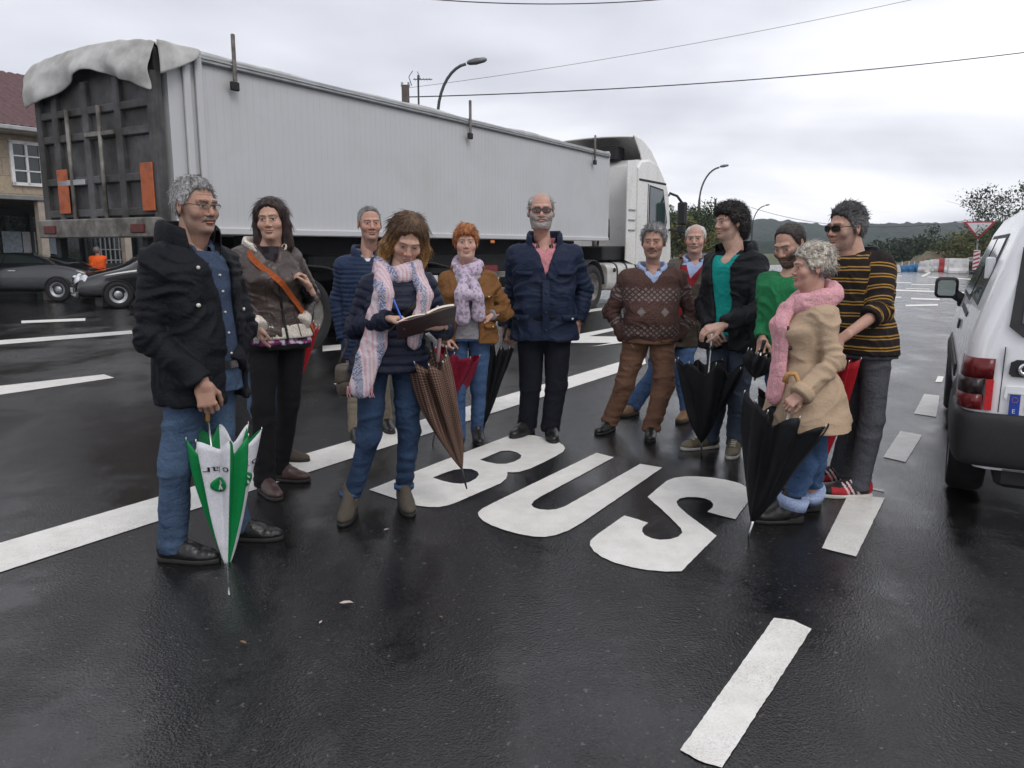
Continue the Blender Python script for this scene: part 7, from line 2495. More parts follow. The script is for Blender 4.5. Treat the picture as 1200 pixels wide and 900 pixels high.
def man_curly():
    s = Person('young curly-haired man in black parka over teal shirt, hands folded on black umbrella', 1.80, (845, 527),
               dict(sh=(862, 304), hip=(858, 386), yaw=-40, hyaw=-25, head=(856, 260), hyw=-56, pitch=2,
                    arm={'l': ((826, 358, .02), (832, 385, -.24)), 'r': ((893, 362, -.10), (846, 382, -.26))},
                    leg={'l': ((841, 466), (831, 525), -58), 'r': ((865, 466), (861, 530), -8)}), wide=1.02, deep=1.04, hs=.97, seed=9)
    sk = (.48, .28, .205)
    s.body(sk, dict(brow=(.03, .022, .018), browt=.0042, stubble=((.20, .15, .13), .35), nose=1.15, iris=(.04, .035, .02), scalp=((.03, .025, .02), .6), hy=HY, hz=[.08, .072, .056, .02, -.02, .012, .02, -.03, -.06, -.07]))
    s.hand('r', (-1, -.25, -.25), (-.2, .4, -1), -1, ((25, 35, 25), (28, 38, 25), (30, 40, 25), (35, 40, 25)), .02, (.3, .9), 1.05)
    s.hand('l', (.35, -.5, -.8), (.5, .8, -.3), -1, ((45, 60, 35), (45, 60, 35), (50, 60, 35), (50, 60, 35)), .02, (.3, 1.0), 1.05)
    s.finish()
    def lob(F):
        F.ell((0, .05, .0), (.084, .082, .098), .03); F.ell((0, .078, -.06), (.066, .055, .07), .03); F.ell((0, -.045, .085), (.065, .06, .04), .03)
    s.hair([-.13, -.085, -.06, -.035, -.012, .005, .02, .035, .06, .12, .18], [.074, .066, .052, .02, -.02, .012, .0, -.06, -.11, -.13, -.13], (.014, .016, .022), (.014, .011, .010), (.030, .024, .021), amp=.020, freq=(55, 55, 55), build=lob,
           strands=1800, slen=.026, lift=.7, curl=.007, sr=.0010)
    s.trousers(M['slate_jeans'], rr=(.092, .070, .060), fold=.011, stack=.015)
    s.top('tee_shirt', M['teal_shirt'], .018, -.06, 1.06, arms=False, fold=.007, opening=(0, [(-.1, 0), (.90, 0), (.97, .045), (1.1, .075)]))
    s.top('parka', M['black_shell'], .036, -.27, 1.06, (.075, .066, .056), .96, opening=(.0, [(-.4, .035), (.0, .05), (.5, .072), (.9, .085), (1.1, .13)]), fold=.013)
    s.collar(M['black_shell'], .98, .07, .03, 1.0, .08, 'hood', r=.02)
    s.buttons([.9], 1.3, .04, M['gunmetal'], .008, 'stud')
    def cc(P, n):
        c = np.tile(np.array([.13, .105, .06]), (len(P), 1))
        w = (P[:, 1] < -.15) | (P[:, 1] > .03)
        c[w] = (.22, .19, .13)
        lace = (np.abs(P[:, 0]) < .018) & (P[:, 1] < -.02) & (P[:, 1] > -.13) & (np.sin(P[:, 1] * 2 * math.pi / .022) > .1)
        c[lace] = (.6, .58, .5)
        return np.concatenate([c, np.ones((len(P), 1))], 1)
    s.shoes(M['col_shoe'], M['white_sole'], color=cc, name='trainer', size=1.04)
    return s


def man_green():
    s = Person('bearded man with receding dark hair in green jumper, looking down, holding a folded black umbrella', 1.66, (922, 566),
               dict(sh=(926, 330), hip=(925, 416), yaw=-30, head=(926, 286), hyw=-34, pitch=22, roll=-4,
                    arm={'l': ((899, 365, .0), (893, 397, -.14)), 'r': ((955, 375, .0), (950, 420, -.1))},
                    leg={'l': ((916, 492), (912, 566), -30), 'r': ((936, 492), (934, 570), -20)}), wide=.98, deep=1.05, hs=1.0, seed=10)
    sk = (.46, .255, .18)
    s.body(sk, dict(brow=(.03, .02, .016), browt=.0045, beard=(.055, .036, .028), moustache=(.06, .04, .03), lids=.5, nose=1.1, scalp=((.05, .04, .035), .7), hy=HY, hz=[.14, .13, .10, .02, -.03, .012, .02, -.02, -.05, -.06]))
    s.hand('l', (-.05, -.25, -1), (.7, .6, .1), -1, ((25, 40, 30), (28, 42, 30), (30, 45, 30), (35, 45, 30)), .03, (.3, .9), 1.02)
    s.finish()
    s.hair(HY, [.14, .128, .10, .02, -.01, .012, .02, -.02, -.055, -.065], (.006, .008, .007), (.022, .016, .013), (.045, .034, .028), amp=.004, temple=.03, strands=1000, slen=.018, lift=.5, sr=.0009)
    s.trousers(M['dark_jeans'])
    s.top('white_tee', M['white_shirt'], .004, -.10, .9, arms=False)
    s.top('jumper', M['green_knit'], .016, -.02, 1.07, (.070, .060, .049), .97, fold=.011)
    s.shoes(M['black_shoe'], M['sole'])
    return s


def woman_trench():
    s = Person('short-haired grey-blonde woman in beige trench coat and pink scarf with a large black umbrella', 1.50, (930, 613),
               dict(sh=(951, 364), hip=(946, 446), yaw=-62, hyaw=-62, head=(951, 313), hyw=-68, pitch=1,
                    arm={'r': ((977, 424, -.04), (938, 463, -.12)), 'l': ((940, 425, .1), (924, 462, .0))},
                    leg={'l': ((942, 545), (925, 612), -70), 'r': ((955, 540), (947, 598), -60)}), female=True, wide=.96, deep=.96, bust=.04, belly=.02, hs=.93, seed=11)
    sk = (.47, .26, .19)
    s.body(sk, dict(brow=(.2, .15, .1), browt=.003, lips=(.42, .17, .15), red=.6, age=.6, lids=.7, fat=.003))
    s.hand('r', (-.75, -.35, -.6), (-.3, .5, -.7), -1, ((35, 50, 30), (40, 55, 30), (45, 55, 30), (45, 55, 30)), .0, (.4, .9), .98)
    s.finish()
    def lob(F): F.ell((0, .03, .075), (.078, .092, .06), .03); F.ell((0, .08, .01), (.07, .05, .07), .03)
    s.hair([-.13, -.085, -.06, -.04, -.02, -.004, .012, .03, .06, .13], [.07, .064, .048, .01, -.02, -.004, .008, -.055, -.075, -.08], (.014, .018, .022), (.30, .27, .23), (.62, .56, .47), amp=.011, freq=(50, 50, 50), build=lob, strands=1300, slen=.045, lift=.22, sr=.0010, flow='back', tipcol=((.15, .14, .13), .02, .07))
    s.trousers(M['bright_jeans'], rr=(.088, .068, .062), hem=.15, fold=.011)
    for sd in 'lr':
        c = s.A[sd] + (s.K[sd] - s.A[sd]) * .16
        MB().lathe([(.062, -.03), (.078, -.028), (.080, .028), (.074, .03), (.06, .03)], c, (s.K[sd] - s.A[sd]), 22).build('turn_up', M['pale_blue_shirt'], s.root)
    s.top('trench_coat', M['trench'], .024, -.66, 1.08, (.068, .060, .050), .97, fold=.012, flare=([-.7, -.2, .1, .3, .5], [.075, .035, .0, -.014, 0]), opening=(0, [(-.7, .012), (-.3, 0), (.8, 0), (1.1, .05)]))
    cuff(s, 'r', M['trench'], .04, .05, .056)
    s.collar(M['trench'], .98, .06, .026, .7, .08, 'coat_collar')
    bt = s.path((.20, -2.9), (.16, .4), .020, 30, ([-.7, -.2, .1, .3, .5], [.075, .035, .0, -.014, 0])); s.strip(bt, .045, M['trench'], 'coat_belt', .010)
    for v in (.78, .5, .0, -.25):
        p, n = s.surf(v, .42, .03); MB().disc(p, n, .011, 12, .008).build('button', M['brown_shoe'], s.root)
    def tails(F):
        R = rotz(s.yaw)
        a = [s.surf(1.0, .05, .055)[0], s.surf(.8, .12, .055)[0], s.surf(.5, .10, .05)[0], s.surf(.2, .1, .055)[0], s.surf(-.02, .08, .065)[0], s.surf(-.20, .05, .075)[0]]
        slab(F, a, [.09, .095, .085, .08, .08, .09], R @ np.array([.5, -1, 0]) / 1.1, .020)
    s.scarf_ring(M['pink_scarf'], 'scarf', z=.014, rad=.104, r=.040, turns=2, amp=.014, extra=tails, front=-.045)
    s.shoes(M['black_leather'], M['sole'], boot=.06, heel=.018, name='ankle_boot', size=1.12)
    p = s.A['l'] + rotz(s.T['l']) @ np.array([.05, .0, .03])
    MB().box(p, (.008, .035, .03), rotz(s.T['l'])).build('boot_buckle', M['brass'], s.root)
    return s


def man_striped():
    s = Person('man in sunglasses and dark striped jumper, grey jeans and red trainers', 1.72, (992, 576),
               dict(sh=(1004, 306), hip=(1012, 402), yaw=-38, hyaw=-40, head=(992, 267), hyw=-46, pitch=2,
                    arm={'l': ((986, 362, .05), (975, 402, -.16)), 'r': ((1032, 364, -.10), (984, 398, -.26))},
                    leg={'l': ((1000, 492), (983, 566), -60), 'r': ((1022, 492), (1005, 582), -68)}), wide=1.0, deep=1.1, belly=.03, hs=1.03, seed=12)
    sk = (.46, .25, .175)
    s.body(sk, dict(brow=(.03, .025, .02), browt=.0048, stubble=((.12, .10, .09), .5), nose=1.15, fat=.003, scalp=((.05, .05, .05), .6), hy=HY, hz=[.082, .074, .058, .02, -.02, .012, .02, -.02, -.05, -.06]))
    s.hand('r', (-.85, -.2, -.6), (-.1, .7, -.6), -1, ((35, 50, 30), (40, 55, 35), (45, 55, 35), (45, 55, 35)), .02, (.4, .9), 1.05)
    s.hand('l', (-.3, -.3, -1), (.6, .6, 0), -1, (50, 60, 40), .0, (.3, .9))
    s.finish()
    s.hair(HY, [.092, .084, .066, .026, -.015, .014, .022, -.025, -.06, -.07], (.010, .013, .026), (.025, .024, .024), (.055, .053, .053), grey=((.22, .22, .22), .5), amp=.008, strands=1500, slen=.032, lift=.5, sr=.0010, flow='back')
    s.glasses(M['black_plastic'], M['dark_lens'], .028, .017, r=.002)
    s.trousers(M['grey_jeans'], rr=(.086, .068, .061), fold=.008, stack=.010)
    s.top('jumper', M['rugby'], .020, -.12, 1.05, (.076, .068, .062), .62, fold=.008)
    s.collar(M['black_cloth'], .985, .025, .008, .12, .0, 'neckband', fold=False)
    def cc(P, n):
        c = np.tile(np.array([.012, .010, .011]), (len(P), 1))
        red = ((P[:, 1] < -.06) & (P[:, 1] > -.15) & (P[:, 2] < .06)) | (P[:, 1] > .045)
        c[red] = (.40, .02, .03)
        q = P[:, 1] + P[:, 2] * .6
        st = (np.abs(P[:, 0]) > .02) & (q < .015) & (q > -.065) & (np.sin(q * 2 * math.pi / .026) > .25)
        c[st] = (.75, .55, .55)
        return np.concatenate([c, np.ones((len(P), 1))], 1)
    s.shoes(M['col_shoe'], M['white_sole'], color=cc, name='trainer', size=1.1)
    return s


def woman_hidden():
    s = Person('person almost hidden behind the leather jacket woman, one raised hand and brown shoes showing', 1.60, (333, 545),
               dict(sh=(322, 318), hip=(316, 412), yaw=20, head=(320, 276), hyw=10, pitch=0,
                    arm={'l': ((290, 370, .03), (300, 410, .03)), 'r': ((357, 362, -.2), (363, 337, -.40))},
                    leg={'l': ((302, 476), (322, 548), 30), 'r': ((322, 476), (331, 540), 66)}), female=True, wide=.92, deep=.95, hs=.92, seed=13)
    sk = (.47, .27, .19)
    s.body(sk, dict(brow=(.05, .03, .02), browt=.003))
    s.hand('r', (-.45, -.1, .9), (-.5, -.2, -.4), -1, ((35, 50, 30), (40, 55, 30), (45, 55, 30), (45, 55, 30)), .03, (.4, .9), 1.02)
    s.hand('l', (0, -.1, -1), (.9, .3, 0), -1, (50, 60, 40), .0, (.3, .9))
    s.finish()
    s.hair([-.13, -.085, -.06, -.04, -.02, 0, .03, .06, .12], [.06, .058, .04, -.0, -.035, -.04, -.05, -.075, -.08], (.010, .012, .014), (.03, .02, .015), (.05, .03, .022), amp=.008, strands=300)
    s.trousers(M['blue_jeans'], rr=(.088, .064, .052))
    s.top('jacket', M['black_parka'], .014, -.1, 1.08, (.064, .056, .046), .95, fold=.008)
    s.shoes(M['taupe_suede'], M['sole'], size=1.0)
    return s


def worker():
    s = Person('workman in an orange high-visibility jacket standing by the shop front beyond the cars', 1.70, (114, 348),
               dict(sh=(114.5, 302), hip=(114.5, 322), yaw=150, head=(113.5, 294.5), hyw=160, pitch=0,
                    arm={'l': ((108.5, 311, .0), (110, 320, .1)), 'r': ((120.5, 311, .0), (119, 320, .1))},
                    leg={'l': ((112, 335), (112, 348), 150), 'r': ((117, 335), (117, 348), 150)}), wide=1.15, deep=1.2, hs=1.1, seed=14)
    s.body((.42, .22, .16), dict())
    s.finish()
    s.hair(HY, [.098, .088, .068, .028, .0, .014, .022, -.02, -.055, -.065], (.008, .010, .010), (.12, .11, .10), strands=0)
    s.trousers(M['navy_trousers'])
    s.top('high_visibility_jacket', M['orange_vest'], .03, -.2, 1.08, (.08, .07, .06), .95)
    s.strip(s.path((.1, -3.1), (.1, 3.1), .036, 30), .06, M['button'], 'reflective_band')
    s.shoes(M['black_shoe'], M['sole'])
    return s
CAST = {}
for f_ in (man_moustache, woman_leather, man_puffer, woman_writing, woman_orange_hair, man_navy, man_argyle, man_red_cardigan, man_curly, man_green, woman_trench, man_striped, woman_hidden, worker):
    CAST[f_.__name__] = f_()
# ================================================================== umbrellas, bags and the notebook
def umbrella_mesh(tip, top, rim, rings=26, n=96, ribs=8, amp=.42, twist=.0, loose=.04, seed=0, belly=.0, turn=.0):
    """furled canopy: pleats gathered round the shaft from the ferrule (tip) to the rim (top); returns verts, quads, t, panel"""
    tip, top = np.asarray(tip, float), np.asarray(top, float)
    ax = top - tip; ln = np.linalg.norm(ax); ax /= ln
    a = np.cross(ax, [0, 1.0, 0]); a /= np.linalg.norm(a); b = np.cross(ax, a)
    r_ = np.random.default_rng(seed)
    out = r_.uniform(.75, 1.15, ribs); lift = r_.uniform(-.03, .05, ribs); ph = r_.uniform(-.3, .3, ribs); am = r_.uniform(.45, 1.5, ribs); dr = r_.uniform(-.6, 2.2, ribs)
    V, T, Pn = [], [], []
    for i in range(rings):
        t = i / (rings - 1)
        for j in range(n):
            th = j / n * 2 * math.pi
            q = th / (2 * math.pi) * ribs
            k = int(q) % ribs; f = q - int(q)
            o = out[k] * (1 - f) + out[(k + 1) % ribs] * f
            rib = abs(math.cos(math.pi * f)) ** 1.6          # 1 at the ribs, 0 mid panel
            R = rim * (t ** (.85) + belly * math.sin(math.pi * t)) + .008
            r = R * o * (1 - min(.8, amp * am[k]) * (1 - rib) * min(1, t * 2.2))
            r += loose * t * rim * math.sin(3 * th + 4 * t + seed)
            z = t * ln
            if t > .8:
                e = (t - .8) / .2
                l = lift[k] * (1 - f) + lift[(k + 1) % ribs] * f
                z += e * e * ln * (.075 * rib + l - .05 * dr[k] * (1 - rib))
            tt = th + turn + twist * t + ph[k] * t * math.sin(math.pi * f)
            V.append(tip + ax * z + r * (math.cos(tt) * a + math.sin(tt) * b)); T.append(t); Pn.append(k)
    Q = []
    for i in range(rings - 1):
        for j in range(n):
            k = (j + 1) % n
            Q.append((i * n + j, i * n + k, (i + 1) * n + k, (i + 1) * n + j))
    return np.array(V), np.array(Q), np.array(T), np.array(Pn), (a, b, ax, ln)


def umbrella(label, ferrule, tip, rimc, hand, rim, mat, handle_mat, mats=None, fmat=None, crook=None, seed=0, amp=.42, loose=.05, shaft=M['metal'], hr=.011, hl=.1, belly=0.0, ferr=None, turn=0.0, group='furled umbrellas', straight=True):
    ferrule, tip, rimc, hand = [np.asarray(q, float) for q in (ferrule, tip, rimc, hand)]
    base = ferrule.copy()
    root = thing('umbrella', label, 'umbrella', base, 0, group)
    loc = lambda p: np.asarray(p) - base
    V, Q, T, Pn, fr = umbrella_mesh(loc(tip), loc(rimc), rim, amp=amp, loose=loose, seed=seed, belly=belly, turn=turn)
    fm = None
    if mats: fm = [fmat(Pn[q[0]], T[q[0]]) for q in Q]
    can = mesh_np('canopy', V, Q, mat, root, True, {'pat': np.stack([np.arange(len(V)) % 96 / 96.0 * 8, T, Pn], 1)}, mats=mats, fmat=fm)
    so = can.modifiers.new('thick', 'SOLIDIFY'); so.thickness = .003; so.offset = -1
    a, b, ax, ln = fr
    MB().cyl(loc(tip) - ax * .01, loc(hand) - ax * hl * .4, .0055, 10).build('shaft', shaft, root)
    MB().tube([loc(ferrule), loc(ferrule) + (loc(tip) - loc(ferrule)) * .25, loc(tip) + ax * .02], [.0035, .006, .0075], 8).build('ferrule', ferr or M['metal'], root)
    if crook is None:
        MB().lathe([(.004, -hl * .55), (hr, -hl * .5), (hr * .9, -hl * .2), (hr * 1.05, hl * .2), (hr * 1.25, hl * .42), (hr * .7, hl * .5)], loc(hand), ax, 14).build('handle', handle_mat, root)
    else:
        MB().tube([loc(q) for q in crook], hr, 10).build('handle', handle_mat, root)
    for k in range(8):
        i = (len(T) // 96 - 1) * 96 + k * 12
        p = V[i]; MB().tube([p - ax * .01, p + ax * .012], [.0035, .0025], 6).build('rib_tip', M['metal'], root)
    return root, V, T, fr, base


def check_mat(name, base, line, sc=.011):
    m, nt, b = newmat(name)
    a = N(nt, 'ShaderNodeAttribute', attribute_name='pat')
    sp = nt.nodes.new('ShaderNodeSeparateXYZ'); L(nt, a.outputs['Vector'], sp.inputs[0])
    f1 = math_(nt, 'LESS_THAN', math_(nt, 'FRACT', math_(nt, 'MULTIPLY', sp.outputs[0], 9)), .3)
    f2 = math_(nt, 'LESS_THAN', math_(nt, 'FRACT', math_(nt, 'MULTIPLY', sp.outputs[1], 58)), .3)
    f = math_(nt, 'MULTIPLY', math_(nt, 'ADD', f1, f2), .5)
    L(nt, mixc(nt, f, base, line), b.inputs['Base Color'])
    b.inputs['Roughness'].default_value = .6; b.inputs['Specular IOR Level'].default_value = .25
    v = coords(nt); bump(nt, b, noise(nt, v, 18, 3), .4, .02)
    return m


F_('umbrella_black', (.006, .0065, .008), rough=.5, fold=.4, weave=300, bmp=.2)
F_('umbrella_white', (.66, .66, .70), rough=.45, fold=.35, weave=300, bmp=.1, var=.05)
F_('umbrella_green', (.006, .20, .055), rough=.4, fold=.35, weave=300, bmp=.1, var=.12)
F_('umbrella_red', (.33, .010, .018), rough=.45, fold=.4, weave=300, bmp=.1)
F_('umbrella_crimson', (.16, .006, .022), rough=.45, fold=.4, weave=60, bmp=.1, var=.7, scale=40)
M['check'] = check_mat('brown_check', (.055, .024, .017), (.27, .18, .135))
M['wood'] = simple('handle_wood', (.42, .22, .07), .4, var=.2, scale=20)
M['pink_plastic'] = simple('pink_plastic', (.55, .36, .36), .4)
wp = lambda P, px, py, dy: P.world(P.at(px, py, dy))

if 'man_moustache' in CAST:
    P = CAST['man_moustache']
    dy = -.10
    hd = wp(P, 243, 482, -.13)
    fe = gnd(268.5, 697); tp = wp(P, 266.5, 664, -.16); rimc = wp(P, 262, 520, -.14)
    root, V, T, fr, base = umbrella('white and green panelled umbrella with round emblems, tip on the road by the black shoe', fe, tp, rimc, hd, .175, None, M['wood'],
                                    [M['umbrella_white'], M['umbrella_green']], lambda k, t: int(k % 2), seed=3, amp=.30, loose=.10, hl=.085, turn=-.30)
    # emblem and lettering printed on the white panels, following the cloth
    n = 96; nr = len(T) // n
    G = V.reshape(nr, n, 3)
    ax_ = fr[2]; tl = P  # noqa
    for k in range(0, 8, 2):
        i0, j0 = 18.0, k * 12 + 6.0
        duj = np.linalg.norm(G[18, (k * 12 + 8) % n] - G[18, (k * 12 + 4) % n]) / 4; dvi = fr[3] / (nr - 1)
        tipl = G[0].mean(0)
        def on(u, v, off):
            ii = min(max(i0 + v / dvi, 0), nr - 1.001); jj = j0 + u / duj
            a, b = int(ii), int(math.floor(jj)); fa, fb = ii - a, jj - b
            q = lambda r_, c_: G[r_, c_ % n]
            p = (q(a, b) * (1 - fb) + q(a, b + 1) * fb) * (1 - fa) + (q(a + 1, b) * (1 - fb) + q(a + 1, b + 1) * fb) * fa
            e1 = q(a, b + 1) - q(a, b); e2 = q(a + 1, b) - q(a, b)
            nn = np.cross(e1, e2); nn /= np.linalg.norm(nn) + 1e-9
            rad_ = p - tipl - ax_ * ((p - tipl) @ ax_)
            if nn @ rad_ < 0: nn = -nn
            return p + nn * off
        rings_ = [np.array([on(.030 * r_ * math.cos(t), .036 * r_ * math.sin(t), .0045) for t in np.linspace(0, 2 * math.pi, 24, endpoint=False)]) for r_ in (.02, .35, .7, 1.0)]
        eo = MB().grid(np.concatenate(rings_).reshape(4, 24, 3).transpose(1, 0, 2).reshape(-1, 3), 24, 4, closed_u=True).build('emblem', M['umbrella_green'], root)
        eo.modifiers.new('t', 'SOLIDIFY').thickness = .0015
        fig = MB()
        for pts in ([(-.013, -.022), (-.005, -.022), (.005, .014), (-.003, .017)], [(.005, .014), (.015, .005), (.018, .010), (.004, .023)], [(.0, -.007), (.015, -.022), (.020, -.017), (.005, .003)]):
            fig.add(np.array([on(x, y, .0085) for x, y in pts]), [(0, 1, 2, 3)])
        fo = fig.build('emblem_figure', M['umbrella_white'], eo); fo.modifiers.new('t', 'SOLIDIFY').thickness = .001
        tc_ = bpy.data.curves.new('lettering', 'FONT'); tc_.body = 'o lar'; tc_.size = .042; tc_.align_x = 'CENTER'
        to = bpy.data.objects.new('tmp', tc_); COL.objects.link(to)
        dg = bpy.context.evaluated_depsgraph_get(); dg.update()
        me = bpy.data.meshes.new_from_object(to.evaluated_get(dg)); COL.objects.unlink(to); bpy.data.objects.remove(to)
        me.materials.clear(); me.materials.append(M['black_plastic'])
        sgn = 1.0 if (G[18, (k * 12 + 8) % n] - G[18, (k * 12 + 4) % n]) @ np.cross(ax_, G[18, k * 12 + 6] - tipl) > 0 else -1.0
        for vx in me.vertices:
            vx.co = on(-sgn * vx.co.x, .085 - vx.co.y, .006)
        link(bpy.data.objects.new('lettering', me), root)

if 'woman_writing' in CAST:
    P = CAST['woman_writing']
    fe = wp(P, 547, 573, -.02); fe[2] = max(.01, fe[2])
    umbrella('brown checked umbrella hanging point down from the forearm of the woman writing', fe, wp(P, 541, 548, -.03), wp(P, 508, 432, -.10), wp(P, 503, 392, -.10), .105, M['check'], M['pink_plastic'],
             crook=[wp(P, 513, 424, -.1), wp(P, 516, 390, -.10), wp(P, 518, 368, -.09), wp(P, 513, 360, -.07), wp(P, 509, 366, -.03)], seed=5, amp=.45, loose=.16, shaft=M['black_plastic'], ferr=M['black_plastic'], belly=.25, hr=.009)
    # open notebook lying on the left hand
    kk = P.s
    a0, a1 = P.at(455, 392, -.33), P.at(533, 370, -.26)
    ctr = P.at(500, 379, -.30)
    root = thing('notebook', 'open notebook with dark cover and cream pages held by the woman with the woven scarf', 'notebook', P.world(ctr), -P.phi)
    X = np.array([.94, .10, .26]); X /= np.linalg.norm(X)
    Yv = np.array([-.08, .84, -.50]); Yv -= X * (Yv @ X); Yv /= np.linalg.norm(Yv); Z = np.cross(X, Yv)
    def plate(mb, x0, x1, y0, y1, t, z0, bend):
        n = 9; V = []
        for i in range(n):
            x = x0 + (x1 - x0) * i / (n - 1)
            zz = z0 + bend * math.sin(math.pi * min(1, abs(x) / .15)) - .10 * abs(x)* 0
            for (y, z) in ((y0, zz), (y1, zz), (y1, zz + t), (y0, zz + t)):
                V.append(X * x + Yv * y + Z * z)
        F = []
        for i in range(n - 1):
            for j in range(4):
                q = (j + 1) % 4; F.append((i * 4 + j, i * 4 + q, i * 4 + 4 + q, i * 4 + 4 + j))
        F += [(3, 2, 1, 0), tuple(range(n * 4 - 4, n * 4))]
        mb.add(np.array(V), F, False)
    M['cover'] = simple('notebook_cover', (.045, .014, .018), .5); M['page'] = simple('paper', (.72, .66, .52), .8, var=.05)
    mb = MB(); plate(mb, -.150, .150, -.100, .100, .006, 0, .0); mb.build('cover', M['cover'], root)
    for sx in (-1, 1):
        mb = MB(); plate(mb, sx * .004, sx * .142, -.093, .093, .010 if sx > 0 else .006, .0065, .010); mb.build('pages', M['page'], root)
    MB().poly([X * -.13 + Yv * -.102 + Z * .002, X * -.095 + Yv * -.102 + Z * .002, X * -.125 + Yv * -.165 - Z * .02, X * -.15 + Yv * -.165 - Z * .02], Z, .003).build('bookmark', M['pink_scarf'], root)
    pt = thing('pen', 'blue ballpoint pen in the hand of the woman writing', 'pen', P.world(P.at(470, 372, -.36)), -P.phi)
    d = np.array([-.35, .25, .9]); d /= np.linalg.norm(d)
    M['pen'] = simple('blue_pen', (.02, .10, .5), .35)
    MB().lathe([(.001, -.03), (.0035, -.02), (.0045, 0), (.0045, .09), (.003, .1)], (0, 0, 0), d, 10).build('barrel', M['pen'], pt)
    MB().lathe([(.001, .1), (.003, .101), (.003, .108), (.001, .11)], (0, 0, 0), d, 8).build('cap', M['metal'], pt)
    # handbag at her hip
    hb = P.at(411, 441, .03)
    root = thing('handbag', 'small brown leather handbag hanging beside the khaki trousers', 'handbag', P.world(hb), -P.phi)
    F = SDF([-.13, -.1, -.15], [.13, .1, .13], .007)
    F.rbox((0, 0, -.02), (.075, .04, .085), .035); F.ell((0, -.03, -.05), (.06, .035, .05), .03)
    V, Q = F.mesh(); V = smooth_mesh(V, Q, 1); n = vnormals(V, Q); V = V + n * ((ridged(V * 14, 4) - .5) * .010)[:, None]
    M['bag'] = simple('bag_leather', (.075, .058, .044), .5, bmp=.4, bscale=70)
    mesh_np('bag_body', V, Q, M['bag'], root)
    fl = MB(); F2 = SDF([-.13, -.1, -.15], [.13, .1, .13], .007); F2.rbox((0, -.012, .015), (.080, .046, .055), .03)
    V, Q = F2.mesh(); mesh_np('flap', smooth_mesh(V, Q, 1), Q, M['bag'], root)
    MB().disc((0, -.056, -.03), (0, -1, 0), .010, 12, .008).build('clasp', M['brass'], root)
    MB().tube([(-.06, 0, .06), (-.035, .0, .12), (-.01, .0, .17), (-.02, 0, .2)], .007, 8, flat=((0, 1, 0), .4)).build('bag_handle', M['bag'], root)

if 'woman_orange_hair' in CAST:
    P = CAST['woman_orange_hair']
    fe = gnd(507, 522)
    umbrella('dark crimson patterned umbrella behind the checked one, tip near the road line', fe, wp(P, 511, 500, .0), wp(P, 533, 415, -.10), wp(P, 540, 392, -.12), .14, M['umbrella_crimson'], M['black_plastic'], seed=8, amp=.24, loose=.14, belly=.2, shaft=M['black_plastic'], ferr=M['black_plastic'])
if 'man_navy' in CAST:
    P = CAST['man_navy']
    fe = gnd(566, 505)
    umbrella('black umbrella between the ginger-haired woman and the man in the navy parka', fe, wp(P, 568, 496, -.02), wp(P, 586, 412, -.02), wp(P, 592, 388, -.02), .11, M['umbrella_black'], M['black_plastic'], seed=11, amp=.4, loose=.1, shaft=M['black_plastic'], ferr=M['black_plastic'])
if 'man_curly' in CAST:
    P = CAST['man_curly']
    fe = gnd(822, 534)
    umbrella('black umbrella under the folded hands of the curly-haired man, tip beside his trainer', fe, wp(P, 822, 518, -.30), wp(P, 829, 432, -.27), wp(P, 834, 400, -.25), .215, M['umbrella_black'], M['metal'], seed=14, amp=.3, loose=.14, shaft=M['metal'])
if 'man_green' in CAST:
    P = CAST['man_green']
    fe = wp(P, 884, 446, -.17)
    umbrella('short folding black umbrella held low by the man in the green jumper', fe, wp(P, 885, 443, -.17), wp(P, 893, 416, -.17), wp(P, 894, 405, -.16), .068, M['umbrella_black'], M['black_plastic'], seed=17, amp=.3, loose=.1, hl=.07, belly=.6, ferr=M['black_plastic'])
if 'woman_trench' in CAST:
    P = CAST['woman_trench']
    fe = gnd(877, 629)
    hd = P.world(P.W['r'])
    umbrella('large black umbrella with curved wooden handle under the hand of the trench coat woman', fe, wp(P, 882, 611, -.28), wp(P, 920, 492, -.26), wp(P, 931, 466, -.24), .20, M['umbrella_black'], M['wood'],
             crook=[wp(P, 928, 478, -.25), wp(P, 933, 462, -.24), wp(P, 936, 447, -.24), wp(P, 932, 438, -.24), wp(P, 923, 438, -.24), wp(P, 919, 448, -.24)], seed=20, amp=.28, loose=.08, hr=.013)
    fe = gnd(897, 592)
    umbrella('second black umbrella standing just behind the large one of the trench coat woman', fe, wp(P, 898, 578, .15), wp(P, 908, 470, .15), wp(P, 911, 446, .15), .09, M['umbrella_black'], M['black_plastic'], seed=22, amp=.3, loose=.06)
if 'man_striped' in CAST:
    P = CAST['man_striped']
    fe = gnd(962, 566)
    umbrella('bright red umbrella hanging behind the beige trench coat', fe, wp(P, 963, 545, -.1), wp(P, 983, 430, -.18), wp(P, 983, 408, -.20), .125, M['umbrella_red'], M['black_plastic'], seed=25, amp=.3, loose=.06)
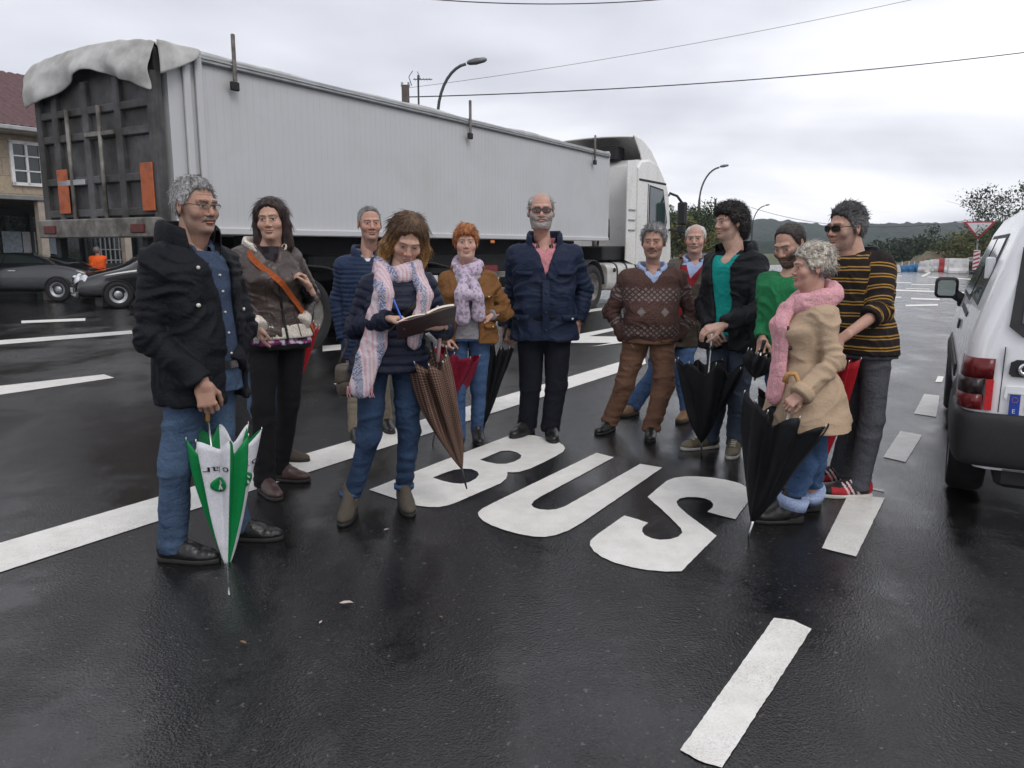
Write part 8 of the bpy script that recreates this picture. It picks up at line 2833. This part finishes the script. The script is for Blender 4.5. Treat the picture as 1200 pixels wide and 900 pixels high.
if 'woman_hidden' in CAST:
    P = CAST['woman_hidden']
    fe = wp(P, 338, 486, -.02)
    umbrella('red umbrella hanging behind the leather jacket woman with the black trousers', fe, wp(P, 339, 472, -.02), wp(P, 360, 388, -.02), wp(P, 364, 366, .0), .085, M['umbrella_red'], M['black_plastic'], seed=28, amp=.3, loose=.1)
    hb = P.at(349, 420, -.02)
    root = thing('strap', 'loose orange leather strap end hanging beside the red umbrella', 'strap', P.world(hb), -P.phi)
    MB().tube([(-.0, 0, .22), (.006, 0, .1), (-.004, .01, .0), (.006, .0, -.14)], [.012, .018, .02, .012], 8, flat=((0, 1, 0), .25)).build('strap_band', M['orange_strap'], root)

# ================================================================== fallen leaves
M['leaf_litter'] = simple('fallen_leaf_brown', (.20, .11, .05), .6, var=.4)
M['leaf_pale'] = simple('fallen_leaf_pale', (.50, .42, .38), .6, var=.2)
for i, (px, py, mt, lab) in enumerate(((406, 709, 'leaf_pale', 'pale narrow leaf on the wet asphalt in front of the woman writing'), (376, 731, 'leaf_pale', 'tiny pale leaf just left of the narrow pale one'), (285, 755, 'leaf_litter', 'small brown leaf on the asphalt below the white and green umbrella'), (453, 622, 'leaf_pale', 'pinkish petal on the asphalt between the ankle boots and the lettering'), (517, 725, 'leaf_litter', 'small brown leaf on the bare asphalt below the first letter'), (1018, 562, 'leaf_litter', 'small brown leaf beside the red trainers'))):
    c = gnd(px, py)
    P = thing('fallen_leaf', lab, 'leaf', c, i * 1.3, 'leaves fallen on the road')
    s_ = (.030, .012, .018, .016, .012, .02)[i]
    V = [(s_ * x, s_ * y * .35, .006 + s_ * z) for x, y, z in ((-1, 0, .1), (-.4, 1, .25), (.4, .9, .3), (1, 0, .15), (.4, -.9, .3), (-.4, -1, .2), (0, 0, .0))]
    MB().add(V, [(0, 6, 1), (1, 6, 2), (2, 6, 3), (3, 6, 4), (4, 6, 5), (5, 6, 0)]).build('blade', M[mt], P, fix=False)

# ================================================================== damp air between here and the hills
hz = MB().box((0, 300, 30), (1780, 940, 70)).build('haze', None, None)
tag(hz, kind='stuff')
m = bpy.data.materials.new('damp_air'); m.use_nodes = True; nt = m.node_tree
nt.nodes.remove(nt.nodes['Principled BSDF'])
pv = nt.nodes.new('ShaderNodeVolumePrincipled'); pv.inputs['Color'].default_value = (.82, .87, .95, 1); pv.inputs['Density'].default_value = .00045; pv.inputs['Anisotropy'].default_value = .0
L(nt, pv.outputs[0], nt.nodes['Material Output'].inputs['Volume'])
hz.data.materials.clear(); hz.data.materials.append(m)
SC.cycles.volume_bounces = 0
